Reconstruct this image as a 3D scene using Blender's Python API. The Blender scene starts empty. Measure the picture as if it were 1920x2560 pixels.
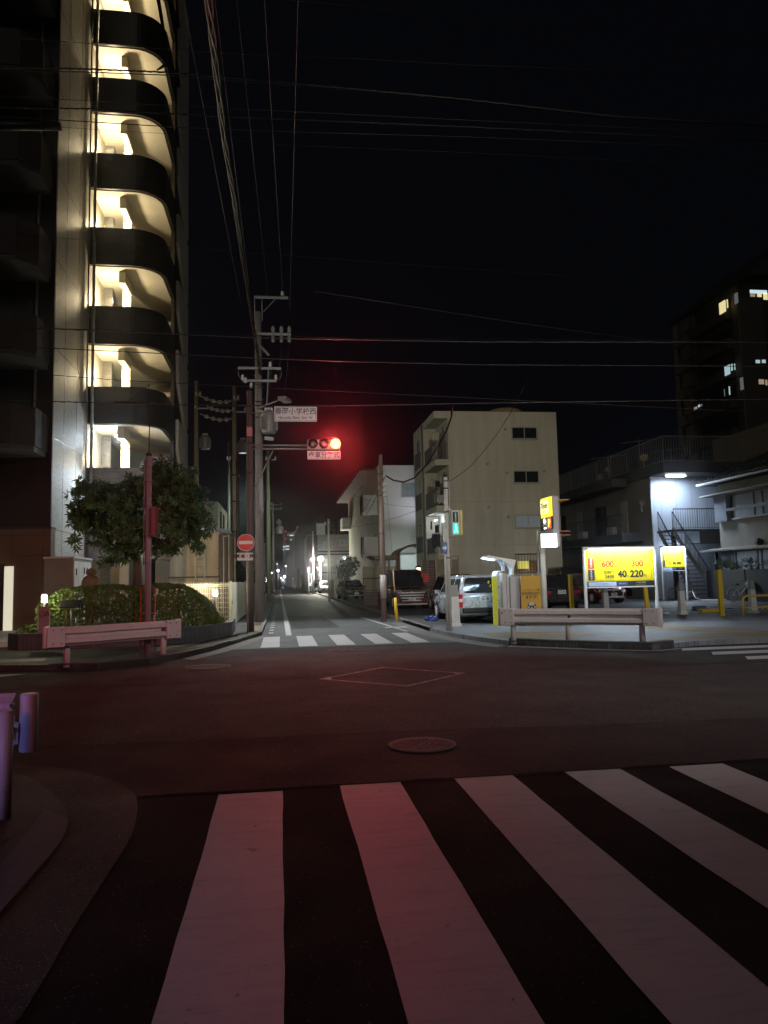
import bpy, bmesh, math, random
from mathutils import Vector, Matrix
random.seed(7)
R = math.radians
S = bpy.context.scene
COL = S.collection

# ------------------------------------------------------------------ camera
F, RHO, H, PITCH, YAW = 1850.0, 0.022, 1.5, R(5.258929), R(8.02146)   # focal length in photo pixels, roll, eye height
cam_d = bpy.data.cameras.new('camera')
cam = bpy.data.objects.new('camera', cam_d)
COL.objects.link(cam)
cam_d.sensor_fit = 'VERTICAL'; cam_d.sensor_height = 24.0; cam_d.lens = F / 2560 * 24.0
cam_d.clip_start = 0.05; cam_d.clip_end = 3000
cam.location = (0, 0, H)
cam.matrix_world = (Matrix.Translation((0, 0, H)) @ Matrix.Rotation(-YAW, 4, 'Z') @
                    Matrix.Rotation(R(90) + PITCH, 4, 'X') @ Matrix.Rotation(-RHO, 4, 'Z'))
S.camera = cam

# ------------------------------------------------------------------ world, exposure, city glow
w = bpy.data.worlds.new('World'); S.world = w; w.use_nodes = True
bg = w.node_tree.nodes['Background']
bg.inputs[0].default_value = (0.42, 0.48, 0.75, 1); bg.inputs[1].default_value = 0.0034
S.view_settings.view_transform = 'Standard'; S.view_settings.look = 'None'
S.view_settings.exposure = 0; S.view_settings.gamma = 1
S.cycles.max_bounces = 6; S.cycles.diffuse_bounces = 3; S.cycles.glossy_bounces = 3
S.cycles.sample_clamp_indirect = 2.0; S.cycles.caustics_reflective = False; S.cycles.caustics_refractive = False
S.cycles.volume_bounces = 0

def sun(strength, col, elev, azim, ang):
    d = bpy.data.lights.new('city_glow', 'SUN'); d.energy = strength; d.color = col; d.angle = R(ang)
    o = bpy.data.objects.new('city_glow', d); COL.objects.link(o)
    v = Vector((math.cos(R(elev)) * math.sin(R(azim)), math.cos(R(elev)) * math.cos(R(azim)), math.sin(R(elev))))
    o.rotation_euler = (-v).to_track_quat('-Z', 'Y').to_euler()
sun(0.14, (1.0, 0.93, 0.78), 32, 200, 35)

# ------------------------------------------------------------------ placing things by where the photo shows them (at their real distance)
def ray(px, py):
    u, v = px - 960, 1280 - py
    a = u * math.cos(RHO) + v * math.sin(RHO); b = -u * math.sin(RHO) + v * math.cos(RHO)
    c, s = math.cos(PITCH), math.sin(PITCH)
    y, z, x = F * c - b * s, F * s + b * c, a
    c, s = math.cos(YAW), math.sin(YAW)
    return (x * c + y * s, -x * s + y * c, z)
def G(px, py, z=0.0):
    d = ray(px, py); t = (z - H) / d[2]; return Vector((d[0] * t, d[1] * t, z))
def P(px, py, Y):
    d = ray(px, py); t = Y / d[1]; return Vector((d[0] * t, Y, H + d[2] * t))
def PX(px, py, x):
    d = ray(px, py); t = x / d[0]; return Vector((x, d[1] * t, H + d[2] * t))
def crop(ox, oy, s): return lambda x, y: (ox + x * s, oy + y * s)

# ------------------------------------------------------------------ materials
def _m(name):
    m = bpy.data.materials.new(name); m.use_nodes = True
    nt = m.node_tree; b = nt.nodes['Principled BSDF']; return m, nt, b
def _coord(nt, axes='xyz', scale=1.0):
    tc = nt.nodes.new('ShaderNodeTexCoord'); out = tc.outputs['Object']
    if axes != 'xyz':
        sp = nt.nodes.new('ShaderNodeSeparateXYZ'); nt.links.new(out, sp.inputs[0])
        cb = nt.nodes.new('ShaderNodeCombineXYZ')
        for i, a in enumerate(axes): nt.links.new(sp.outputs['xyz'.index(a)], cb.inputs[i])
        out = cb.outputs[0]
    return out
def _noise(nt, vec, scale, detail=3.0, rough=0.6):
    n = nt.nodes.new('ShaderNodeTexNoise'); n.inputs['Scale'].default_value = scale
    n.inputs['Detail'].default_value = detail; n.inputs['Roughness'].default_value = rough
    nt.links.new(vec, n.inputs['Vector']); return n.outputs['Fac']
def _range(nt, fac, a, b, c=0.0, d=1.0):
    r = nt.nodes.new('ShaderNodeMapRange'); nt.links.new(fac, r.inputs[0])
    for i, v in enumerate((a, b, c, d)): r.inputs[1 + i].default_value = v
    return r.outputs[0]
def _mix(nt, fac, a, b):
    x = nt.nodes.new('ShaderNodeMix'); x.data_type = 'RGBA'
    if isinstance(fac, float): x.inputs[0].default_value = fac
    else: nt.links.new(fac, x.inputs[0])
    for i, v in ((6, a), (7, b)):
        if isinstance(v, tuple): x.inputs[i].default_value = (v[0], v[1], v[2], 1)
        else: nt.links.new(v, x.inputs[i])
    return x.outputs[2]
def _bump(nt, b, h, strength, dist=0.02):
    n = nt.nodes.new('ShaderNodeBump'); n.inputs['Strength'].default_value = strength; n.inputs['Distance'].default_value = dist
    nt.links.new(h, n.inputs['Height']); nt.links.new(n.outputs[0], b.inputs['Normal'])
def mul(c, k): return (c[0] * k, c[1] * k, c[2] * k)
_cache = {}
def mat(name, col, rough=0.75, var=0.25, scale=2.5, metal=0.0, bump=0.0, bscale=60, spec=0.4, streak=False, fine=0.0, rust=0.0):
    if name in _cache: return _cache[name]
    m, nt, b = _m(name)
    v = _coord(nt)
    if streak:
        mp = nt.nodes.new('ShaderNodeMapping'); mp.inputs['Scale'].default_value = (3, 3, 0.35); nt.links.new(v, mp.inputs[0]); vv = mp.outputs[0]
    else: vv = v
    n = _range(nt, _noise(nt, vv, scale, 6, 0.65), 0.3, 0.72)
    c = _mix(nt, n, mul(col, 1 - var), mul(col, 1 + var * 0.7))
    if fine:
        n2 = _range(nt, _noise(nt, v, 220, 2), 0.35, 0.7)
        c = _mix(nt, n2, mul(col, 1 - fine), c)
    if rust:
        k = _range(nt, _noise(nt, v, 9, 7, 0.75), 1 - rust - .02, 1 - rust + .03); c = _mix(nt, k, c, (.10, .045, .02))
        k = _range(nt, _noise(nt, vv, 26, 4, 0.7), .60, .72, 0, .45); c = _mix(nt, k, c, mul(col, .45))
    nt.links.new(c, b.inputs['Base Color'])
    rr = _range(nt, _noise(nt, v, scale * 3, 4), 0.2, 0.8, max(0.03, rough - 0.1), min(1, rough + 0.1))
    nt.links.new(rr, b.inputs['Roughness'])
    b.inputs['Metallic'].default_value = metal; b.inputs['Specular IOR Level'].default_value = spec
    if bump: _bump(nt, b, _noise(nt, v, bscale, 4), bump)
    _cache[name] = m; return m
def brick(name, axes, c1, c2, cm, bw, bh, mortar=0.004, rough=0.45, offset=0.5, bumpk=0.5, var=0.2, spec=0.5):
    if name in _cache: return _cache[name]
    m, nt, b = _m(name)
    v = _coord(nt, axes)
    t = nt.nodes.new('ShaderNodeTexBrick'); nt.links.new(v, t.inputs['Vector'])
    t.offset = offset; t.squash = 1.0
    t.inputs['Scale'].default_value = 1.0; t.inputs['Brick Width'].default_value = bw; t.inputs['Row Height'].default_value = bh
    t.inputs['Mortar Size'].default_value = mortar; t.inputs['Mortar Smooth'].default_value = 0.3; t.inputs['Bias'].default_value = 0.0
    for k, c in (('Color1', c1), ('Color2', c2), ('Mortar', cm)): t.inputs[k].default_value = (*c, 1)
    n = _range(nt, _noise(nt, _coord(nt), 0.9, 6), 0.3, 0.75)
    x = nt.nodes.new('ShaderNodeMix'); x.data_type = 'RGBA'; x.blend_type = 'MULTIPLY'; x.inputs[0].default_value = 1.0
    nt.links.new(t.outputs[0], x.inputs[6]); nt.links.new(_mix(nt, n, (1 - var,) * 3, (1.0, 1.0, 1.0)), x.inputs[7])
    nt.links.new(x.outputs[2], b.inputs['Base Color'])
    b.inputs['Roughness'].default_value = rough; b.inputs['Specular IOR Level'].default_value = spec
    bp = nt.nodes.new('ShaderNodeBump'); bp.invert = True; bp.inputs['Strength'].default_value = bumpk; bp.inputs['Distance'].default_value = 0.006
    nt.links.new(t.outputs['Fac'], bp.inputs['Height']); nt.links.new(bp.outputs[0], b.inputs['Normal'])
    _cache[name] = m; return m
def emit(name, col, k, base=None):
    if name in _cache: return _cache[name]
    m, nt, b = _m(name)
    b.inputs['Base Color'].default_value = (*(base or col), 1)
    b.inputs['Emission Color'].default_value = (*col, 1); b.inputs['Emission Strength'].default_value = k
    b.inputs['Roughness'].default_value = 0.4
    _cache[name] = m; return m
def glassy(name, col=(0.02, 0.022, 0.025), rough=0.06):
    if name in _cache: return _cache[name]
    m, nt, b = _m(name)
    v = _coord(nt); n = _range(nt, _noise(nt, v, 2.0, 4), 0.3, 0.75)
    nt.links.new(_mix(nt, n, mul(col, 0.6), mul(col, 1.4)), b.inputs['Base Color'])
    b.inputs['Roughness'].default_value = rough; b.inputs['Specular IOR Level'].default_value = 0.45
    b.inputs['Coat Weight'].default_value = 0.0; b.inputs['Coat Roughness'].default_value = 0.04
    _cache[name] = m; return m
def asphalt(name, col, grain=0.5, bump=0.35, rough=0.72, gs=230.0, speck=0.0, fleck=4.5):
    m, nt, b = _m(name); v = _coord(nt)
    big = _range(nt, _noise(nt, v, 0.35, 7, 0.65), 0.32, 0.7)
    mid = _range(nt, _noise(nt, v, 3.2, 6, 0.7), 0.3, 0.75)
    g = _noise(nt, v, gs, 3, 0.75); gr = _range(nt, g, 0.36, 0.68)
    c = _mix(nt, big, mul(col, 0.72), mul(col, 1.22))
    c = _mix(nt, mid, mul(col, 0.75), c)
    c2 = _mix(nt, gr, mul(col, 1 - grain), mul(col, 1 + grain * 1.3))
    c = _mix(nt, 0.5, c, c2)
    ag = _range(nt, _noise(nt, v, 48, 3, 0.8), 0.38, 0.64); c = _mix(nt, ag, mul(col, 0.45), c)
    st = _range(nt, _noise(nt, v, 0.9, 8, 0.75), 0.56, 0.64); c = _mix(nt, st, c, mul(col, 0.5))
    pv_ = nt.nodes.new('ShaderNodeTexVoronoi'); pv_.inputs['Scale'].default_value = 38; nt.links.new(v, pv_.inputs['Vector'])
    ps = _range(nt, pv_.outputs['Distance'], 0.08, 0.2, 1.0, 0.0); pn = _range(nt, _noise(nt, v, 31, 1), 0.50, 0.60)
    pm = nt.nodes.new('ShaderNodeMath'); pm.operation = 'MULTIPLY'; nt.links.new(ps, pm.inputs[0]); nt.links.new(pn, pm.inputs[1])
    c = _mix(nt, pm.outputs[0], c, mul(col, fleck))
    c = cracks(nt, v, c, mul(col, .5), .008, .45)
    if speck:
        vo = nt.nodes.new('ShaderNodeTexVoronoi'); vo.inputs['Scale'].default_value = 70; nt.links.new(v, vo.inputs['Vector'])
        sp = _range(nt, vo.outputs['Distance'], 0.10, 0.22, 1.0, 0.0)
        rnd = _range(nt, _noise(nt, v, 55, 1), 0.5, 0.62)
        mm = nt.nodes.new('ShaderNodeMath'); mm.operation = 'MULTIPLY'; nt.links.new(sp, mm.inputs[0]); nt.links.new(rnd, mm.inputs[1])
        c = _mix(nt, mm.outputs[0], c, mul((1, 0.97, 0.92), speck))
    nt.links.new(c, b.inputs['Base Color'])
    rr = _range(nt, _noise(nt, v, 1.3, 5), 0.3, 0.7, rough - 0.12, rough + 0.1); nt.links.new(rr, b.inputs['Roughness'])
    b.inputs['Specular IOR Level'].default_value = 0.22
    _bump(nt, b, _noise(nt, v, gs * 0.8, 3, 0.7), bump, 0.012)
    return m
def cracks(nt, v, c, dark, width, scale=1.15):
    nn = nt.nodes.new('ShaderNodeTexNoise'); nn.inputs['Scale'].default_value = 3.0; nn.inputs['Detail'].default_value = 6; nt.links.new(v, nn.inputs['Vector'])
    ad = nt.nodes.new('ShaderNodeMix'); ad.data_type = 'RGBA'; ad.blend_type = 'ADD'; ad.inputs[0].default_value = .35; nt.links.new(v, ad.inputs[6]); nt.links.new(nn.outputs['Color'], ad.inputs[7])
    vo = nt.nodes.new('ShaderNodeTexVoronoi'); vo.feature = 'DISTANCE_TO_EDGE'; vo.inputs['Scale'].default_value = scale; nt.links.new(ad.outputs[2], vo.inputs['Vector'])
    k = _range(nt, vo.outputs['Distance'], width * .3, width, 1.0, 0.0)
    on = _range(nt, _noise(nt, v, .8, 3), 0.50, 0.56)
    m_ = nt.nodes.new('ShaderNodeMath'); m_.operation = 'MULTIPLY'; nt.links.new(k, m_.inputs[0]); nt.links.new(on, m_.inputs[1])
    return _mix(nt, m_.outputs[0], c, dark)
def paint(name, col, under, wear=0.42, ws=9.0, rough=0.6):
    """road paint with chips and tyre wear that show the surface below"""
    m, nt, b = _m(name); v = _coord(nt)
    n1 = _noise(nt, v, ws, 8, 0.75); k = _range(nt, n1, wear - 0.07, wear + 0.01, 0.0, 1.0)
    n2 = _range(nt, _noise(nt, v, 1.6, 6, 0.7), 0.25, 0.75)
    n3 = _range(nt, _noise(nt, v, 160, 3), 0.3, 0.7)
    c = _mix(nt, n2, mul(col, 0.72), mul(col, 1.1)); c = _mix(nt, n3, mul(col, 0.82), c)
    mp = nt.nodes.new('ShaderNodeMapping'); mp.inputs['Scale'].default_value = (1.2, 9, 1); mp.inputs['Rotation'].default_value = (0, 0, 0.05); nt.links.new(v, mp.inputs[0])
    tm = _range(nt, _noise(nt, mp.outputs[0], 1.6, 7, 0.75), 0.5, 0.72, 0.0, 0.5); c = _mix(nt, tm, c, mul(col, 0.45))
    pt = _range(nt, _noise(nt, v, 34, 4, 0.8), 0.66, 0.70); c = _mix(nt, pt, c, under)
    c = _mix(nt, k, under, c)
    nt.links.new(c, b.inputs['Base Color']); b.inputs['Roughness'].default_value = rough
    _bump(nt, b, _noise(nt, v, 180, 3), 0.22, 0.01)
    return m

# ------------------------------------------------------------------ mesh builder
class MB:
    def __init__(s): s.b = bmesh.new()
    def poly(s, pts):
        vs = [s.b.verts.new(p) for p in pts]
        try: s.b.faces.new(vs)
        except ValueError: pass
        return s
    def hexa(s, p):          # 8 points: bottom 4 then top 4
        v = [s.b.verts.new(q) for q in p]
        for f in ((3, 2, 1, 0), (4, 5, 6, 7), (0, 1, 5, 4), (1, 2, 6, 5), (2, 3, 7, 6), (3, 0, 4, 7)):
            s.b.faces.new([v[i] for i in f])
        return s
    def box(s, x0, x1, y0, y1, z0, z1):
        x0, x1 = sorted((x0, x1)); y0, y1 = sorted((y0, y1)); z0, z1 = sorted((z0, z1))
        return s.hexa([(x0, y0, z0), (x1, y0, z0), (x1, y1, z0), (x0, y1, z0), (x0, y0, z1), (x1, y0, z1), (x1, y1, z1), (x0, y1, z1)])
    def obox(s, c, size, rz=0.0, rx=0.0, ry=0.0):
        M = Matrix.Translation(c) @ Matrix.Rotation(rz, 4, 'Z') @ Matrix.Rotation(ry, 4, 'Y') @ Matrix.Rotation(rx, 4, 'X')
        a, b_, c_ = size[0] / 2, size[1] / 2, size[2] / 2
        return s.hexa([M @ Vector(q) for q in ((-a, -b_, -c_), (a, -b_, -c_), (a, b_, -c_), (-a, b_, -c_), (-a, -b_, c_), (a, -b_, c_), (a, b_, c_), (-a, b_, c_))])
    def cyl(s, p0, p1, r0, r1=None, seg=16, cap=True):
        r1 = r0 if r1 is None else r1
        p0, p1 = Vector(p0), Vector(p1); d = (p1 - p0)
        if d.length < 1e-6: return s
        z = d.normalized(); x = z.orthogonal().normalized(); y = z.cross(x)
        rings = []
        for p, r in ((p0, r0), (p1, r1)):
            rings.append([s.b.verts.new(p + (x * math.cos(2 * math.pi * i / seg) + y * math.sin(2 * math.pi * i / seg)) * r) for i in range(seg)])
        for i in range(seg):
            j = (i + 1) % seg; f = s.b.faces.new((rings[0][i], rings[0][j], rings[1][j], rings[1][i])); f.smooth = seg > 6
        if cap: s.b.faces.new(rings[0][::-1]); s.b.faces.new(rings[1])
        return s
    def tube(s, pts, r, seg=8, r_end=None):
        pts = [Vector(p) for p in pts]; n = len(pts); rings = []; prev = None
        for k, p in enumerate(pts):
            t = (pts[min(k + 1, n - 1)] - pts[max(k - 1, 0)])
            t = t.normalized() if t.length > 1e-9 else Vector((0, 0, 1))
            if prev is None: x = t.orthogonal().normalized()
            else: x = (prev - t * prev.dot(t)).normalized()
            prev = x; y = t.cross(x)
            rr = r if r_end is None else r + (r_end - r) * k / max(1, n - 1)
            rings.append([s.b.verts.new(p + (x * math.cos(2 * math.pi * i / seg) + y * math.sin(2 * math.pi * i / seg)) * rr) for i in range(seg)])
        for a, c in zip(rings, rings[1:]):
            for i in range(seg):
                j = (i + 1) % seg; f = s.b.faces.new((a[i], a[j], c[j], c[i])); f.smooth = True
        s.b.faces.new(rings[0][::-1]); s.b.faces.new(rings[-1]); return s
    def lathe(s, prof, c=(0, 0, 0), seg=24, sx=1.0, sy=1.0):
        rings = []
        for r, z in prof:
            rings.append([s.b.verts.new((c[0] + max(r, 1e-4) * sx * math.cos(2 * math.pi * i / seg), c[1] + max(r, 1e-4) * sy * math.sin(2 * math.pi * i / seg), c[2] + z)) for i in range(seg)])
        for a, d in zip(rings, rings[1:]):
            for i in range(seg):
                j = (i + 1) % seg; f = s.b.faces.new((a[i], a[j], d[j], d[i])); f.smooth = True
        s.b.faces.new(rings[0][::-1]); s.b.faces.new(rings[-1]); return s
    def prism(s, pts, z0, z1):      # outline in x,y raised from z0 to z1
        lo = [s.b.verts.new((p[0], p[1], z0)) for p in pts]; hi = [s.b.verts.new((p[0], p[1], z1)) for p in pts]
        n = len(pts); s.b.faces.new(lo[::-1]); s.b.faces.new(hi)
        for i in range(n): j = (i + 1) % n; s.b.faces.new((lo[i], lo[j], hi[j], hi[i]))
        return s
    def prismY(s, pts, y0, y1):     # outline in x,z extruded along y
        lo = [s.b.verts.new((p[0], y0, p[1])) for p in pts]; hi = [s.b.verts.new((p[0], y1, p[1])) for p in pts]
        n = len(pts); s.b.faces.new(lo); s.b.faces.new(hi[::-1])
        for i in range(n): j = (i + 1) % n; s.b.faces.new((lo[j], lo[i], hi[i], hi[j]))
        return s
    def prismX(s, pts, x0, x1):     # outline in y,z extruded along x
        lo = [s.b.verts.new((x0, p[0], p[1])) for p in pts]; hi = [s.b.verts.new((x1, p[0], p[1])) for p in pts]
        n = len(pts); s.b.faces.new(lo[::-1]); s.b.faces.new(hi)
        for i in range(n): j = (i + 1) % n; s.b.faces.new((lo[i], lo[j], hi[j], hi[i]))
        return s
    def build(s, name, m, parent=None, bevel=0.0, loc=None):
        bmesh.ops.recalc_face_normals(s.b, faces=s.b.faces)
        me = bpy.data.meshes.new(name); s.b.to_mesh(me); s.b.free()
        me.materials.append(m); o = bpy.data.objects.new(name, me); COL.objects.link(o)
        if loc is not None: o.location = loc
        if bevel:
            md = o.modifiers.new('bevel', 'BEVEL'); md.width = bevel; md.segments = 2; md.limit_method = 'ANGLE'; md.angle_limit = R(40)
        if parent is not None: o.parent = parent
        return o
def tag(o, label, cat, group=None, kind=None):
    if label: o['label'] = label
    if cat: o['category'] = cat
    if group: o['group'] = group
    if kind: o['kind'] = kind
    return o
def thing(name, label, cat, group=None, loc=(0, 0, 0), rz=0.0):
    o = bpy.data.objects.new(name, None); COL.objects.link(o); o.empty_display_size = 0.2
    o.location = loc; o.rotation_euler = (0, 0, rz); return tag(o, label, cat, group)
def struct(name, mb, m): return tag(mb.build(name, m), None, None, None, 'structure')
def copy_tree(o, parent=None):
    c = o.copy(); COL.objects.link(c); c.parent = parent
    for ch in list(o.children): copy_tree(ch, c)
    return c
def text(s, size, m, loc, parent=None, rz=0.0, rx=R(90), name='lettering', ax='CENTER', bold=0.0, sx=1.0, depth=0.0015, shear=0.0, sp=1.0):
    cu = bpy.data.curves.new(name, 'FONT'); cu.body = s; cu.size = size; cu.align_x = ax; cu.align_y = 'CENTER'
    cu.extrude = depth; cu.offset = bold; cu.resolution_u = 3; cu.shear = shear; cu.space_character = sp; cu.space_line = 1.0
    t = bpy.data.objects.new(name, cu); COL.objects.link(t)
    bpy.context.view_layer.update()
    me = bpy.data.meshes.new_from_object(t.evaluated_get(bpy.context.evaluated_depsgraph_get()))
    bpy.data.objects.remove(t); me.name = name
    me.materials.clear(); me.materials.append(m)
    o = bpy.data.objects.new(name, me); COL.objects.link(o)
    o.location = loc; o.rotation_euler = (rx, 0, rz); o.scale = (sx, 1, 1)
    if parent is not None: o.parent = parent
    return o
def light(kind, name, loc, power, col, parent=None, size=0.1, target=None, cone=None, blend=0.5, sy=None, spread=None):
    d = bpy.data.lights.new(name, kind); d.energy = power; d.color = col
    if kind == 'AREA':
        d.size = size
        if sy: d.shape = 'RECTANGLE'; d.size_y = sy
        if spread: d.spread = R(spread)
    else: d.shadow_soft_size = size
    if kind == 'SPOT': d.spot_size = R(cone or 120); d.spot_blend = blend
    o = bpy.data.objects.new(name, d); COL.objects.link(o); o.location = loc
    if target is not None:
        o.rotation_euler = (Vector(target) - Vector(loc)).to_track_quat('-Z', 'Y').to_euler()
    if parent is not None:
        o.parent = parent
    return o

# shared materials
M = {}
M['white'] = mat('white_enamel', (0.62, 0.62, 0.63), 0.45, 0.12, 4)
M['rail'] = mat('rail_paint', (0.60, 0.55, 0.55), 0.42, 0.16, 5, streak=True, fine=0.08, rust=.34)
M['steel'] = mat('galvanised_steel', (0.24, 0.24, 0.24), 0.5, 0.25, 6, metal=0.35)
M['concrete'] = mat('pole_concrete', (0.19, 0.18, 0.17), 0.85, 0.25, 3, streak=True, bump=0.15)
M['brownpole'] = mat('dark_brown_pole', (0.10, 0.072, 0.066), 0.55, 0.25, 4, streak=True)
M['black'] = mat('black_plastic', (0.015, 0.015, 0.016), 0.5, 0.2)
M['dark'] = mat('dark_metal', (0.035, 0.035, 0.037), 0.45, 0.2)
M['rubber'] = mat('rubber', (0.012, 0.012, 0.012), 0.8, 0.2)
M['wire'] = mat('wire_sheath', (0.005, 0.005, 0.005), 0.5, 0.2, spec=0.25)
M['wirered'] = mat('wire_sheath_worn', (0.016, 0.011, 0.011), 0.42, 0.2, spec=0.35)  # faint red of the signal light mixed into the sheath colour
M['yellow'] = mat('yellow_paint', (0.62, 0.44, 0.03), 0.5, 0.16, 5, fine=0.08)
M['glass'] = glassy('dark_glass')
M['ink'] = mat('black_ink', (0.02, 0.02, 0.025), 0.5, 0.1)
M['red'] = mat('red_ink', (0.55, 0.03, 0.02), 0.5, 0.1)
M['brown'] = mat('brown_metal', (0.09, 0.05, 0.035), 0.5, 0.2)
# ================================================================== THE SETTING: ground, roads, markings
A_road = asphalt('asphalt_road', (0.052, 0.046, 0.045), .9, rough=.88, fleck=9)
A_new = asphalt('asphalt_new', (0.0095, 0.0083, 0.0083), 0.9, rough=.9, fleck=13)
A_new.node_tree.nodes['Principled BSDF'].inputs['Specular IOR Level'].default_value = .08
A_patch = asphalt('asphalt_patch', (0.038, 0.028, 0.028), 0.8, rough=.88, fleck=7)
A_street = asphalt('asphalt_street', (0.115, 0.115, 0.118))
A_lot = asphalt('asphalt_lot', (0.10, 0.10, 0.104))
A_gutter = asphalt('gutter_concrete', (0.030, 0.026, 0.024), 0.9, 0.9, 0.8, 90, speck=0.30)
A_walk = asphalt('sidewalk_asphalt', (0.075, 0.07, 0.065), 0.5)
for a_ in (A_road, A_patch): a_.node_tree.nodes['Principled BSDF'].inputs['Specular IOR Level'].default_value = .12
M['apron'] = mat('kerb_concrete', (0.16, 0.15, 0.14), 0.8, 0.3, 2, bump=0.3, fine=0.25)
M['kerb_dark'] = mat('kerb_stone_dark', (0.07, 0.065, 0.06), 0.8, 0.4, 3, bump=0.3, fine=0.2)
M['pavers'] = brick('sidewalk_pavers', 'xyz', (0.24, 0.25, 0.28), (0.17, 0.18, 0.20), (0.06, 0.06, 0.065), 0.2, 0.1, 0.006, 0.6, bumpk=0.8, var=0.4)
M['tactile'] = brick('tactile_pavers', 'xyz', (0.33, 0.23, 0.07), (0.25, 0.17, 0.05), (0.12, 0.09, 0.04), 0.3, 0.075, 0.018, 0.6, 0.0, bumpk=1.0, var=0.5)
M['paint'] = paint('crosswalk_paint', (0.42, 0.40, 0.40), (0.02, 0.017, 0.017), wear=0.36, ws=4)
M['paintw'] = paint('worn_paint', (0.42, 0.40, 0.40), (0.045, 0.04, 0.04), wear=0.46, ws=5)
M['paintww'] = paint('very_worn_paint', (0.20, 0.19, 0.19), (0.050, 0.044, 0.043), wear=0.55, ws=5)

struct('ground', MB().poly([(-900, -60, -0.03), (900, -60, -0.03), (900, 1500, -0.03), (-900, 1500, -0.03)]), asphalt('ground_earth', (0.03, 0.03, 0.03)))
struct('main_road', MB().poly([(-60, 5.6, 0), (60, 5.6, 0), (60, 17.4, 0), (-60, 17.4, 0)]), A_road)
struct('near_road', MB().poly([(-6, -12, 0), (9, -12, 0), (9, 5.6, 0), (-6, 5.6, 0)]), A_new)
struct('side_street', MB().poly([(-1.5, 17.4, 0), (9, 17.4, 0), (9, 320, 0), (-1.5, 320, 0)]), A_street)
# relaid strip along the crosswalk, with an uneven saw-cut edge
def seam(x): return 7.42 - 0.055 * x + 0.05 * math.sin(x * 1.3)
pts = [(-9, 5.62), (-2.2, 5.62), (9, 5.62), (30, 5.3)] + [(x, seam(x)) for x in (30, 20, 12, 8, 6, 5, 4, 3, 2, 1, 0, -1, -2, -3, -5, -9)]
struct('road_patch', MB().poly([(x, y, 0.004) for x, y in pts]), A_patch)
cr = MB()
xs = [i * 0.35 for i in range(-24, 45)]
for a, b in zip(xs, xs[1:]):
    ja, jb = [0.014 * math.sin(q * 7.1) + 0.010 * math.sin(q * 17) for q in (a, b)]
    cr.poly([(a, seam(a) + ja - 0.008, 0.0085), (b, seam(b) + jb - 0.008, 0.0085), (b, seam(b) + jb + 0.010, 0.0085), (a, seam(a) + ja + 0.010, 0.0085)])
    cr.poly([(a, 5.60 + ja, 0.0085), (b, 5.60 + jb, 0.0085), (b, 5.618 + jb, 0.0085), (a, 5.618 + ja, 0.0085)])
    y2 = 11.75 - 0.02 * a
    cr.poly([(a, y2 + ja, 0.0045), (b, y2 + jb, 0.0045), (b, y2 + 0.03 + jb, 0.0045), (a, y2 + 0.03 + ja, 0.0045)])
struct('road_joint', cr, mat('joint_sealant', (0.008, 0.007, 0.007), 0.9, spec=.05))
# darker trench repair in the side street and patches
tr = MB(); tr.poly([(0.35, 24.2, 0.004), (1.9, 24.2, 0.004), (1.75, 33.5, 0.004), (0.3, 33.5, 0.004)])
tr.poly([(-0.3, 62, 0.004), (4.1, 62, 0.004), (4.1, 76, 0.004), (-0.3, 76, 0.004)])
struct('street_patch', tr, asphalt('asphalt_trench', (0.035, 0.034, 0.035)))

def stripes(name, quads, m, z=0.0085):
    mb = MB()
    for q in quads:
        # subdivide the long edges and roughen them slightly, as hand-laid paint
        (ax, ay), (bx, by), (cx, cy), (dx, dy) = q
        n = 14; L = []; Rr = []
        for i in range(n + 1):
            t = i / n; j = random.uniform(-.004, .004); k = random.uniform(-.004, .004)
            L.append((ax + (dx - ax) * t + j, ay + (dy - ay) * t)); Rr.append((bx + (cx - bx) * t + k, by + (cy - by) * t))
        mb.poly([(p[0], p[1], z) for p in L] + [(p[0], p[1], z) for p in Rr[::-1]])
    return struct(name, mb, m)
stripes('crosswalk_near', [((x, 1.2), (x + .45, 1.2), (x + .45, y), (x, y)) for x, y in ((-.45, 5.55), (.415, 5.595), (1.28, 5.60), (2.14, 5.60), (2.985, 5.57), (3.86, 5.5))], M['paint'], 0.004)
stripes('crosswalk_far', [((x, 17.6), (x + .44, 17.6), (x + .44, 20.95), (x, 20.95)) for x in (-.48, .41, 1.3, 2.2, 3.08)], M['paint'], 0.004)
z7 = crop(1350, 1100, .3436)
q = []
for i in range(7):
    y = 14.15 - i * 0.88; x0 = 7.75 + i * .1
    q.append(((x0 + .25, y), (13.0, y), (13.0, y - .45), (x0, y - .45)))
stripes('crosswalk_right', q, M['paint'], 0.004)
stripes('crosswalk_left', [((-4.4 - i * .35, 13.9 - i * .9), (-9.0, 13.9 - i * .9), (-9.0, 13.45 - i * .9), (-4.9 - i * .35, 13.45 - i * .9)) for i in range(4)], M['paint'], 0.004)
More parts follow.
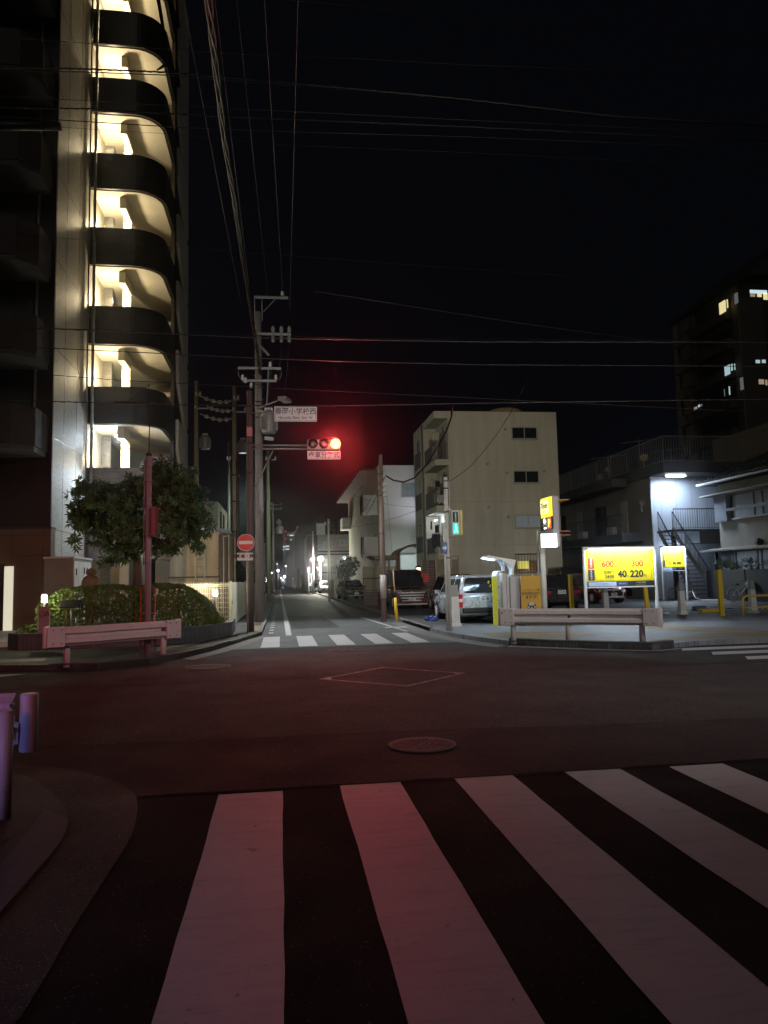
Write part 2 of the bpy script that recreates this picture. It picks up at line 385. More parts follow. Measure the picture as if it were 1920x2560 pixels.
# street lines
stripes('edge_line', [((.13, 21.3), (.29, 21.3), (.20, 60), (.05, 60)), ((.05, 60), (.20, 60), (-.1, 150), (-.25, 150))], M['paint'], 0.008)
stripes('dashed_line', [((-.37, y), (-.23, y), (-.23, y + .45), (-.37, y + .45)) for y in [22.3 + i * 1.35 for i in range(40)]], M['paint'], 0.008)
stripes('stop_line', [((3.2, 23.2), (4.0, 23.2), (3.95, 23.75), (3.3, 23.6)), ((3.55, 21.4), (3.68, 21.4), (3.3, 30.5), (3.18, 30.5)), ((2.3, 38), (2.9, 38), (2.9, 38.2), (2.3, 38.2))], M['paintw'], 0.008)
dm = [G(690 * 1.1574, 1468 * 1.1574), G(826 * 1.1574, 1442 * 1.1574), G(1005 * 1.1574, 1455 * 1.1574), G(880 * 1.1574, 1484 * 1.1574)]
mb = MB()
cen = sum(dm, Vector()) / 4
for i in range(4):
    a, b = dm[i], dm[(i + 1) % 4]; n = 10
    for j in range(n):
        p, r = a.lerp(b, j / n), a.lerp(b, (j + 1) / n)
        def ins(v, t): return v.lerp(cen, t)
        mb.poly([(v.x, v.y, 0.0085) for v in (p, r, ins(r, .07), ins(p, .07))])
mb.poly([(v.x, v.y, 0.0125) for v in (dm[0], dm[0].lerp(dm[1], .14), cen.lerp(dm[0], .84), dm[0].lerp(dm[3], .14))])
mb.poly([(v.x, v.y, 0.0125) for v in (dm[2], dm[2].lerp(dm[3], .14), cen.lerp(dm[2], .84), dm[2].lerp(dm[1], .14))])
struct('diamond_marking', mb, M['paintww'])

# sidewalks (raised 0.12) with kerb stones
def walk(name, outline, z, m):
    return struct(name, MB().prism(outline, z - .2, z), m)
def kerb(name, line, width, z, m, h=0.25):
    mb = MB()
    for (a, b) in zip(line, line[1:]):
        a, b = Vector((*a, 0)), Vector((*b, 0)); t = (b - a).normalized(); n = Vector((t.y, -t.x, 0)) * width
        g = t * .006
        L = (b - a).length; k = max(1, round(L / 0.6))
        for i in range(k):
            p, r = a.lerp(b, i / k) + g, a.lerp(b, (i + 1) / k) - g
            mb.hexa([(p.x, p.y, z - h), (r.x, r.y, z - h), ((r + n).x, (r + n).y, z - h), ((p + n).x, (p + n).y, z - h), (p.x, p.y, z), (r.x, r.y, z), ((r + n).x, (r + n).y, z), ((p + n).x, (p + n).y, z)])
    o = mb.build(name, m, None, 0.012); return tag(o, None, None, None, 'structure')
LK = [(-30, 14.75), (-5.1, 14.6), (-4.2, 14.35), (-3.3, 14.25), (-2.5, 14.9), (-2.0, 15.7), (-1.55, 17.0), (-1.2, 18.6), (-.85, 20.3), (-.55, 21.7), (-.52, 40), (-.52, 150)]
walk('sidewalk_left', LK + [(-3, 150), (-30, 60)], .10, A_walk)
kerb('kerb_left', LK[2:8], -.13, .125, M['kerb_dark'])
kerb('kerb_street_left', LK[9:11], -.12, .112, M['apron'])
struct('kerb_apron_left', MB().poly([(x, y, .006) for x, y in ((-2.0, 15.65), (-1.75, 15.3), (-1.2, 16.9), (-.8, 18.8), (-.5, 20.6), (-.5, 21.6), (-.85, 20.3), (-1.2, 18.6), (-1.55, 17))]), M['apron'])
struct('tactile_left', MB().poly([(x, y, .105) for x, y in ((-2.7, 16.3), (-2.0, 16.6), (-1.6, 17.9), (-2.5, 17.6))]).poly([(x, y, .105) for x, y in ((-.82, 22), (-.55, 22), (-.55, 25), (-.95, 25))]).poly([(x, y, .105) for x, y in ((-12, 15.3), (-4.5, 15.1), (-4.6, 15.7), (-12, 15.9))]), M['tactile'])
RK = [(4.3, 150), (4.25, 26), (4.25, 21.2), (4.35, 19.2), (4.6, 17.6), (5.0, 16.1), (5.6, 15.3), (6.6, 14.45), (7.3, 14.0), (7.9, 14.25), (8.6, 14.55), (40, 15.2)]
walk('sidewalk_right', RK[1:] + [(40, 21.4), (4.3, 22.5)], .10, M['pavers'])
walk('parking_ground', [(4.3, 22.5), (4.3, 150), (60, 150), (60, 21.2), (40, 21.2)], .085, A_lot)
kerb('kerb_street_right', [RK[0], (4.28, 60), RK[1], RK[2]], -.13, .12, M['apron'])
kerb('kerb_right', RK[5:10], -.16, .16, M['kerb_dark'], .3)
struct('kerb_apron_right', MB().poly([(x, y, .006) for x, y in ((4.2, 26), (4.2, 21.2), (4.3, 19.2), (4.55, 17.6), (4.95, 16.05), (4.6, 15.7), (4.2, 16.9), (3.85, 19), (3.7, 21.2), (3.8, 26))]), M['apron'])
struct('gutter_line_right', MB().poly([(x, y, .0065) for x, y in ((5, 15.95), (6.6, 14.35), (7.3, 13.9), (7.9, 14.15), (8, 14.05), (7.3, 13.72), (6.5, 14.15), (4.85, 15.7))]), mat('apron_pale', (0.3, 0.29, 0.28), 0.8, 0.3, fine=.2))
struct('tactile_right', MB().poly([(x, y, .105) for x, y in ((4.9, 17.2), (5.6, 16.4), (7.4, 16.6), (7.0, 18.2), (5.1, 18.6))]).poly([(x, y, .105) for x, y in ((7.8, 14.9), (20, 15.4), (20, 16.6), (9.6, 16.2))]).poly([(x, y, .105) for x, y in ((9.2, 18.8), (10.2, 19.4), (11.6, 17.0), (10.2, 16.3))]), M['tactile'])
struct('drain_channel', MB().poly([(x, y, .1045) for x, y in ((4.4, 21.9), (40, 20.9), (40, 21.15), (4.4, 22.2))]), mat('drain_grate', (0.02, 0.02, 0.022), .6))
pl = []
for x in (6.9, 9.7, 12.5, 14.9, 17.2): pl.append(((x, 23.2), (x + .1, 23.2), (x + .1, 28.6), (x, 28.6)))
pl.append(((13.2, 28.0), (20.5, 28.0), (20.5, 28.1), (13.2, 28.1))); pl.append(((13.2, 33), (21, 33), (21, 33.1), (13.2, 33.1)))
stripes('parking_lines', pl, mat('parking_line_paint', (.5, .5, .5), .6, .3), .0895)
# near left corner: gravelly apron and flush sidewalk
zc = crop(0, 1650, .4113)
ap = [zc(*p) for p in ((-250, 640), (60, 635), (180, 648), (350, 660), (500, 688), (640, 722), (720, 755), (800, 800), (832, 850), (838, 910), (825, 1000), (800, 1080), (740, 1180), (600, 1400), (440, 1650), (300, 1900), (130, 2180), (-60, 2400))]
g = [G(*p) for p in ap]
struct('gutter_near', MB().poly([(v.x, v.y, .009) for v in g] + [(-3.5, g[-1].y, .009), (-6, g[0].y, .009)]), A_gutter)
ik = [zc(*p) for p in ((-250, 690), (60, 690), (160, 705), (230, 740), (300, 790), (360, 850), (400, 910), (415, 970), (400, 1040), (370, 1100), (300, 1190), (220, 1280), (100, 1420), (-60, 1600), (-300, 1900))]
g2 = [G(*p, .03) for p in ik]
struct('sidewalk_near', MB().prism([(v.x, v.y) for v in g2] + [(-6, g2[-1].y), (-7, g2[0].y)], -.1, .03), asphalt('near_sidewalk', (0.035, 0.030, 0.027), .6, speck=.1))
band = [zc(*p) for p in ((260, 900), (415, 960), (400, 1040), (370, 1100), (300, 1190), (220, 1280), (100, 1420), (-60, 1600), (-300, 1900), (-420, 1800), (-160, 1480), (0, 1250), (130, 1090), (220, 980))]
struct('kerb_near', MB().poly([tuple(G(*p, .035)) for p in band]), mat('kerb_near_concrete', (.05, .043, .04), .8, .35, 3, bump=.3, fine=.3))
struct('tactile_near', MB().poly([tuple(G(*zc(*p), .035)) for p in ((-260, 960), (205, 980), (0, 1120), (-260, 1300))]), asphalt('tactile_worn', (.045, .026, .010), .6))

# manhole covers
def manhole(c, r, label, m, z=.004):
    t = thing('manhole_cover', label, 'manhole cover', loc=(c[0], c[1], z))
    MB().lathe([(r * 1.0, 0), (r * 1.0, .006), (r * .93, .006)], seg=48).build('rim', M['kerb_dark'], t)
    mb = MB().lathe([(r * .9, 0), (r * .9, .004)], seg=48); mb.build('lid', m, t)
    k = MB().cyl((0, 0, .0035), (0, 0, .0045), r * .7, seg=40)
    for i in range(44):
        a = i / 44 * 2 * math.pi
        k.obox((math.cos(a) * r * .79, math.sin(a) * r * .79, .0065), (r * .17, r * .045, .005), a)
    for j in range(7):       # wave-like scallops
        yy = -r * .55 + j * r * .18
        half = math.sqrt(max(0, (r * .62) ** 2 - yy * yy)); nn = max(1, int(half / (r * .14)))
        for i in range(-nn, nn + 1):
            cx = i * r * .2 + (j % 2) * r * .1
            if cx * cx + yy * yy > (r * .64) ** 2: continue
            for rr in (.085, .05):
                prev = None
                for s_ in range(7):
                    a = math.pi * s_ / 6; p = (cx + math.cos(a) * r * rr, yy + math.sin(a) * r * rr, .0065)
                    if prev: k.cyl(prev, p, r * .010, seg=4)
                    prev = p
    k.build('relief', m, t); return t
mh = mat('cast_iron', (.07, .065, .06), .55, .3, 6, metal=.7, bump=.2)
manhole(G(912 * 1.1574, 1611 * 1.1574), .31, 'patterned round iron manhole cover lit red in the near lane', mh, .0085)
manhole(G(735 * 1.1574, 1405 * 1.1574), .28, 'small round manhole cover just before the far crosswalk', mh)
manhole(G(449 * 1.1574, 1441 * 1.1574), .42, 'large dark round manhole cover near the left guardrail', mh)
# ================================================================== LEFT SIDE: tall apartment building with curved balconies
WARM = (1.0, 0.80, 0.48); COLD = (0.72, 0.86, 1.0)
XW, YB = -7.0, 28.0
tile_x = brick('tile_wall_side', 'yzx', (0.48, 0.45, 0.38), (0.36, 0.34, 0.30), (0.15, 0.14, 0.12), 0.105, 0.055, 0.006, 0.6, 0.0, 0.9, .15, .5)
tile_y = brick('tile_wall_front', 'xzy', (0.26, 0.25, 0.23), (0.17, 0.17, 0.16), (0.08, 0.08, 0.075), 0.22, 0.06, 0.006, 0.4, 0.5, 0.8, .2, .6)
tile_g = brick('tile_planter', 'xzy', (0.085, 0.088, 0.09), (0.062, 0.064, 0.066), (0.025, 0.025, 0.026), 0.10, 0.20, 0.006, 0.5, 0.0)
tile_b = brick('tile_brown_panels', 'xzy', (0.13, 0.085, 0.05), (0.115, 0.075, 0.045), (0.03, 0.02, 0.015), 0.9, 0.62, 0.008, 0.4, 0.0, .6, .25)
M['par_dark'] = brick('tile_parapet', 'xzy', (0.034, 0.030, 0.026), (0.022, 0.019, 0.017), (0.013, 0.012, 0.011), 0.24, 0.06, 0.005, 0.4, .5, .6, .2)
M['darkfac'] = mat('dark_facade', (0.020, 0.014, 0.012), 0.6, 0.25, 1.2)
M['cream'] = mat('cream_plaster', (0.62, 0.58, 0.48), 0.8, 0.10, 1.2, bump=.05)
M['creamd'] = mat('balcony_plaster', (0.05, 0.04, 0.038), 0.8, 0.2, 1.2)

T = thing('apartment_tower', 'tall apartment building with curved lit stair balconies stacked at the left edge', 'building', loc=(0, 0, 0))
def zat(x, y, Y): return P(x, y, Y).z
TOPZ = 32.0
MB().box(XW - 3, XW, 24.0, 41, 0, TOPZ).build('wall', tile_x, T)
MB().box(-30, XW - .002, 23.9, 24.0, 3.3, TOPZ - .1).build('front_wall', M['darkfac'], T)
MB().box(-30, XW + .03, 23.86, 24.3, 0, 3.3).build('ground_floor_wall', tile_b, T)
MB().box(-30, XW + .05, 23.82, 24.32, 3.3, 3.36).build('ledge', M['dark'], T)
# thin joints in the tiled side wall
for k in range(9):
    zz = 3.3 + k * 2.87
    MB().box(XW, XW + .004, 24.0, 28, zz - .012, zz + .012).build('wall_joint', M['dark'], T)
for yy in (25.1, 26.6): MB().box(XW, XW + .005, yy - .01, yy + .01, .1, TOPZ).build('wall_joint', M['dark'], T)
# storeys: parapet top / parapet bottom in the photo
tops = [zat(225, y, YB) for y in (1169, 966, 764, 567, 380, 191, 21)]
bots = [zat(225, y, YB) for y in (1400, 1059, 859, 660, 469, 278, 107)]
dz = tops[-1] - tops[-2]
for _ in range(2): tops.append(tops[-1] + dz); bots.append(bots[-1] + dz)
XE = -4.36
def arc_outline(x0, xe, yf, yb, r, t, n=12):
    out = [(x0, yf)] + [(xe - r + r * math.sin(a), yf + r - r * math.cos(a)) for a in [math.pi / 2 * i / n for i in range(n + 1)]] + [(xe, yb)]
    ri = r - t
    inn = [(xe - t, yb)] + [(xe - t - ri + ri * math.sin(a), yf + t + ri - ri * math.cos(a)) for a in [math.pi / 2 * (n - i) / n for i in range(n + 1)]] + [(x0, yf + t)]
    return out, inn
o_, i_ = arc_outline(XW, XE, YB, 31.3, 1.15, .14)
YEND = 34.2
for k, (zt, zb) in enumerate(zip(tops, bots)):
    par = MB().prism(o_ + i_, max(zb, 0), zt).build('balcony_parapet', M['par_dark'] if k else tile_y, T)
    if k:
        sl = [(XW, YB + .14)] + [(p[0], p[1]) for p in i_[::-1][1:]] + [(XE - .14, 31.3), (XE - .14, YEND), (XW, YEND)]
        MB().prism(sl, zb + .02, zb + .2).build('balcony_slab', M['cream'], T)
        # cream lip along the slab edge
        o2, i2 = arc_outline(XW, XE - .13, YB + .13, 31.3, 1.02, .06)
        MB().prism(o2 + i2, zb - .03, zb + .02).build('slab_lip', M['cream'], T)
    # beam hanging under the slab, running back to the lamp pillar
    if k + 1 < len(bots):
        nb = bots[k + 1]
        x0, x1 = P(296, 1000, 28.8).x, P(312, 1000, 28.8).x
        MB().box(x0, x1, 28.65, 29.95, nb - .42, nb + .02).build('beam', M['cream'], T)
        xa, xb, xc, xd = P(278, 1000, 30.3).x, P(306, 1000, 30.3).x, P(304, 1000, 30.0).x, P(326, 1000, 30.0).x
        zf = zb + .2 if k else 1.0
        MB().box(XW, xa, 30.3, 30.5, zf, nb + .03).build('inner_wall', tile_y, T)
        MB().box(xc, xd, 29.95, 30.15, zf, nb + .03).build('lamp_pillar', M['cream'], T)
        MB().box(xd + .35, XE - .14, YEND - .2, YEND, zf, nb + .03).build('back_wall', M['cream'], T)
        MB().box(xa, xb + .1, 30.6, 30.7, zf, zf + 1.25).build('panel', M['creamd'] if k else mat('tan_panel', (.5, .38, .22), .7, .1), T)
        # sloping underside of the stair flight inside the balcony
        MB().prismX([(31.3, nb - 1.15), (33.9, nb + .02), (33.9, nb + .02), (31.3, nb - .95)][:3] + [(31.6, nb - .9)], xd + .1, XE - .16).build('stair_flight', M['cream'], T)
        # rectangular wall lamp facing the street
        lz = zf + 1.62 if k else zf + 1.5
        yv = [1130, 935, 745, 560, 376, 195, 30]
        lz = nb - .62 if k else zat(315, 1135, 29.9)
        lx = (xc + xd) / 2
        lamp = MB().box(lx - .085, lx + .085, 29.83, 29.95, lz - .2, lz + .2).build('wall_lamp', emit('warm_lamp', (1.0, .80, .45), 14, (.9, .8, .6)), T)
        MB().box(lx - .11, lx + .11, 29.86, 29.95, lz + .2, lz + .23).build('lamp_cap', M['steel'], lamp)
        light('POINT', 'wall_lamp_light', (lx - .45, 29.05, lz - .38), 185 if k else 110, WARM, T, 0.09)
MB().box(XE - .14, XE, 31.3, YEND, .3, TOPZ).build('stair_side_wall', M['darkfac'], T)
# rounded half landings bulging behind the stair side wall
for k, zb in enumerate(bots[1:]):
    o3, i3 = arc_outline(XE, XE + .32, 31.9, 34.6, .3, .12)
    pr = [(31.7, zb + .55), (33.9, zb - 1.0), (34.5, zb - 1.15), (34.9, zb - .8), (34.9, zb + 1.9), (31.7, zb + 1.9)]
    MB().prismX([(a, b - .9) for a, b in pr], XE + .003, XE + .14).build('stair_parapet', M['cream'], T, .03)
# downpipe
for dx, r in ((0.06, .055), (-.12, .02)):
    MB().cyl((XW + .14 + dx, YB - .12, .8), (XW + .14 + dx, YB - .12, TOPZ - 1), r, seg=10).build('downpipe', M['steel'], T)
# cold floodlight over the first landing
fl = P(299, 1092, 28.9)
MB().box(fl.x - .16, fl.x + .16, fl.y - .1, fl.y + .1, fl.z, fl.z + .07).build('floodlight', emit('cold_lamp', (.75, .9, 1.0), 18), T)
light('POINT', 'floodlight_glow', (fl.x, fl.y - .1, fl.z - .16), 200, COLD, T, .1)
light('SPOT', 'wall_washer', (XW + 1.3, YB - .6, 5.6), 420, COLD, T, .12, target=(XW - .3, YB - 1.6, 3.9), cone=120, blend=1.0)  # no fixture here: spot added for the cold glow on the wall
light('POINT', 'low_cold_light', (XW + 2.6, 25.9, 3.5), 95, COLD, T, .15)  # added point light brightening the cabinet doors and lower wall
# dark projecting balconies on the street front
for k in range(8):
    y0 = 1106 + 0 - k * 236
    zz = zat(60, y0, 22.2)
    if zz > TOPZ - 2: break
    xr = P(73 - k * 0, 1100, 22.2).x
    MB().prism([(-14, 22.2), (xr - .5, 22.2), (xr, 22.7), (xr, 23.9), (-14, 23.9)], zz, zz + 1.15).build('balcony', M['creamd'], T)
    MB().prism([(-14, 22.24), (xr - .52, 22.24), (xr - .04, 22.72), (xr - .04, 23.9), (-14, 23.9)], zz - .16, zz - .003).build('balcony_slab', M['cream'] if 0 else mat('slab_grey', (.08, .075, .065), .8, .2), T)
    MB().box(-14, xr - .5, 23.84, 23.9, zz + 1.3, zz + 2.5).build('window', M['black'], T)
    MB().box(xr - .42, xr - .36, 23.82, 23.9, zz + 1.15, zz + 2.7).build('window_frame', M['steel'], T)
# ground-floor slot window, entrance step, wall lettering
a, b = P(11, 1416, 23.8), P(29, 1577, 23.8)
MB().box(a.x, b.x, 23.80, 23.855, b.z, a.z).build('slot_window', emit('lit_slot', (.95, .93, .70), .62, (.8, .8, .7)), T)
MB().box(a.x - .12, a.x, 23.78, 23.858, b.z - .1, a.z + .06).build('window_frame', M['black'], T)
MB().box(a.x - .0, b.x + .01, 23.78, 23.858, b.z - .1, b.z - .003).build('window_frame', M['black'], T)
for i, ch in enumerate('春岡'):
    text('|', .32, M['ink'], (XW + .012, 24.35, 2.35 - i * .38), T, rz=R(90), bold=.01)
light('POINT', 'entrance_glow', (-9.3, 22.6, 2.3), 5, (1, .75, .45), T, .2)
tag(MB().box(-9.5, -5.75, 19.0, 23.8, .1, .24).build('entrance_step', mat('step_stone', (.45, .46, .46), .6, .1), None, .01), 'pale stone entrance step at the far left below the slot window', 'step')

# ------------------------------------------------------------------ planter, hedge, tree
pw = [(-6.25, 18.3), (-5.9, 17.9), (-4.2, 17.85), (-2.6, 18.1), (-1.75, 19.3), (-1.32, 20.6), (-1.36, 22.8), (-1.52, 22.8), (-1.5, 20.7), (-1.9, 19.45), (-2.7, 18.28), (-4.2, 18.02), (-5.9, 18.07), (-6.1, 18.4)]
pt = thing('planter', 'low grey tiled planter wall curving around the hedge', 'planter')
MB().prism(pw, .05, .47).build('planter_wall', tile_g, pt, .01)
MB().prism([(-6.2, 18.3), (-4.2, 18.0), (-2.65, 18.2), (-1.8, 19.4), (-1.45, 20.7), (-1.45, 22.8), (-6.9, 23.0)], .06, .40).build('soil', mat('soil', (.03, .022, .015), .95, .3, bump=.5), pt)
gp0 = P(467, 1568, 18.75); gp1 = P(495, 1596, 19.05)
MB().obox(((gp0.x + gp1.x) / 2, 18.82, .28), (.34, .02, .30), R(38)).build('foot_panel', emit('foot_panel', (.72, .85, .62), .38, (.7, .75, .65)), pt)

LEAF = mat('leaf_green', (0.05, 0.11, 0.025), 0.5, 0.75, 7, spec=.5)
LEAFH = mat('hedge_leaf', (0.085, 0.14, 0.022), 0.5, 0.5, 3, spec=.4)
LEAFD = mat('dark_leaf', (0.03, 0.055, 0.02), 0.45, 0.5, 2)
BARK = mat('bark', (0.10, 0.07, 0.045), 0.9, 0.4, 6, bump=.8, streak=True)
def leaf(b, p, d, n, L, W):
    """pointed leaf of two bent halves from p along d"""
    s_ = d.cross(n).normalized() * W * .5; up = n * L * .06
    v = [b.verts.new(q) for q in (p, p + d * L * .45 + s_ + up, p + d * L - n * L * .12, p + d * L * .45 - s_ + up, p + d * L * .5)]
    b.faces.new((v[0], v[1], v[4])); b.faces.new((v[1], v[2], v[4])); b.faces.new((v[2], v[3], v[4])); b.faces.new((v[3], v[0], v[4]))
def rvec():
    while True:
        v = Vector((random.uniform(-1, 1), random.uniform(-1, 1), random.uniform(-1, 1)))
        if .05 < v.length < 1: return v.normalized()
def foliage(blobs, n, L, W, per=9, shell=.55, hole=.0):
    b = bmesh.new()
    tot = sum(r[0] * r[1] * r[2] for _, r in blobs)
    for c, r in blobs:
        for _ in range(int(n * r[0] * r[1] * r[2] / tot) + 1):
            d = rvec(); t = random.uniform(shell, 1.03) if random.random() < .8 else random.uniform(.1, 1)
            bmp = 1 + .12 * math.sin(d.x * 9 + c[0]) * math.sin(d.y * 8) + .10 * math.sin(d.z * 11)
            p = Vector(c) + Vector((d.x * r[0], d.y * r[1], d.z * r[2])) * t * bmp
            ax = (d + rvec() * .7).normalized()
            o1 = ax.orthogonal().normalized(); o2 = ax.cross(o1)
            k0 = random.random() * 6.28; k = random.randint(per - 2, per + 1)
            for i in range(k):
                a = k0 + i / k * 6.283; dd = (o1 * math.cos(a) + o2 * math.sin(a) + ax * random.uniform(.1, .8) - Vector((0, 0, .28))).normalized()
                leaf(b, p, dd, ax, L * random.uniform(.65, 1.15), W * random.uniform(.8, 1.2))
    return b
def foliage_obj(b, name, m, parent):
    me = bpy.data.meshes.new(name); b.to_mesh(me); b.free(); me.materials.append(m)
    o = bpy.data.objects.new(name, me); COL.objects.link(o); o.parent = parent; return o
t = thing('broadleaf_tree', 'rounded broadleaf tree with pointed leaves rising from the hedge, two-lobed crown', 'tree')
z3 = crop(0, 1100, .3858)
def P3(x, y, Y): return P(*z3(x, y), Y)
base = P3(885, 960, 20.0); base.z = .38; fork = P3(890, 800, 20.0); mid = P3(880, 640, 20.0)
tk = MB().tube([base, base.lerp(fork, .5) + Vector((.03, 0, 0)), fork, mid], .15, 12, .085)
for tx, ty, yy in ((620, 480, 19.8), (760, 330, 20.2), (1010, 330, 20.0), (1180, 460, 20.3), (1120, 250, 19.9), (560, 590, 20.1), (1280, 600, 20), (720, 700, 19.7)):
    e = P3(tx, ty, yy); m0 = fork.lerp(mid, random.random()); q_ = m0.lerp(e, .5) + Vector((random.uniform(-.1, .1), 0, -.08))
    tk.tube([m0, q_, e], .05, 7, .015)
tk.build('trunk', BARK, t)
bl = []
for x, y, rx, ry, Y in ((690, 430, 215, 150, 20.0), (590, 330, 130, 80, 19.8), (560, 500, 120, 110, 20.2), (800, 560, 200, 160, 19.8), (880, 330, 140, 110, 20.3), (1120, 330, 170, 170, 20.0),
                        (1050, 190, 110, 80, 20.0), (1200, 450, 160, 160, 20.2), (1110, 600, 180, 130, 19.8), (1290, 570, 90, 90, 20), (470, 660, 50, 50, 19.8), (690, 775, 65, 65, 19.6), (830, 730, 70, 80, 19.8), (1010, 700, 80, 60, 19.9), (1280, 690, 60, 55, 20.0), (640, 640, 90, 60, 20.2)):
    c = P3(x, y, Y); k = .3858 / 1850 * 20.2
    bl.append((tuple(c), (rx * k, min(rx, 150) * k * .85, ry * k)))
foliage_obj(foliage(bl, 1250, .22, .055, 9, .5), 'crown', LEAF, t)

hd = thing('hedge', 'clipped rounded azalea hedge in the tiled planter, lit green on top', 'hedge')
hb = bmesh.new()
def hedge_h(u):     # top height along the hedge, 0 left to 1 right
    return .40 + (1.07 * (1 - .81 * max(0, (u - .60) / .4) ** 1.5) * (1 - .38 * max(0, (.12 - u) / .12) ** 1.5)) * (1 + .03 * math.sin(u * 31))
HP = [(-5.75, 18.6), (-4.2, 18.35), (-2.9, 18.6), (-2.0, 19.1), (-1.5, 20.3)]
def hpath(u):
    t_ = u * (len(HP) - 1); i = min(int(t_), len(HP) - 2); f = t_ - i
    return Vector((HP[i][0] + (HP[i + 1][0] - HP[i][0]) * f, HP[i][1] + (HP[i + 1][1] - HP[i][1]) * f, 0))
for _ in range(8200):
    u = random.random(); h = hedge_h(u); p = hpath(u)
    if random.random() < .5:      # face
        z = random.uniform(.42, h); rnd = max(0, (z - (h - .35)) / .35); off = -.02 + .38 * (1 - math.sqrt(max(0, 1 - rnd * rnd)))
        nrm = Vector((.25, -1, .15 + rnd))
    else:                         # top
        z = h + random.uniform(-.08, .03); off = random.uniform(.3, 1.9 if u < .5 else .7); nrm = Vector((0, -.2, 1))
    if z < .8 and random.random() < .45: continue
    q_ = Vector((p.x + off * (.45 * (u - .3) if u < .5 else -.25), p.y + off + random.uniform(-.05, .09), z))
    ax = (nrm.normalized() + rvec() * .6).normalized(); o1 = ax.orthogonal().normalized(); o2 = ax.cross(o1); k0 = random.random() * 6
    for i in range(5):
        a = k0 + i * 1.257; leaf(hb, q_, (o1 * math.cos(a) + o2 * math.sin(a) + ax * .7).normalized(), ax, random.uniform(.04, .07), .026)
foliage_obj(hb, 'foliage', LEAFH, hd)
tw = MB()
for _ in range(330):
    u = random.random(); p = hpath(u); y = p.y + random.uniform(.1, 1.5); z1 = hedge_h(u) - .1
    tw.tube([(p.x, y, .38), (p.x + random.uniform(-.12, .12), y - .05, .38 + (z1 - .38) * .5), (p.x + random.uniform(-.25, .25), y + random.uniform(-.2, .1), z1)], .008, 4, .004)
tw.build('stems', BARK, hd)
t = thing('shrub', 'small low shrub in the left end of the planter below the brown tiles', 'shrub')
c = P(75, 1578, 18.5)
foliage_obj(foliage([((c.x, 18.5, .52), (.32, .25, .14)), ((c.x + .35, 18.7, .6), (.25, .2, .22)), ((c.x + .3, 18.9, .95), (.12, .1, .15))], 260, .055, .025, 6), 'foliage', LEAFH, t)
MB().cyl((c.x, 18.5, .36), (c.x, 18.5, .6), .012).build('stem', BARK, t)

# stone lantern
c = P3(592, 900, 21.6); s = .3858 / 1850 * 21.8
sl_ = thing('stone_lantern', 'weathered stone garden lantern standing behind the hedge', 'lantern', loc=(c.x, 21.6, 0))
zt_ = P3(592, 828, 21.6).z
STONE = mat('lantern_stone', (.26, .19, .12), .9, .35, 6, bump=.9)
MB().lathe([(.10, -.20), (.13, -.19), (.145, -.12), (.13, -.05), (.05, -.02), (.02, .0)], (0, 0, zt_), 20).build('finial', STONE, sl_)
MB().lathe([(.36, -.60), (.375, -.55), (.34, -.50), (.26, -.47), (.25, -.38), (.20, -.27), (.12, -.215), (.05, -.2)], (0, 0, zt_), 24).build('roof', STONE, sl_)
MB().lathe([(.22, -.90), (.20, -.80), (.17, -.62), (.15, -.60)], (0, 0, zt_), 20).build('fire_box', STONE, sl_)
MB().lathe([(.26, -zt_ + .38), (.16, -zt_ + .5), (.14, -1.1), (.2, -1.0), (.24, -.9)], (0, 0, zt_), 20).build('pedestal', STONE, sl_)

# meter cabinet
cb = thing('meter_cabinet', 'tall beige meter cabinet with pale blue lit doors against the tiled wall', 'cabinet')
MB().box(XW + .02, -6.16, 23.3, 25.4, .1, 2.36).build('cabinet_body', mat('cabinet_beige', (.24, .225, .19), .6, .15), cb, .01)
MB().box(XW + .0, -6.12, 23.25, 25.45, 2.36, 2.41).build('lid', M['white'], cb)
for i in range(4):
    MB().box(-6.157, -6.14, 23.36 + i * .505, 23.36 + i * .505 + .49, .2, 2.28).build('door', mat('door_paint', (.62, .64, .68), .45, .08), cb)
for y, z in ((23.55, 2.05), (23.55, 1.3), (24.45, 2.1), (24.8, 2.1)):
    MB().box(-6.139, -6.12, y, y + .06, z - .2, z).build('vent', M['black'], cb)

# slanted info board, standing sign, garden lamps
nb = thing('info_board', 'small dark slanted plaque on a post in front of the hedge', 'plaque')
c = P(177, 1510, 18.2)
MB().obox((c.x, 18.2, c.z), (.46, .26, .03), 0, R(38)).build('plate', M['black'], nb, .004)
text('Cursor', .001, M['ink'], (c.x, 18.1, c.z), nb) if False else None
MB().cyl((c.x, 18.3, .4), (c.x, 18.25, c.z - .02), .02).build('post', M['steel'], nb)
bs = thing('standing_sign', 'small narrow pink-lit notice panel beside the planter lamp', 'sign')
a, b = P(95, 1517, 17.6), P(124, 1583, 17.6)
MB().box(a.x, b.x, 17.60, 17.625, b.z, a.z).build('panel', mat('notice_panel', (.30, .17, .17), .6, .2), bs)
for x in (a.x, b.x - .015): MB().box(x, x + .015, 17.58, 17.60, b.z + .1, a.z - .04).build('frame', M['white'], bs)
text('ごみ', .13, M['ink'], ((a.x + b.x) / 2, 17.595, a.z - .17), bs, bold=.004)
for x in (a.x + .03, b.x - .05): MB().box(x, x + .02, 17.605, 17.62, .1, b.z).build('leg', M['dark'], bs)
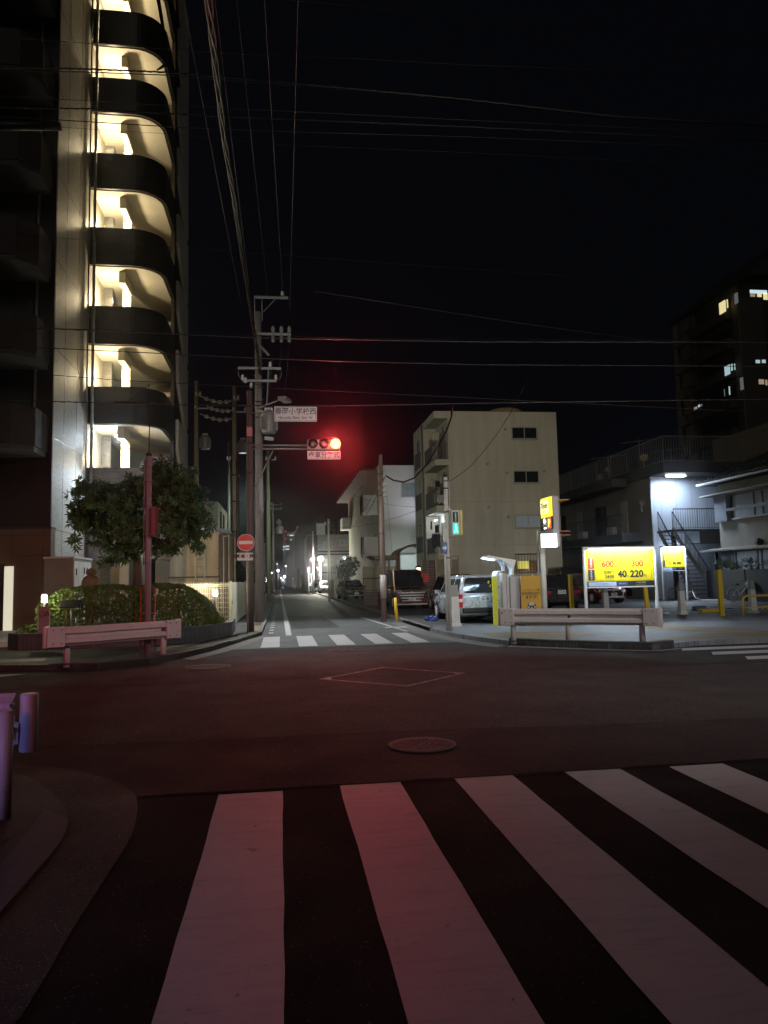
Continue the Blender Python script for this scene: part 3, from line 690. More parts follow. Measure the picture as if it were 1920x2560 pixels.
for (x, y, Y, lab) in ((111, 1497, 18.35, 'small glowing garden lamp at the left end of the hedge'), (538, 1482, 20.9, 'small glowing garden lamp at the right end of the hedge by the mesh fence')):
    c = P(x, y, Y); g_ = thing('garden_lamp', lab, 'lamp', 'garden lamps', loc=(c.x, Y, 0))
    MB().lathe([(.055, 0), (.06, .02), (.06, .15), (.05, .17)], (0, 0, c.z - .085), 16).build('bulb', emit('garden_bulb', (1, .93, .66), 22), g_)
    MB().lathe([(.07, 0), (.075, .02), (.03, .035)], (0, 0, c.z + .087), 16).build('cap', M['dark'], g_)
    MB().cyl((0, 0, .35), (0, 0, c.z - .088), .035).build('post', M['dark'], g_)
    light('POINT', 'garden_lamp_light', (0, -.22, c.z + .12), 30, (1, .92, .6), g_, .05)

# ------------------------------------------------------------------ mesh fence and gate
fx, fy = P(576, 1500, 24.2).x, 24.2
zt_ = P(576, 1457, fy).z
fe = thing('mesh_fence', 'cream wire mesh fence behind the right end of the hedge', 'fence')
FM = mat('fence_cream', (.68, .66, .52), .5, .1)
fb = MB(); x = P(385, 1500, fy).x
while x < fx: fb.cyl((x, fy, .1), (x, fy - .0, zt_ + .03), .008, seg=4); x += .055
z = .15
while z < zt_ - .1: fb.cyl((-5.2, fy + .006, z), (fx, fy + .006, z), .008, seg=4); z += .15
for z in (zt_ - .04, zt_ - .10, .12): fb.cyl((-5.2, fy + .006, z), (fx, fy + .006, z), .014, seg=6)
fb.build('mesh', FM, fe)
for x in (fx, fx - 1.9): MB().box(x - .03, x + .03, fy - .04, fy + .03, .05, zt_ + .02).build('post', FM, fe)
ga = thing('corrugated_gate', 'cream corrugated gate panel running back from the mesh fence', 'gate')
gb = MB(); n = 26
ye = PX(612, 1500, fx).y
for i in range(n):
    y0 = fy + .08 + (ye - fy) * i / n; gb.box(fx - .015 - .01 * (i % 2), fx + .015 - .01 * (i % 2), y0, y0 + (ye - fy) / n - .01, .12, zt_ + .02)
gb.build('panel', FM, ga)
for y in (fy + .06, ye): MB().cyl((fx + .01, y, .1), (fx + .01, y, zt_ + .06), .03).build('post', FM, ga)
MB().box(fx + .02, fx + .06, fy + .10, fy + .2, .85, .95).build('latch', M['steel'], ga)
light('POINT', 'gate_lamp_light', (fx - .9, fy - .6, 1.35), 55, (1, .9, .6), ga, .05)  # added point light without a lamp, brightens the mesh fence
wf = tag(MB().box(-1.62, -1.5, ye + .1, 48, .1, 1.5).build('garden_wall', mat('garden_wall', (.16, .17, .16), .8, .3)), 'long grey garden wall along the left sidewalk behind the poles', 'wall')

# ------------------------------------------------------------------ rusty tank house with ladder
zk = crop(380, 1150, .1853)
def PK(x, y, Y): return P(*zk(x, y), Y)
YT = 30.0
rh = thing('tank_house', 'tan stained steel tank housing with ladder behind the mesh fence', 'tank')
RUST = mat('stained_tan', (.46, .34, .20), .7, .35, 1.1, streak=True, bump=.15)
a, b = PK(230, 980, YT), PK(470, 1000, YT); c, d = PK(472, 985, YT - .0), PK(915, 985, YT)
MB().box(a.x, b.x, YT + .3, YT + 4, .1, c.z - .1).build('left_panel', mat('stained_grey', (.38, .33, .26), .7, .35, 1, streak=True), rh)
MB().box(c.x, d.x, YT, YT + 4, .1, c.z).build('front_panel', RUST, rh)
for i in range(22):
    z = .5 + i * (c.z - .6) / 22; MB().cyl((PK(895, 1000, YT).x, YT - .02, z), (PK(895, 1000, YT).x, YT, z), .02, seg=6).build('rivet', M['brown'], rh) if i % 2 == 0 else None
for zz in (PK(600, 1580, YT).z,): MB().box(a.x, d.x, YT - .04, YT - .003, zz - .03, zz + .03).build('band', M['brown'], rh)
lx0, lx1 = PK(595, 1300, YT).x, PK(715, 1300, YT).x
ld = MB()
for x in (lx0, lx1): ld.box(x - .02, x + .02, YT - .2, YT - .16, .2, PK(600, 1180, YT).z)
z = .4
while z < PK(600, 1190, YT).z: ld.cyl((lx0, YT - .18, z), (lx1, YT - .18, z), .016, seg=6); z += .3
ld.build('ladder', M['steel'], rh)
MB().lathe([(1.0, 0), (.98, .12), (.75, .22), (.1, .3)], (PK(740, 970, YT).x, YT + 1.2, c.z), 28, .9, .9).build('tank_lid', M['white'], rh)
tx = PK(828, 970, YT).x
MB().lathe([(.09, 0), (.09, .12), (.14, .14), (.15, .22), (.07, .26), (.02, .38)], (tx, YT + .1, c.z), 14).build('vent_cap', M['white'], rh)
for i, px in enumerate((930, 965, 1000, 1035, 1085, 1110)):
    x = PK(px, 1300, YT - .2).x; MB().cyl((x, YT - .2, .1), (x, YT - .2, PK(px, 1010 + (i % 3) * 15, YT).z), .05 if i % 2 else .09, seg=10).build('pipe', M['brownpole'] if i % 2 == 0 else mat('pipe_tan', (.5, .4, .25), .6, .2), rh)
light('POINT', 'yard_lamp_light', (PK(500, 1000, YT).x, 27.5, 2.4), 42, (1, .82, .5), rh, .1)
light('POINT', 'tank_top_light', (PK(760, 900, YT).x, YT + .2, c.z + 1.0), 8, COLD, rh, .05)

zt = crop(440, 1150, .2773)
gh = thing('green_house', 'pale green narrow house with small window behind the tank', 'house')
a, b = PK(600, 560, 70), PK(885, 560, 70)
GH = mat('pale_green_wall', (.42, .47, .36), .8, .12)
MB().box(a.x, b.x, 70, 82, 0, a.z).build('wall', GH, gh)
MB().prismX([(70, a.z), (82, a.z - .003), (82, a.z - 1.2)], b.x, b.x + .02).build('gable', GH, gh)
w0, w1 = PK(765, 775, 69.9), PK(830, 840, 69.9)
fr = MB().box(w0.x - .08, w1.x + .08, 69.9, 69.99, w1.z - .08, w0.z + .08).build('window', M['white'], gh); MB().box(w0.x, w1.x, 69.87, 69.897, w1.z, w0.z).build('pane', M['glass'], fr)
for yy in (73, 76.5): MB().box(b.x, b.x + .05, yy, yy + 1.3, 4.2, 8.5).build('window', M['glass'], gh)
light('POINT', 'lane_lamp_light', (-1.9, 49, 6.5), 420, (.8, 1, .85), gh, .2)  # added greenish light without a lamp, for the green pole and street
for nm, lab, cpx, Y, r in (('street_bush', 'leafy green bush behind the no entry sign and poles', (608, 1425), 41, (.75, 1.2, 1.3)), ('street_bush', 'dark bush farther down the left side of the street', (648, 1440), 62, (.8, 3, 1.6))):
    c = P(*cpx, Y); t = thing(nm, lab, 'bush', 'bushes on the left side')
    foliage_obj(foliage([((c.x - .3, Y, c.z - .5), r)], 340, .16, .07, 7), 'foliage', LEAFD, t)
    MB().cyl((c.x - .3, Y, 0), (c.x - .3, Y, c.z - .4), .06).build('stem', BARK, t)
# ================================================================== GUARDRAILS
def rail_profile(z0, z1):          # W-beam section as (depth, z) from bottom to top
    h = z1 - z0
    return [(0.02, z0), (-.0, z0 + h * .06), (-.055, z0 + h * .16), (-.055, z0 + h * .34), (0.015, z0 + h * .44), (0.015, z0 + h * .56), (-.055, z0 + h * .66), (-.055, z0 + h * .84), (0, z0 + h * .94), (.02, z1)]
def guardrail(lab, line, posts, z0, z1, m, postm):
    t = thing('guardrail', lab, 'guardrail')
    n = len(line); b = bmesh.new(); rows = []
    for i, (x, y) in enumerate(line):
        a = Vector(line[max(i - 1, 0)]); c = Vector(line[min(i + 1, n - 1)]); d = (c - a).normalized(); nr = Vector((d.y, -d.x))
        zz = 0
        front = [b.verts.new((x - nr.x * -o, y - nr.y * -o, z)) for o, z in [(-q[0], q[1]) for q in rail_profile(z0, z1)]]
        back = [b.verts.new((x + nr.x * (-q[0] - .012), y + nr.y * (-q[0] - .012), q[1])) for q in rail_profile(z0, z1)]
        rows.append(front + back[::-1])
    m_ = len(rows[0])
    for r0, r1 in zip(rows, rows[1:]):
        for i in range(m_): b.faces.new((r0[i], r0[(i + 1) % m_], r1[(i + 1) % m_], r1[i]))
    b.faces.new(rows[0][::-1]); b.faces.new(rows[-1])
    bmesh.ops.recalc_face_normals(b, faces=b.faces)
    me = bpy.data.meshes.new('beam'); b.to_mesh(me); b.free(); me.materials.append(m)
    o = bpy.data.objects.new('beam', me); COL.objects.link(o); o.parent = t
    # rounded end sleeves
    for (p, q) in ((line[0], line[1]), (line[-1], line[-2])):
        d = (Vector(p) - Vector(q)).normalized(); ang = math.atan2(d.y, d.x)
        e = MB(); c = Vector((p[0] - d.x * .10, p[1] - d.y * .10)); nr = Vector((d.y, -d.x)) * (1 if p == line[-1] else -1)
        e.obox((c.x + nr.x * .035 - 0, c.y + nr.y * .035, (z0 + z1) / 2), (.30, .095, z1 - z0 + .015), ang)
        tip = Vector((p[0], p[1])) + d * .06
        e.cyl((tip.x, tip.y, z0 - .02), (tip.x, tip.y, z1 + .02), .05, seg=12)
        e.build('end_sleeve', m, t, .006)
        for s_ in (-.05, .09):
            for zz in (z0 + .05, z1 - .05):
                c2 = c - d * s_ + nr * .083
                MB().cyl((c2.x, c2.y, zz), (c2.x + nr.x * .012, c2.y + nr.y * .012, zz), .013, seg=6).build('bolt', M['dark'], t)
    for x, y in posts:
        MB().cyl((x, y, .05), (x, y, z1 - .03), .058, seg=18).build('post', postm, t)
        MB().cyl((x, y, z1 - .03), (x, y, z1 - .022), .061, seg=18).build('post_cap', postm, t)
        MB().box(x - .03, x + .03, y - .10, y - .05, z0 + .08, z1 - .08).build('bracket', M['dark'], t)
        MB().lathe([(.085, 0), (.06, .03)], (x, y, .1), 14).build('rust_ring', M['brown'], t)
    return t
mr = mat('rail_rusty', (.58, .52, .51), .45, .16, 5, streak=True, fine=.1, rust=.36)
L0, L1 = P(124, 1580, 14.0), P(441, 1560, 15.55)
guardrail('pink-lit white guardrail on the left corner in front of the hedge', [(L0.x, 13.98), (L0.x + .7, 14.36), (-2.9, 14.83), (L1.x, 15.5)], [(-3.87, 14.32), (-2.33, 15.4)], .45, .79, mr, M['rail'])
A, B = P(1256, 1540, 15.85), P(1640, 1560, 14.0)
guardrail('long white guardrail on the right corner in front of the parking signs', [(A.x, 15.8), (5.4, 15.45), (6.4, 14.8), (B.x, 13.95)], [(5.03, 15.83), (6.02, 15.15), (7.22, 14.25)], .48, .82, mr, M['rail'])
# near left rail: only its end is in view
t = thing('guardrail', 'near white guardrail end at the left edge, lit violet', 'guardrail')
NP = P(12, 1900, 5.2)
MB().cyl((NP.x, 5.2, .03), (NP.x, 5.2, .70), .048, seg=24).build('post', M['rail'], t)
MB().lathe([(.049, 0), (.05, .008), (.03, .014)], (NP.x, 5.2, .70), 24).build('post_cap', M['rail'], t)
ex = P(72, 1800, 5.42).x
pr = rail_profile(.44, .79)
ring = [(ex - .09, 5.40), (-2.4, 5.36), (-4.6, 5.2)]
b = bmesh.new(); rows = []
for x, y in ring:
    rows.append([b.verts.new((x, y + o, z)) for o, z in pr] + [b.verts.new((x, y + o + .012, z)) for o, z in pr[::-1]])
for r0, r1 in zip(rows, rows[1:]):
    for i in range(len(r0)): b.faces.new((r0[i], r0[(i + 1) % len(r0)], r1[(i + 1) % len(r0)], r1[i]))
b.faces.new(rows[0]); b.faces.new(rows[-1][::-1]); bmesh.ops.recalc_face_normals(b, faces=b.faces)
me = bpy.data.meshes.new('beam'); b.to_mesh(me); b.free(); me.materials.append(M['rail']); o = bpy.data.objects.new('beam', me); COL.objects.link(o); o.parent = t
MB().cyl((ex, 5.42, .40), (ex, 5.42, .785), .058, seg=28).build('rolled_end', M['rail'], t, .01)
MB().box(ex - .10, ex - .05, 5.37, 5.39, .46, .60).build('bracket', M['rail'], t)
for z in (.72, .56): MB().cyl((ex - .085, 5.33, z), (ex - .085, 5.37, z), .014, seg=6).build('bolt', M['dark'], t)

# ================================================================== SIGNAL POLES
Z4 = crop(440, 700, .2773); Z5 = crop(440, 1150, .2773); Z6 = crop(800, 950, .3737); ZG = crop(1000, 980, .1809); Z3 = crop(0, 1100, .3858)
def pole(t, x, y, z0, z1, r0, r1, m, seg=20, name='pole'): return MB().cyl((x, y, z0), (x, y, z1), r0, r1, seg).build(name, m, t)
def band(t, x, y, z, r, h=.05, m=None): return MB().cyl((x, y, z), (x, y, z + h), r, seg=16).build('clamp', m or M['dark'], t)

# main signal mast with arm
YM = 22.0; bx = P(627, 1578, YM).x
sp = thing('traffic_signal', 'dark red-brown signal mast with horizontal traffic light glowing red', 'traffic light')
zt = P(*Z4(680, 1010), YM).z
pole(sp, bx, YM, .05, zt, .105, .085, M['brownpole'])
MB().lathe([(.09, 0), (.09, .03), (.03, .06)], (bx, YM, zt), 16).build('pole_cap', M['dark'], sp)
for z in (2.6, 4.7, 5.6, 6.7): band(sp, bx, YM, z, .105)
bp = P(*Z4(675, 1370), YM - .1)
MB().box(bx - .085, bx + .085, YM - .16, YM - .1, bp.z - .14, bp.z + .14).build('control_box', mat('pinkish_box', (.42, .12, .12), .5, .1), sp, .01)
a1, a2 = P(*Z4(700, 1490), YM), P(*Z4(1180, 1490), YM); b1 = P(*Z4(700, 1515), YM)
for zz in (a1.z, b1.z - .02):
    MB().cyl((bx, YM, zz), (a2.x + .1, YM, zz), .028, seg=10).build('arm', M['steel'], sp)
MB().cyl((bx + .1, YM, 4.2), (bx + .7, YM, b1.z - .03), .022, seg=8).build('brace', M['steel'], sp)
c0, c1 = P(*Z4(1182, 1437), YM - .2), P(*Z4(1480, 1537), YM - .2)
hs = MB().box(c0.x, c1.x, YM - .30, YM - .10, c1.z, c0.z).build('signal_housing', mat('housing_grey', (.28, .25, .25), .5, .1), sp, .05)
cz = (c0.z + c1.z) / 2 + .02; sx = (c1.x - c0.x) / 3
for i, k in enumerate(('green', 'amber', 'red')):
    cx = c0.x + sx * (i + .5) + (.02 if i == 2 else 0)
    m = emit('red_signal', (1.0, .13, .028), 22, (.5, .05, .03)) if k == 'red' else mat('unlit_lens_' + k, (.03, .012, .012), .3, .1)
    MB().lathe([(.145, 0), (.14, .02), (.07, .035), (.01, .04)], (0, 0, 0), 28).build('lens_' + k, m, sp).matrix_local = Matrix.Translation((cx, YM - .302, cz)) @ Matrix.Rotation(R(90), 4, 'X')
    # visor: half sleeve above each lens
    v = MB(); n = 14
    for j in range(n):
        a, b = math.pi * j / n, math.pi * (j + 1) / n
        pts = [(cx + math.cos(q) * .145, cz + math.sin(q) * .145) for q in (a, b)]
        v.poly([(pts[0][0], YM - .30, pts[0][1]), (pts[1][0], YM - .30, pts[1][1]), (pts[1][0], YM - .42, pts[1][1]), (pts[0][0], YM - .42, pts[0][1])])
    v.build('visor', M['dark'], sp)
rx = c0.x + sx * 2.5 + .02
light('SPOT', 'red_signal_light', (rx, YM - .46, cz), 1250, (1.0, .055, .06), sp, .12, target=(.7, 1.5, 0.2), cone=80, blend=.65)
light('POINT', 'red_signal_glow', (rx, YM - .6, cz), 18, (1.0, .06, .05), sp, .1)

def plate(name, lab, x0, x1, z0, z1, y, m, edge=None, t=None, cat='sign'):
    g_ = t or thing(name, lab, cat)
    MB().box(x0, x1, y, y + .02, z0, z1).build('panel', m, g_, .004)
    if edge:
        w_ = .012; e = .03
        bb = MB()
        for q in ((x0 + e, x1 - e, z0 + e, z0 + e + w_), (x0 + e, x1 - e, z1 - e - w_, z1 - e), (x0 + e, x0 + e + w_, z0 + e + w_, z1 - e - w_), (x1 - e - w_, x1 - e, z0 + e + w_, z1 - e - w_)):
            bb.box(q[0], q[1], y - .003, y, q[2], q[3])
        bb.build('border', edge, g_)
    return g_
SW = mat('sign_white', (.52, .50, .52), .5, .05); NAVY = mat('sign_navy', (.05, .04, .09), .5, .1)
n0, n1 = P(*Z4(887, 1147), YM), P(*Z4(1270, 1283), YM)
g_ = plate('street_name_sign', 'white intersection name board with Japanese characters above the red signal', n0.x, n1.x, n1.z, n0.z, YM - .1, SW, NAVY)
mx = (n0.x + n1.x) / 2; hh = n0.z - n1.z
text('春岡小学校西', .205, NAVY, (mx, YM - .103, n1.z + hh * .66), g_, bold=.0035)
text('Haruoka Elem. Sch. W.', .118, NAVY, (mx, YM - .103, n1.z + hh * .25), g_, bold=.002, sx=.94)
MB().cyl((bx, YM - .04, n1.z + hh * .6), (n1.x - .1, YM - .04, n1.z + hh * .6), .025, seg=8).build('arm', M['steel'], g_)
n0, n1 = P(*Z4(1182, 1553), YM), P(*Z4(1480, 1627), YM)
g_ = plate('signal_plate', 'white board under the red signal reading that walkers and cars go separately', n0.x, n1.x, n1.z, n0.z, YM - .2, SW, NAVY)
text('歩車分離式', .20, NAVY, ((n0.x + n1.x) / 2, YM - .203, (n0.z + n1.z) / 2), g_, bold=.004, sx=.92)
for x in (n0.x + .2, n1.x - .2): MB().box(x, x + .03, YM - .18, YM - .15, n0.z - .05, n0.z + .15).build('bracket', M['steel'], g_)

# no entry sign
t = thing('no_entry_sign', 'round red no entry sign with white bar on a thin post', 'road sign')
YN = 21.4; c = P(*Z5(631, 745), YN); r = 75 * .2773 / 1850 * 21.0
MB().cyl((0, 0, 0), (0, 0, .02), r, seg=48).build('disc', mat('sign_red', (.52, .045, .03), .35, .12, spec=.6), t).matrix_local = Matrix.Translation((c.x, YN - .06, c.z)) @ Matrix.Rotation(R(90), 4, 'X')
rim = MB(); rim.tube([(c.x + math.cos(a) * r, YN - .075, c.z + math.sin(a) * r) for a in [i / 40 * 6.2832 for i in range(41)]], .009, 6); rim.build('rim', M['white'], t)
MB().box(c.x - r * .82, c.x + r * .82, YN - .087, YN - .081, c.z - r * .2, c.z + r * .2).build('bar', M['white'], t)
n0, n1 = P(*Z5(552, 838), YN), P(*Z5(696, 905), YN)
px_ = P(*Z5(645, 1300), YN).x
MB().cyl((px_, YN, .08), (px_, YN, c.z + r), .03, seg=14).build('post', M['steel'], t)
plate('', '', n0.x, n1.x, n1.z, n0.z, YN - .08, SW, None, t)
text('自動車・原付', .118, M['ink'], ((n0.x + n1.x) / 2, YN - .083, (n0.z + n1.z) / 2), t, bold=.0035)

# left pedestrian signal pole with cable riser
YL = 15.5; lx = P(*Z3(955, 1390), YL).x; zt = P(*Z3(960, 105), YL).z
t = thing('pedestrian_signal', 'red-lit pole beside the left guardrail with a sideways pedestrian signal', 'traffic light')
REDP = mat('pole_paint_pink', (.30, .22, .23), .5, .2, 4, streak=True)  # pink cast of the red light is put into the pole's colour
pole(t, lx, YL, .08, zt, .066, .058, REDP, 22)
MB().cyl((lx - .085, YL, 1.9), (lx - .085, YL, zt - .1), .012, seg=8).build('conduit', REDP, t)
MB().cyl((lx, YL, zt), (lx, YL, zt + .05), .06, seg=16).build('pole_cap', M['black'], t)
for z in (1.95, 2.5, 3.1, 3.6): band(t, lx, YL, z, .071, .03, REDP)
h0, h1 = P(*Z3(980, 435), YL), P(*Z3(1022, 625), YL)
MB().box(h0.x + .01, h1.x - .03, YL - .14, YL + .14, h1.z, h0.z).build('signal_housing', mat('housing_red_brown', (.22, .06, .06), .45, .1), t, .02)  # maroon cast of the red light is put into the housing colour
for zz in (h0.z - .02, (h0.z + h1.z) / 2 - .02):
    MB().prismX([(YL - .13, zz), (YL + .13, zz), (YL + .13, zz - .28), (YL + .10, zz - .03), (YL - .10, zz - .03), (YL - .13, zz - .28)], h1.x - .03, h1.x + .03).build('visor', M['brown'], t)
MB().box(h1.x - .03, h1.x - .01, YL - .1, YL + .1, h1.z + .05, h1.z + .2).build('green_lens', emit('ped_green', (.05, .9, .65), .8), t)
for z in (h0.z - .05, h1.z + .02): MB().box(lx, h0.x + .03, YL - .015, YL + .015, z, z + .03).build('bracket', M['steel'], t)
wtop = P(327, 1003, YL + .1)
MB().tube([(lx + .0, YL, zt), (lx + .01, YL, zt + .8), (lx - .01, YL, zt + 1.5), (wtop.x, YL, wtop.z), (wtop.x + .02, YL, wtop.z + .3)], .011, 6).build('cable_riser', M['wire'], t)
# red frame stand behind it
t = thing('barrier_frame', 'thin red rectangular metal frame standing behind the left signal pole', 'barrier')
f0, f1 = P(*Z3(912, 957), 15.75), P(*Z3(1003, 1390), 15.75)
RF = mat('red_frame', (.55, .06, .05), .5, .1)
for x in (f0.x, f1.x): MB().cyl((x, 15.75, .1), (x, 15.75, f0.z), .013, seg=8).build('upright', RF, t)
for yy in (957, 1125, 1300):
    z = P(*Z3(912, yy), 15.75).z; MB().cyl((f0.x, 15.75, z), (f1.x, 15.75, z), .013, seg=8).build('rail', RF, t)

# right pedestrian signal pole
YR = 19.7; gx = P(1125, 1578, YR).x; zt = P(*Z6(848, 650), YR).z
t = thing('pedestrian_signal', 'slim grey pole with green walking-man signal before the beige apartments', 'traffic light')
PG = mat('pole_light_grey', (.42, .42, .40), .45, .15, 4, streak=True)
pole(t, gx, YR, .08, zt, .062, .056, PG, 22)
MB().cyl((gx, YR, zt), (gx, YR, zt + .07), .058, seg=16).build('pole_cap', M['black'], t)
MB().cyl((gx - .075, YR - .02, .1), (gx - .075, YR - .02, 3.0), .03, seg=12).build('conduit', PG, t)
MB().cyl((gx + .09, YR - .0, 1.8), (gx + .09, YR - .0, zt - .1), .010, seg=8).build('cable', PG, t)
for z in (2.05, 3.3, 3.95, zt - .12): band(t, gx, YR, z, .067, .03)
s0, s1 = P(*ZG(705, 1635), YR - .2), P(*ZG(812, 1995), YR - .2); s2 = P(*ZG(848, 1995), YR)
hz0, hz1 = s1.z + .02, s0.z
MB().hexa([(s0.x, YR - .22, hz0), (s1.x, YR - .30, hz0), (s1.x + .12, YR - .05, hz0), (s0.x + .12, YR + .05, hz0), (s0.x, YR - .22, hz1), (s1.x, YR - .30, hz1), (s1.x + .12, YR - .05, hz1), (s0.x + .12, YR + .05, hz1)]).build('signal_housing', mat('housing_light', (.45, .45, .42), .5, .1), t, .015)
cx = (s0.x + s1.x) / 2; hh = hz1 - hz0
def ped(mb, x, y, z, k, walk):
    mb.cyl((x, y, z + .10 * k), (x, y - .004, z + .10 * k), .022 * k, seg=12)
    mb.box(x - .022 * k, x + .022 * k, y - .004, y, z - .02 * k, z + .075 * k)
    if walk:
        mb.prismY([(x - .02 * k, z - .015 * k), (x + .005 * k, z - .015 * k), (x - .035 * k, z - .12 * k), (x - .055 * k, z - .11 * k)], y - .004, y)
        mb.prismY([(x - .0, z - .02 * k), (x + .022 * k, z - .02 * k), (x + .055 * k, z - .10 * k), (x + .035 * k, z - .12 * k)], y - .004, y)
        mb.prismY([(x + .02 * k, z + .07 * k), (x + .03 * k, z + .05 * k), (x + .065 * k, z - .0 * k), (x + .05 * k, z + .005 * k)], y - .004, y)
    else:
        mb.box(x - .02 * k, x - .003 * k, y - .004, y, z - .12 * k, z - .021 * k); mb.box(x + .003 * k, x + .02 * k, y - .004, y, z - .12 * k, z - .021 * k)
    return mb
def tilt(y): return y
for zz, mm, pm, wk in ((hz0 + hh * .27, emit('ped_green_face', (.0, .50, .36), 1.25), emit('ped_figure_green', (.35, 1, .8), 1.5), True), (hz0 + hh * .73, mat('ped_unlit', (.02, .03, .035), .3, .1), mat('ped_figure_dim', (.35, .36, .36), .4, .1), False)):
    MB().hexa([(s0.x + .03, YR - .232, zz - hh * .2), (s1.x - .03, YR - .302, zz - hh * .2), (s1.x - .03, YR - .28, zz - hh * .2), (s0.x + .03, YR - .21, zz - hh * .2), (s0.x + .03, YR - .232, zz + hh * .2), (s1.x - .03, YR - .302, zz + hh * .2), (s1.x - .03, YR - .28, zz + hh * .2), (s0.x + .03, YR - .21, zz + hh * .2)]).build('lens', mm, t)
    ped(MB(), cx, YR - .30, zz, 1.0, wk).build('figure', pm, t)
MB().box(gx, s0.x + .05, YR - .1, YR - .07, hz1 + .02, hz1 + .045).build('bracket', M['steel'], t)
MB().box(gx, s0.x + .05, YR - .1, YR - .07, hz0 - .05, hz0 - .03).build('bracket', M['steel'], t)
MB().box(s1.x + .05, s1.x + .115, YR - .22, YR - .06, hz0 + .02, hz1).build('side_panel', mat('housing_yellowish', (.55, .42, .12), .5, .2), t, .01)
light('SPOT', 'green_signal_light', (cx, YR - .36, hz0 + hh * .27), 12, (.1, 1, .75), t, .08, target=(cx - .2, 10, 1), cone=130, blend=1)
w0, w1 = P(*Z6(816, 1088), YR - .1), P(*Z6(852, 1160), YR - .1)
oa = thing('one_way_sign', 'small blue one way plate with white arrow on the green signal pole', 'road sign')
MB().box(w0.x, w1.x, YR - .12, YR - .10, w1.z, w0.z).build('panel', mat('sign_blue', (.03, .10, .30), .4, .1), oa, .004)
mz, mx = (w0.z + w1.z) / 2, (w0.x + w1.x) / 2; hw = (w1.x - w0.x) / 2
MB().prismY([(mx - hw * .8, mz - .03), (mx, mz - .03), (mx, mz - .09), (mx + hw * .85, mz), (mx, mz + .09), (mx, mz + .03), (mx - hw * .8, mz + .03)], YR - .124, YR - .12).build('arrow', M['white'], oa)
b0, b1 = P(*ZG(615, 1895), YR), P(*ZG(645, 2060), YR)
MB().box(b0.x - .02, b1.x, YR - .05, YR + .12, b1.z, b0.z).build('push_box', PG, t, .01)

# ================================================================== UTILITY POLES
def insul(mb, x, y, z, h=.22): mb.lathe([(.03, 0), (.07, .03), (.03, .06), (.07, .09), (.03, .12), (.06, .15), (.02, h)], (x, y, z), 10)
def transformer(t, x, y, z, r=.24, h=.75, m=None):
    m = m or M['steel']
    o = MB().lathe([(r * .9, 0), (r, .03), (r, h * .85), (r * .85, h * .92), (r * .5, h)], (x, y, z), 20).build('transformer', m, t)
    fb = MB()
    for i in range(14):
        a = i / 14 * 6.283; fb.obox((x + math.cos(a) * (r + .03), y + math.sin(a) * (r + .03), z + h * .42), (.07, .015, h * .6), a)
    fb.build('cooling_fin', m, o)
    ib = MB()
    for dx in (-.1, 0, .1): insul(ib, x + dx, y, z + h * .9, .2)
    ib.build('bushing', M['white'], o); return o
t = thing('utility_pole', 'thick grey concrete utility pole behind the signal mast with several crossarms', 'utility pole')
YC = 27.2; ux = P(650, 1540, YC).x; zt = P(*Z4(745, 290), YC).z
pole(t, ux, YC, .05, zt, .17, .115, M['concrete'], 24)
for z in (.6 + i * .45 for i in range(2, 24)): MB().cyl((ux - (.2 if int(z * 10) % 2 else -.2), YC - .0, z), (ux, YC, z), .009, seg=5).build('step_bolt', M['steel'], t) if z < zt else None
def arm4(xa, xb, y, th=.05, YY=None, name='crossarm'):
    a, b = P(*Z4(xa, y), YY or YC), P(*Z4(xb, y), YY or YC); MB().box(a.x, b.x, YC - .22, YC - .22 + th * 1.3, a.z - th, a.z + th * .6).build(name, M['steel'], t); return a.z
zA = arm4(705, 1010, 168); zB = arm4(735, 1035, 497); zC = arm4(560, 945, 803); zD = arm4(600, 905, 916)
for xx in (712, 778): p = P(*Z4(xx, 380), YC); MB().cyl((p.x, YC - .15, p.z), (p.x, YC - .15, zA), .022, seg=8).build('riser', M['steel'], t)
q0, q1 = P(*Z4(790, 300), YC), P(*Z4(905, 175), YC); MB().cyl((q0.x, YC - .15, q0.z), (q1.x, YC - .15, q1.z), .02, seg=6).build('brace', M['steel'], t)
q0, q1 = P(*Z4(835, 815), YC), P(*Z4(820, 1130), YC); MB().cyl((q0.x, YC - .15, q0.z), (q1.x, YC - .15, q1.z), .03, seg=6).build('brace', M['steel'], t)
q0, q1 = P(*Z4(760, 605), YC), P(*Z4(840, 690), YC); MB().cyl((q0.x, YC - .15, q0.z), (q1.x, YC - .15, q1.z), .05, seg=8).build('brace', M['steel'], t)
for xx in (875, 950, 1020):
    for yy in (500, 580):
        p = P(*Z4(xx, yy), YC); ib = MB(); ib.lathe([(.03, 0), (.075, .04), (.06, .1), (.08, .16), (.05, .24), (.02, .28)], (p.x, YC - .25, p.z + .0), 12); ib.build('insulator', mat('insulator_grey', (.25, .25, .25), .4, .2), t)
ib = MB(); p = P(*Z4(960, 160), YC); insul(ib, p.x, YC - .2, p.z, .12); ib.build('insulator', M['white'], t)
for xa, xb in ((565, 600), (945, 930)):
    a, b = P(*Z4(xa, 800), YC), P(*Z4(xb, 915), YC); m_ = P(*Z4(xa + (6 if xa > 700 else 0), 870), YC)
    MB().tube([(a.x, YC - .2, a.z), (m_.x, YC - .2, m_.z), (b.x, YC - .2, b.z)], .012, 6).build('jumper', M['steel'], t)
for xx, yy in ((605, 905), (630, 930), (850, 790), (900, 905), (680, 975)):
    p = P(*Z4(xx, yy), YC); ib = MB(); insul(ib, p.x, YC - .24, p.z - .05, .2); ib.build('insulator', M['white'], t)
p = P(*Z4(838, 1395), YC); transformer(t, p.x, YC - .25, p.z, .26, .85)
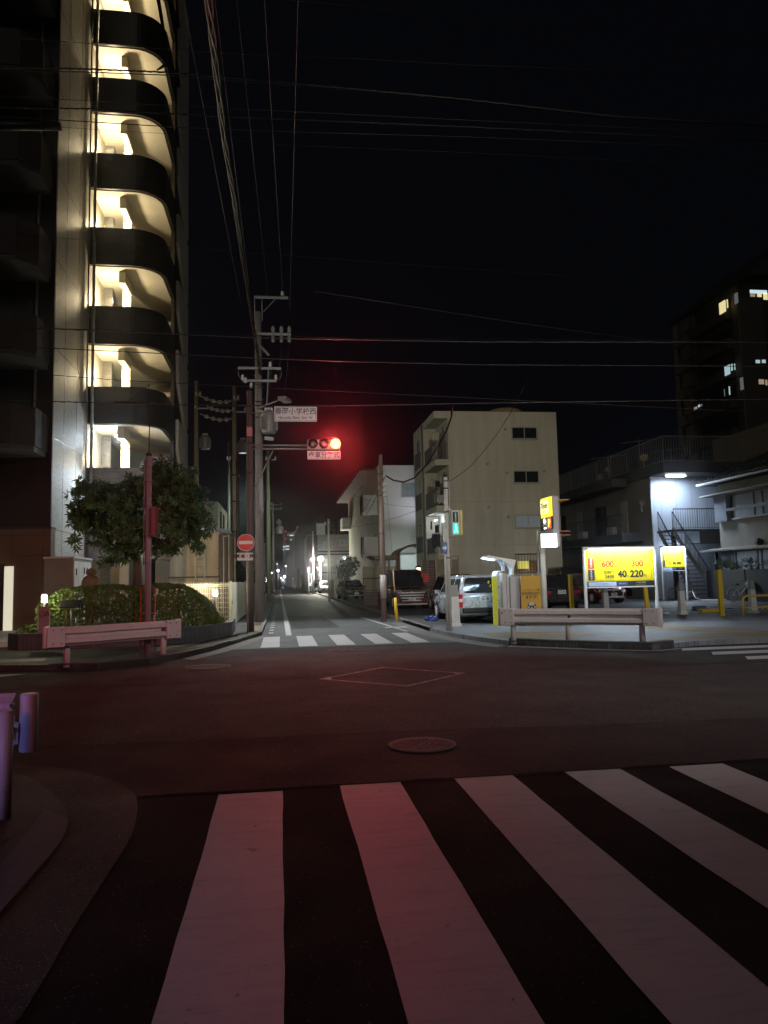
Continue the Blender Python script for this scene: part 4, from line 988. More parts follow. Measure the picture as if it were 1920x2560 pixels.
p = P(*Z4(780, 1270), YC); MB().lathe([(.05, 0), (.07, .05), (.07, .3), (.03, .4)], (p.x, YC - .2, p.z - .2), 12).build('fuse_cutout', M['white'], t)
p0, p1 = P(*Z4(720, 1195), YC), P(*Z4(880, 1195), YC); MB().box(p0.x, p1.x, YC - .2, YC - .15, p0.z - .04, p0.z + .03).build('crossarm', M['steel'], t)
p = P(*Z4(840, 1230), YC); MB().obox((p.x, YC - .25, p.z), (.45, .14, .16), 0, 0, R(22)).build('cable_closure', M['steel'], t)
p = P(*Z4(840, 1440), YC); MB().obox((p.x, YC - .2, p.z), (.34, .14, .12), 0, 0, R(8)).build('cable_closure', M['steel'], t)
for yy in (960, 1110, 1250): band(t, ux, YC, P(*Z4(750, yy), YC).z, .15)
lh = P(*Z4(700, 1480), YC); MB().obox((ux + .95, YC - 1.0, 8.0), (.3, .7, .12), R(-20)).build('lamp_head', M['steel'], t, .03)  # lamp added to this pole to light the side street
MB().cyl((ux, YC - .1, 7.9), (ux + .85, YC - .9, 8.05), .03, seg=8).build('lamp_arm', M['steel'], t)
light('SPOT', 'pole_lamp_light', (ux + 1.0, YC - 1.05, 7.9), 4200, (.90, .97, 1.0), t, .2, target=(1.3, 23.6, 0), cone=96, blend=.7)
hk = MB()
for k in range(5):
    a, b = P(*Z4(790 + 30 * k, 1540), YC), P(*Z4(860 - 18 * k, 1640), YC); m_ = (a + b) / 2
    hk.tube([(a.x, YC - .1, a.z), (m_.x + .12, YC - .1, m_.z - .1), (b.x, YC - .1, b.z)], .014, 6)
hk.build('cable_loop', M['wire'], t)
# striped guard plate near the foot of the signal mast pole
g_ = thing('striped_guard', 'small black and yellow striped guard strip at the foot of the poles', 'guard')
a, b = P(*Z5(690, 1150), 25.2), P(*Z5(708, 1350), 25.2)
MB().box(a.x, b.x, 25.2, 25.24, b.z, a.z).build('plate', M['black'], g_)
for i in range(8):
    z = b.z + (a.z - b.z) * (i + .5) / 8; MB().box(a.x + .02, b.x - .02, 25.195, 25.2, z - .05, z + .04).build('stripe', M['yellow'], g_)
MB().box(a.x + .02, b.x - .02, 25.2, 25.23, .1, b.z).build('leg', M['dark'], g_)

def upole(lab, cpx, base_y, Y, top, r, m, trans=(), arms=(), conduits=0, lit=None):
    x = P(cpx, base_y, Y).x; t = thing('utility_pole', lab, 'utility pole')
    zt = P(cpx, top, Y).z; pole(t, x, Y, 0, zt, r, r * .7, m, 18)
    for (dx, y, rr, hh) in trans: transformer(t, x + dx, Y - .3, P(cpx, y, Y).z, rr, hh)
    for (y, wl, wr) in arms:
        z = P(cpx, y, Y).z; MB().box(x - wl, x + wr, Y - .2, Y - .13, z - .05, z + .03).build('crossarm', M['steel'], t)
        ib = MB(); insul(ib, x - wl + .06, Y - .16, z + .03); ib.build('insulator', M['white'], t)
        ib = MB(); insul(ib, x + wr - .06, Y - .16, z + .03); ib.build('insulator', M['white'], t)
    for i in range(conduits):
        MB().cyl((x + .13 + i * .1, Y - .12, .1), (x + .13 + i * .1, Y - .12, P(cpx, 1150, Y).z), .045, seg=8).build('conduit', M['brown'], t)
        for yy in (1190, 1255, 1330): band(t, x + .06, Y, P(cpx, yy, Y).z, r + .1, .06) if i == 0 else None
    return t, x
CW = mat('concrete_warm', (.30, .25, .17), .85, .3, 3, streak=True, bump=.15)  # warm lamplight is put into this concrete's colour
upole('left warm-lit utility pole of the pair with a ribbed transformer', 490, 1440, 45, 953, .17, CW, [(.55, 1125, .28, .85)], [(1022, .1, .75), (990, .05, .3)])
upole('right warm-lit utility pole of the pair with conduits strapped down its side', 587, 1440, 44, 965, .17, CW, [(.50, 1135, .26, .8)], [(1030, .1, .7), (1000, .05, .3)], 2)
upole('thin grey utility pole just left of the strapped conduits', 573, 1440, 52, 1105, .12, M['concrete'], [], [(1150, .15, .15)])
upole('green-lit utility pole on the left sidewalk beyond the concrete pole', 673, 1502, 55, 1120, .17, mat('pole_greenish', (.30, .33, .20), .8, .2, 3, streak=True), [], [(1150, .2, .6)])  # green cast of the light is put into the pole's colour
upole('distant utility pole with transformer on the left of the street', 684, 1480, 105, 1255, .20, M['concrete'], [(.9, 1335, .5, 1.2), (.8, 1312, .3, .6)], [(1262, .3, 1.2), (1273, .3, 1.2)])
upole('slim cream utility pole on the right side of the street near the parked hatchback', 824, 1499, 57, 1297, .11, mat('pole_cream', (.40, .38, .30), .8, .2), [], [(1312, .3, .1)])
upole('pale utility pole beside the round street lamp', 784, 1482, 91, 1328, .13, mat('pole_pale', (.45, .5, .48), .7, .2), [], [])
t, x = upole('brown utility pole before the parked minivan with anti-poster wrap', 960, 1546, 26.9, 1137, .105, mat('pole_brown', (.17, .13, .11), .75, .3, 3, streak=True), [], [])
a, b = P(*crop(840, 1140, .19)(630, 1565), 26.9), P(*crop(840, 1140, .19)(630, 1870), 26.9)
MB().cyl((x, 26.9, b.z), (x, 26.9, a.z), .118, seg=20).build('wrap_sheet', brick('wrap', 'xzy', (.36, .34, .33), (.33, .31, .31), (.45, .3, .28), .12, .08, .004, .5), t)
MB().tube([(x - .1, 26.78, b.z + .1), (x + .02, 26.77, b.z + .25), (x + .1, 26.8, b.z + .35)], .008, 6).build('strap', mat('orange_strap', (.5, .15, .05), .5, .1), t)
for z in (3.2, 4.6, 5.0, 5.4): band(t, x, 26.9, z, .1, .03)
for k in range(3): MB().obox((x + .12, 26.8, 5.0 - .2 * k), (.18, .1, .08)).build('clamp_box', M['steel'], t)
# leaning wooden stick in a yellow sleeve
t = thing('marker_pole', 'leaning yellow marker pole with a bare wooden top at the kerb', 'marker pole')
a, b, c = P(*Z6(515, 1622), 25.0), P(*Z6(503, 1455), 25.0), P(*Z6(488, 1265), 25.0); a.z = .1
MB().cyl(a, b, .06, .05, 14).build('sleeve', M['yellow'], t); MB().cyl(b + Vector((0, 0, -.0)), b.lerp(c, .25), .045, .02, 10).build('collar', M['black'], t)
MB().cyl(b, c, .022, .022, 10).build('stick', mat('raw_wood', (.45, .35, .2), .8, .2), t)

# ================================================================== OVERHEAD WIRES
def wire(lab, pts, r, m, grp='overhead wires crossing the sky', sag=0.0, twist=0):
    P_ = [Vector(p) for p in pts]; out = []
    for a, b in zip(P_, P_[1:]):
        n = 10
        for i in range(n): f = i / n; q = a.lerp(b, f); q.z -= sag * 4 * f * (1 - f); out.append(q)
    out.append(P_[-1])
    r *= .52
    mb = MB().tube(out, r, 6)
    if twist:
        tw = []; L = 0
        for i in range(len(out) - 1):
            for j in range(4):
                q = out[i].lerp(out[i + 1], j / 4); a = (i * 4 + j) * 1.35; tw.append(q + Vector((math.cos(a) * r * 1.5, 0, math.sin(a) * r * 1.5)))
        mb.tube(tw, r * .5, 5)
    return tag(mb.build('overhead_wire', m), lab, 'wire', grp)
D = 1.1574
def W(lab, pts, Y, r, m=None, sag=0, twist=0, ext=True):
    pp = [P(x, y, Y) for x, y in pts]
    if ext:
        pp.insert(0, pp[0] + (pp[0] - pp[1]).normalized() * 9); pp.append(pp[-1] + (pp[-1] - pp[-2]).normalized() * 14)
    wire(lab, pp, r, m or M['wire'], sag=sag, twist=twist)
wr, wd = M['wirered'], M['wire']
W('thick red-lit cable crossing the upper sky from the tall building to the right', [(0, 168), (210, 172), (425, 181), (740, 209), (1160, 248), (1530, 290), (1780, 305)], 15.5, .030, wr, twist=1)
W('black cable hugging the underside of the thick red-lit cable', [(0, 176), (210, 180), (425, 188), (740, 214), (1160, 254), (1530, 294), (1920, 318)], 15.6, .022, wd)
W('upper thin wire of the three just under the red-lit cable', [(0, 240), (400, 262), (740, 279), (1160, 300), (1920, 335)], 15.2, .010, wr)
W('heavy dark cable second below the red-lit cable', [(0, 268), (230, 272), (425, 284), (740, 299), (1160, 317), (1920, 352)], 15.2, .026, wd, twist=1)
W('dark cable third below the red-lit cable', [(150, 300), (425, 317), (740, 330), (1160, 342), (1920, 372)], 15.0, .018, wd)
W('faint wire fourth below the red-lit cable', [(150, 318), (425, 335), (700, 362), (1160, 381), (1920, 420)], 15.0, .006, wd)
W('faint red wire above the thick red-lit cable', [(380, 120), (556, 133), (900, 147), (1160, 162), (1920, 190)], 15.5, .012, wr)
W('topmost wire near the upper edge', [(700, -2), (900, 16), (1160, 40), (1920, 108)], 15.5, .014, wr)
W('slanting wire that runs down from mid sky to the dark tower', [(785, 728), (1040, 768), (1300, 808), (1600, 849), (1840, 882)], 20, .012, wr, ext=False)
W('faint wire above the slanting wire', [(870, 650), (1160, 672), (1500, 694), (1920, 707)], 20, .006, wd)
W('dark cable passing the crossarms at sign-frame height, upper of four', [(0, 820), (138, 822), (440, 835), (650, 845), (900, 850), (1200, 855), (1920, 856)], 16, .020, wr, twist=1)
W('thin companion of the upper crossarm cable', [(0, 817), (440, 830), (900, 847), (1920, 852)], 16, .006, wd)
W('dark cable second of four at crossarm height', [(0, 865), (138, 871), (430, 885), (650, 896), (900, 905), (1200, 912), (1920, 916)], 16, .018, wr)
W('dark cable third of four crossing the lit balconies', [(0, 923), (138, 938), (300, 951), (440, 958)], 16, .014, wd, ext=True)
W('dark cable lowest of four crossing just above the name board', [(0, 1001), (138, 1004), (430, 1011), (700, 1015), (900, 1014), (1200, 1008), (1920, 998)], 16, .018, wr, twist=1)
MB_ = MB(); a, b = P(285, 1005, 15.9), P(401, 1008, 15.9)
MB_.cyl((a.x, 15.9, a.z), (b.x, 15.9, b.z), .035, seg=10)
tag(MB_.build('cable_closure', M['black']), 'short black cable closure on the wire above the left signal pole', 'cable closure')
a, b = P(-80, 314, 15.1), P(152, 316, 15.1)
tag(MB().cyl((a.x, 15.1, a.z), (b.x, 15.1, b.z), .085, seg=12).build('cable_closure', M['black']), 'large black cable closure on the wires at the upper left edge', 'cable closure')
# wires along the side street, overhead toward the concrete pole
z1 = crop(400, 0, .4581)
def WS(lab, near, far, Yn, Yf, r, m, sag=.0, twist=0):
    a = P(*near, Yn); b = P(*far, Yf); e = a + (a - b) * .8
    wire(lab, [e, a, b], r, m, sag=sag, twist=twist)
WS('leftmost thin wire descending to the concrete pole', z1(125, 0), (603, 760), 9, 27, .006, wr)
WS('second thin wire from the left descending to the concrete pole', z1(305, 40), (628, 760), 9, 27, .006, wr)
WS('third thin wire from the left descending to the top crossarm', z1(440, 200), z1(590, 1620), 11, 27, .006, wr)
WS('fourth thin wire from the left descending to the top crossarm', z1(570, 0), z1(672, 1620), 9, 27, .008, wr)
WS('rightmost thin wire descending past the top crossarm', z1(752, 60), z1(708, 1680), 9, 27, .008, wr)
for k, (x2, y2) in enumerate(((875, 490), (950, 490), (1020, 490))):
    a, b = P(*Z4(x2, y2 + 120), YC), P(*Z4(x2 - 40 - 5 * k, 1120), 55)
    wire(('left', 'middle', 'right')[k] + ' wire of the three running from the white insulators up the street', [a, b], .007, wr)
# red-lit bundle of cables descending to the pole
pts = [P(*z1(265, 0), 9.0), P(*z1(300, 330), 11.2), P(*z1(350, 760), 14.8), P(*z1(400, 1060), 18.2), P(*z1(440, 1340), 22.0), P(*z1(475, 1560), 24.6), P(*Z4(690, 380), 26), P(*Z4(735, 640), 26.7), P(*Z4(760, 850), 26.9)]
e = pts[0] + (pts[0] - pts[1]) * 3
bm_ = MB()
for k in range(4):
    off = [(math.cos(k * 1.57) * .035, math.sin(k * 1.57) * .035)] * 9
    line = [e] + pts; full = []
    for a, b in zip(line, line[1:]):
        for j in range(6): full.append(a.lerp(b, j / 6))
    full.append(line[-1]); bm_.tube([q + Vector((math.cos(k * 1.57 + i * .5) * .045, 0, math.sin(k * 1.57 + i * .5) * .045)) for i, q in enumerate(full)], .018, 6)
tag(bm_.build('cable_bundle', mat('cable_bundle_dark', (.014, .006, .005), .5, .2, spec=.3)), 'thick bundle of twisted cables lit red descending to the concrete pole', 'cable')  # red cast of the signal is put into the bundle's colour
a = P(382, -60, 14.5); b = P(422, 178, 15.4)
bm_ = MB()
for k in range(3): bm_.tube([(a.x + k * .03, a.y, a.z), (a.x + .14 + k * .02, 15, a.z - .9), (b.x - .05 * k, b.y, b.z + .15), (b.x - .25, b.y, b.z)], .014, 6)
tag(bm_.build('cable_bundle', M['wirered']), 'short looped cables hanging over the tall building balconies at top', 'cable')
# cables to the pole at centre right and between buildings
def cat(p0, p1, drop, n=14): return [p0.lerp(p1, i / n) - Vector((0, 0, drop * 4 * (i / n) * (1 - i / n))) for i in range(n + 1)]
A_ = P(*Z6(440, 640), 26.9); B_ = P(*ZG(715, 230), 22)
c1_ = [P(*Z6(x, y), Y) for x, y, Y in ((440, 640, 26.9), (490, 670, 26.6), (560, 683, 26), (630, 655, 25.4), (710, 570, 24.6), (790, 440, 23.6), (850, 330, 22.8), (880, 240, 22.2), (878, 190, 22))]
wire('thick drooping black cable from the brown pole up to the wires', c1_, .035, wd, 'drop cables', twist=1)
wire('red-lit cable above the thick drooping one', [p + Vector((.05, 0, .1)) for p in c1_[3:]], .016, mat('red_cable', (.3, .03, .03), .5, .1), 'drop cables')  # red light on this cable is put into its colour
c2_ = [P(*Z6(x, y), Y) for x, y, Y in ((872, 675, 19.7), (940, 630, 19.4), (1010, 575, 19), (1110, 460, 18.4), (1200, 340, 17.9), (1280, 210, 17.4), (1330, 110, 17), (1385, 15, 16.6))]
wire('single black cable swooping from the green signal pole to the sky wires', c2_, .014, wd, 'drop cables')
for k, (p, q, d, lab) in enumerate(((P(*Z6(432, 650), 26.9), P(*Z6(195, 955), 57), .8, 'heavy cable from the brown pole down the street'), (P(*Z6(430, 600), 26.9), P(*Z6(60, 960), 57), 1.4, 'thin cable from the brown pole down the street'),
                                  (P(*Z6(70, 965), 57), P(*crop(640, 1250, .1567)(920, 700), 91), .9, 'glinting cable between the slim cream pole and the pale pole'),
                                  (P(*Z6(640, 875), 45), P(*Z6(60, 990), 57), .3, 'thin cable from the beige apartments to the slim cream pole'),
                                  (P(*Z6(215, 765), 56), P(*Z6(640, 850), 45), .2, 'thin cable crossing in front of the white apartments'))):
    wire(lab, cat(p, q, d), (.03, .012, .03, .02, .02)[k], wd if k != 2 else M['steel'], 'street cables')
for cpx, lab in (((440, 760, 480, 1310), 'guy wire dropping beside the brown pole'),):
    wire(lab, [P(*Z6(445, 740), 26.9), P(*Z6(485, 1190), 27.5)], .01, wd, 'street cables')
# drooping insulated jumpers between the warm-lit pole pair
for k, y in enumerate((1045, 1140, 1205)):
    a, b = P(*Z4(215 + (60 if k == 1 else 0), y), 45), P(*Z4(512, y + (50 if k != 1 else 30)), 44)
    mb = MB(); L = [P(*Z4(215 + (512 - 215) * f + (0 if k != 1 else 60 * (1 - f)), y + (55 if k != 1 else 40) * math.sin(f * math.pi * .75)), 44.5) for f in [i / 10 for i in range(11)]]
    mb.tube(L, .04, 6)
    for f in (2, 4, 6, 8): mb.lathe([(.02, -.12), (.13, -.08), (.13, .08), (.02, .12)], tuple(L[f]), 8)
    tag(mb.build('cable_jumper', mat('jumper_grey', (.35, .32, .27), .6, .2)), ('top', 'middle', 'bottom')[k] + ' drooping insulated jumper between the two warm-lit poles', 'cable', 'jumpers between the warm-lit poles')
# ================================================================== BUILDINGS ON THE RIGHT
BE = mat('beige_render', (.50, .46, .36), .85, .15, .9, bump=.08, bscale=25, streak=True)
WR = mat('white_render', (.58, .57, .54), .85, .10, .5, bump=.06, bscale=25)
GR = mat('grey_rail', (.13, .12, .125), .6, .15)
WFM = mat('window_alu', (.35, .34, .32), .45, .1, metal=.3)
def win(parent, x0, x1, z0, z1, y, m=None, mull=1, fm=None, dep=.05, curtain=None):
    fm = fm or WFM; w_ = .05
    mb = MB()
    for q in ((x0, x1, z0, z0 + w_), (x0, x1, z1 - w_, z1), (x0, x0 + w_, z0 + w_, z1 - w_), (x1 - w_, x1, z0 + w_, z1 - w_)): mb.box(q[0], q[1], y - dep, y, q[2], q[3])
    for i in range(mull):
        x = x0 + (x1 - x0) * (i + 1) / (mull + 1); mb.box(x - .03, x + .03, y - dep * .8, y, z0 + w_, z1 - w_)
    mb.box(x0 - .06, x1 + .06, y - dep - .05, y, z0 - .05, z0 - .001)
    f = mb.build('window', fm, parent)
    MB().box(x0 + w_, x1 - w_, y - .02, y - .004, z0 + w_, z1 - w_).build('pane', m or M['glass'], f)
    return f
def winx(parent, x, y0, y1, z0, z1, m=None, mull=1, fm=None, dep=.05):
    fm = fm or WFM; w_ = .05; mb = MB()
    for q in ((y0, y1, z0, z0 + w_), (y0, y1, z1 - w_, z1), (y0, y0 + w_, z0 + w_, z1 - w_), (y1 - w_, y1, z0 + w_, z1 - w_)): mb.box(x - dep, x, q[0], q[1], q[2], q[3])
    for i in range(mull):
        y = y0 + (y1 - y0) * (i + 1) / (mull + 1); mb.box(x - dep * .8, x, y - .03, y + .03, z0 + w_, z1 - w_)
    f = mb.build('window', fm, parent)
    MB().box(x - .02, x - .004, y0 + w_, y1 - w_, z0 + w_, z1 - w_).build('pane', m or M['glass'], f); return f
def rail(parent, p, q, h, m, gap=.12, r=.01, name='railing', top=.03):
    p, q = Vector(p), Vector(q); d = q - p; n = max(1, int(d.length / gap)); mb = MB(); u = Vector((0, 0, h))
    for i in range(n + 1):
        a = p + d * i / n; mb.cyl(a, a + u, r * (1 if i % 10 else 1.8), seg=4)
    mb.cyl(p + u, q + u, top, seg=6); mb.cyl(p + Vector((0, 0, .08)), q + Vector((0, 0, .08)), r * 1.4, seg=4)
    return mb.build(name, m, parent)

# --- beige four-storey apartments
YA = 45.0
bA = thing('apartment_building', 'plain beige four storey apartment building with corner balconies', 'building')
xl, xr, xc = P(*Z6(862, 600), YA).x, P(*Z6(1595, 600), YA).x, P(*Z6(772, 600), YA).x
zr = P(*Z6(1200, 212), YA).z
Yb = PX(1062, 1200, xc).y; Yf = PX(1036, 1200, xc).y
MB().box(xl, xr, YA, Yf, 0, zr).build('wall', BE, bA)
MB().box(xc, xl, Yb, Yf, 0, zr - .003).build('side_wall', BE, bA)
MB().box(xc, xl, YA, Yb, zr - .45, zr).build('roof_slab', BE, bA)
MB().box(xl + .1, xr - .1, YA + .2, Yf, zr + .002, zr + .08).build('roof_edge', M['dark'], bA)
fl = [P(*Z6(800, y), YA).z for y in (1158, 840, 530)]
for k, z in enumerate(fl):
    MB().box(xc, xl - .002, YA, Yb, z - .38, z).build('balcony_slab', BE, bA)
    rail(bA, (xc + .04, YA + .04, z), (xl - .05, YA + .04, z), 1.05, GR, .11, .009)
    rail(bA, (xc + .04, YA + .04, z), (xc + .04, Yb, z), 1.05, GR, .11, .009)
    MB().box(xc + .03, xc + .05, YA + 1.0, Yb - .1, z + .06, z + .98).build('rail_panel', mat('rail_sheet', (.16, .14, .14), .6, .2), bA)
    MB().box(xl - .02, xl - .001, YA + .9, YA + 2.6, z, z + 2.05).build('sliding_window', M['glass'], bA)
    MB().box(xl - .24, xl - .14, YA + .5, YA + .6, z, z + 2.2).build('downpipe', GR, bA)
    # small side window with grey flower box panel
    a, b = PX(*ZG(235 + k * -5, 1790 - k * 570), xc), PX(*ZG(325 - k * 15, 2040 - k * 580), xc)
    MB().box(xc - .06, xc + .0, Yf - 2.7, Yf - .6, z + .25, z + 1.35).build('balcony_panel', GR, bA)
    winx(bA, xc, Yf - 2.6, Yf - 1.3, z + 1.0, z + 2.2)
MB().cyl((xc - .05, Yb + .35, 0), (xc - .05, Yb + .35, zr), .045, seg=8).build('downpipe', GR, bA)
# recessed joints in the plain wall
for yy in (812, 1104): z = P(*Z6(1200, yy), YA).z; MB().box(xl, xr, YA - .006, YA, z - .012, z + .012).build('wall_joint', mat('joint_beige', (.36, .33, .26), .9, .1), bA)
for xx in (1170, 1290): x = P(*Z6(xx, 1000), YA).x; MB().box(x - .01, x + .01, YA - .005, YA, 1.2, P(*Z6(1200, 600), YA).z if xx == 1290 else P(*Z6(1200, 812), YA).z).build('wall_joint', _cache['joint_beige'], bA)
W_LIT = emit('window_pale_glow', (.45, .50, .52), .16, (.1, .1, .1))
for (x0, y0, x1, y1, m) in ((1280, 315, 1452, 395, None), (1292, 607, 1465, 688, None), (1304, 903, 1480, 986, W_LIT)):
    a, b = P(*Z6(x0, y0), YA), P(*Z6(x1, y1), YA); win(bA, a.x, b.x, b.z, a.z, YA, m)
a, b = P(*Z6(1310, 1205), YA), P(*Z6(1480, 1280), YA)
win(bA, a.x, b.x, b.z, a.z, YA, mat('brown_curtain', (.25, .13, .07), .7, .3))
MB().box(a.x + .1, (a.x + b.x) / 2, YA - .052, YA - .021, a.z - .55, a.z - .06).build('lit_curtain', emit('lit_window_yellow', (.75, .7, .15), .45), bA)
rail(bA, (a.x - .1, YA - .3, b.z - .1), (b.x + .2, YA - .3, b.z - .1), 1.2, M['black'], .18, .012)
c = P(*Z6(1262, 200), YA + 4)
MB().lathe([(1.3, 0), (1.35, .1), (1.35, .9), (1.0, 1.15), (.2, 1.25)], (c.x, YA + 5, zr + .1), 24).build('roof_tank', mat('tank_tan', (.35, .25, .15), .7, .2), bA)
for xx, yy in ((1240, 330), (1252, 620), (1262, 915), (1500, 610), (1120, 560), (1130, 850)):
    p = P(*Z6(xx, yy), YA); MB().cyl((p.x, YA - .09, p.z), (p.x, YA, p.z), .085, .10, 12).build('vent_cap', WFM, bA)
# second-floor balcony lamp and ground floor screens
light('POINT', 'balcony_lamp', (xl - .45, YA + 2.2, fl[0] + 2.05), 42, (.68, .82, 1.0), bA, .06)
MB().box(xl - .5, xl - .4, YA + 1.9, YA + 2.5, fl[0] + 2.2, fl[0] + 2.25).build('balcony_light', emit('balcony_tube', (.8, .9, 1), 6), bA)
light('POINT', 'rail_glow', ((a.x + b.x) / 2, YA - .6, b.z + .2), 4, (1, .8, .5), bA, .05)
lv = thing('louvre_screen', 'brown slatted louvre screen left of the beige one', 'screen')
p0, p1 = P(*Z6(690, 1205), 43), P(*Z6(765, 1310), 43)
for i in range(16): z = p1.z - .6 + (p0.z - p1.z + .6) * i / 16; MB().box(p0.x, p1.x, 42.95, 43, z, z + .07).build('slat', M['brown'], lv)
for x in (p0.x - .05, p1.x): MB().box(x, x + .05, 42.94, 43.02, .1, p0.z + .05).build('frame', M['brown'], lv)
lv = thing('louvre_screen', 'beige slatted louvre screen behind the green signal pole', 'screen')
p0, p1 = P(*Z6(775, 1195), 43), P(*Z6(925, 1315), 43)
LB = mat('louvre_beige', (.36, .31, .22), .6, .15)
for i in range(14): z = p1.z - .5 + (p0.z - p1.z + .5) * i / 14; MB().obox(((p0.x + p1.x) / 2, 43, z), (p1.x - p0.x, .05, .10), 0, R(25)).build('slat', LB, lv)
for x in (p0.x - .05, p0.x + .5, p1.x): MB().box(x, x + .07, 42.94, 43.03, .1, p0.z + .08).build('frame', LB, lv)
MB().box(p0.x - .05, p1.x + .07, 42.93, 43.04, p0.z + .081, p0.z + .16).build('frame', LB, lv)
# laundry on the balconies
def cloth(lab, c, w_, h, col, grp='laundry on the balconies'):
    t = thing('laundry', lab, 'laundry', grp)
    n = 8; b = bmesh.new(); vs = []
    for i in range(n + 1):
        for j in range(n + 1):
            u, v = i / n, j / n; ww = w_ * (1 - .25 * v * math.sin(u * 9))
            vs.append(b.verts.new((c.x + (u - .5) * ww, c.y + .04 * math.sin(u * 14 + v * 3), c.z - v * h * (1 + .1 * math.sin(u * 7)))))
    for i in range(n):
        for j in range(n): b.faces.new([vs[i * (n + 1) + j], vs[(i + 1) * (n + 1) + j], vs[(i + 1) * (n + 1) + j + 1], vs[i * (n + 1) + j + 1]])
    me = bpy.data.meshes.new('cloth'); b.to_mesh(me); b.free(); me.materials.append(mat('cloth_%s' % (str(col[0])), col, .9, .2)); o = bpy.data.objects.new('cloth', me); COL.objects.link(o); o.parent = t
    s_ = o.modifiers.new('thickness', 'SOLIDIFY'); s_.thickness = .012
    MB().tube([(c.x - w_ / 2, c.y, c.z), (c.x, c.y, c.z + .07), (c.x + w_ / 2, c.y, c.z)], .008, 5).build('hanger', M['dark'], t)
    return t
YL_ = YA + .5
for lab, px, w_, h, col in (('pale shirt hanging on the top balcony', (495, 560), .45, .5, (.45, .42, .33)), ('white towel on the third floor balcony', (565, 1160), .14, .45, (.5, .48, .42)),
                        ('light shirt at the left of the third floor balcony', (455, 1220), .30, .35, (.40, .35, .3)), ('dark trousers in the middle of the third floor balcony', (520, 1230), .3, .4, (.03, .03, .035)),
                        ('small black sock hanging in the lit second floor balcony', (432, 1790), .10, .5, (.02, .02, .021)), ('bundle of dark clothes in the lit second floor balcony', (512, 1840), .25, .5, (.05, .045, .04)),
                        ('dark bedding draped over the lit second floor railing', (500, 1960), .55, .85, (.045, .05, .055)), ('crumpled white sheet behind the third floor railing', (560, 1425), .42, .5, (.52, .5, .45))):
    c = P(*ZG(*px), YL_ if 'draped' not in lab else YA - .03); cloth(lab, c, w_, h, col)

# --- white apartments behind
YW = 59.0
bW = thing('apartment_building', 'white three storey apartment building with boxy balconies over the street', 'building')
xs_ = P(948, 1300, YW).x; xe_ = P(1060, 1200, YW).x
zr = P(*crop(840, 1140, .19)(850, 122), YW).z
Ye = PX(872, 1300, xs_).y
ZM = crop(840, 1140, .19)
MB().box(xs_, xe_ + 4, YW, Ye, 0, zr).build('wall', WR, bW)
MB().box(xs_ - .02, xs_ - .0015, YW + .01, Ye - .01, 0, zr - .25).build('side_wall', mat('side_cream', (.42, .40, .28), .85, .12, .5), bW)
MB().box(xs_ - 1.35, xs_ - .002, YW + 1.5, Ye + .5, zr - .22, zr - .04).build('eave', mat('eave_dark', (.10, .08, .07), .8, .2), bW)
for (za, zb) in ((515, 785), (1062, 1345)):
    a, b = P(*ZM(560, za), YW + .8), P(*ZM(560, zb), YW + .8)
    y1 = PX(907, 1300, xs_ - 1.3).y
    x0 = xs_ - 1.3
    MB().box(x0, xs_ - .001, YW + .8, y1, b.z, b.z + .16).build('balcony_slab', WR, bW)
    MB().box(x0, xs_ - .001, YW + .8, YW + .92, b.z + .161, a.z).build('balcony_end', WR, bW)
    MB().box(x0, x0 + .1, YW + .92, YW + 2.2, b.z + .161, a.z).build('balcony_parapet', WR, bW)
    MB().box(x0, x0 + .06, YW + 2.2, y1, b.z + .3, a.z - .02).build('balcony_rail', M['brown'], bW)
    MB().box(x0, x0 + .08, YW + 2.2, y1, b.z + .161, b.z + .29).build('balcony_parapet', WR, bW)
    winx(bW, xs_ - .001, YW + 2.5, YW + 5.5, b.z + .3, b.z + 2.1, M['glass'], 2)
a = P(*ZM(130, 850), Ye); MB().box(xs_ - 1.0, xs_ - .001, Ye - 2.8, Ye + .0, a.z - 1.2, a.z + .1).build('balcony_parapet', WR, bW)
MB().box(xs_ - .001 - .1, xs_ - .001, PX(907, 1300, xs_).y, Ye - 3, zr - .3, zr - .23).build('eave_trim', M['dark'], bW)
for (x0, y0, x1, y1) in ((860, 352, 1060, 532),):
    a, b = P(*ZM(x0, y0), YW), P(*ZM(x1, y1), YW); win(bW, a.x, b.x, b.z, a.z, YW, mat('curtained_glass', (.22, .26, .26), .3, .15))
a, b = P(*ZM(850, 1295), YW - 1), P(*ZM(1080, 1530), YW - 1)
MB().box(a.x, b.x + .5, YW - .5, YW - .4, .1, a.z).build('lit_panel', mat('white_sheet', (.62, .66, .64), .6, .05), bW)
light('POINT', 'porch_light', ((a.x + b.x) / 2, YW - 2.2, a.z - .5), 75, (.75, .95, .95), bW, .1)
light('SPOT', 'wall_uplight', (xe_ + .5, YW - 2.5, 6), 380, (.78, .85, 1.0), bW, .3, target=(xe_ - 1.2, YW, 9), cone=120, blend=1)
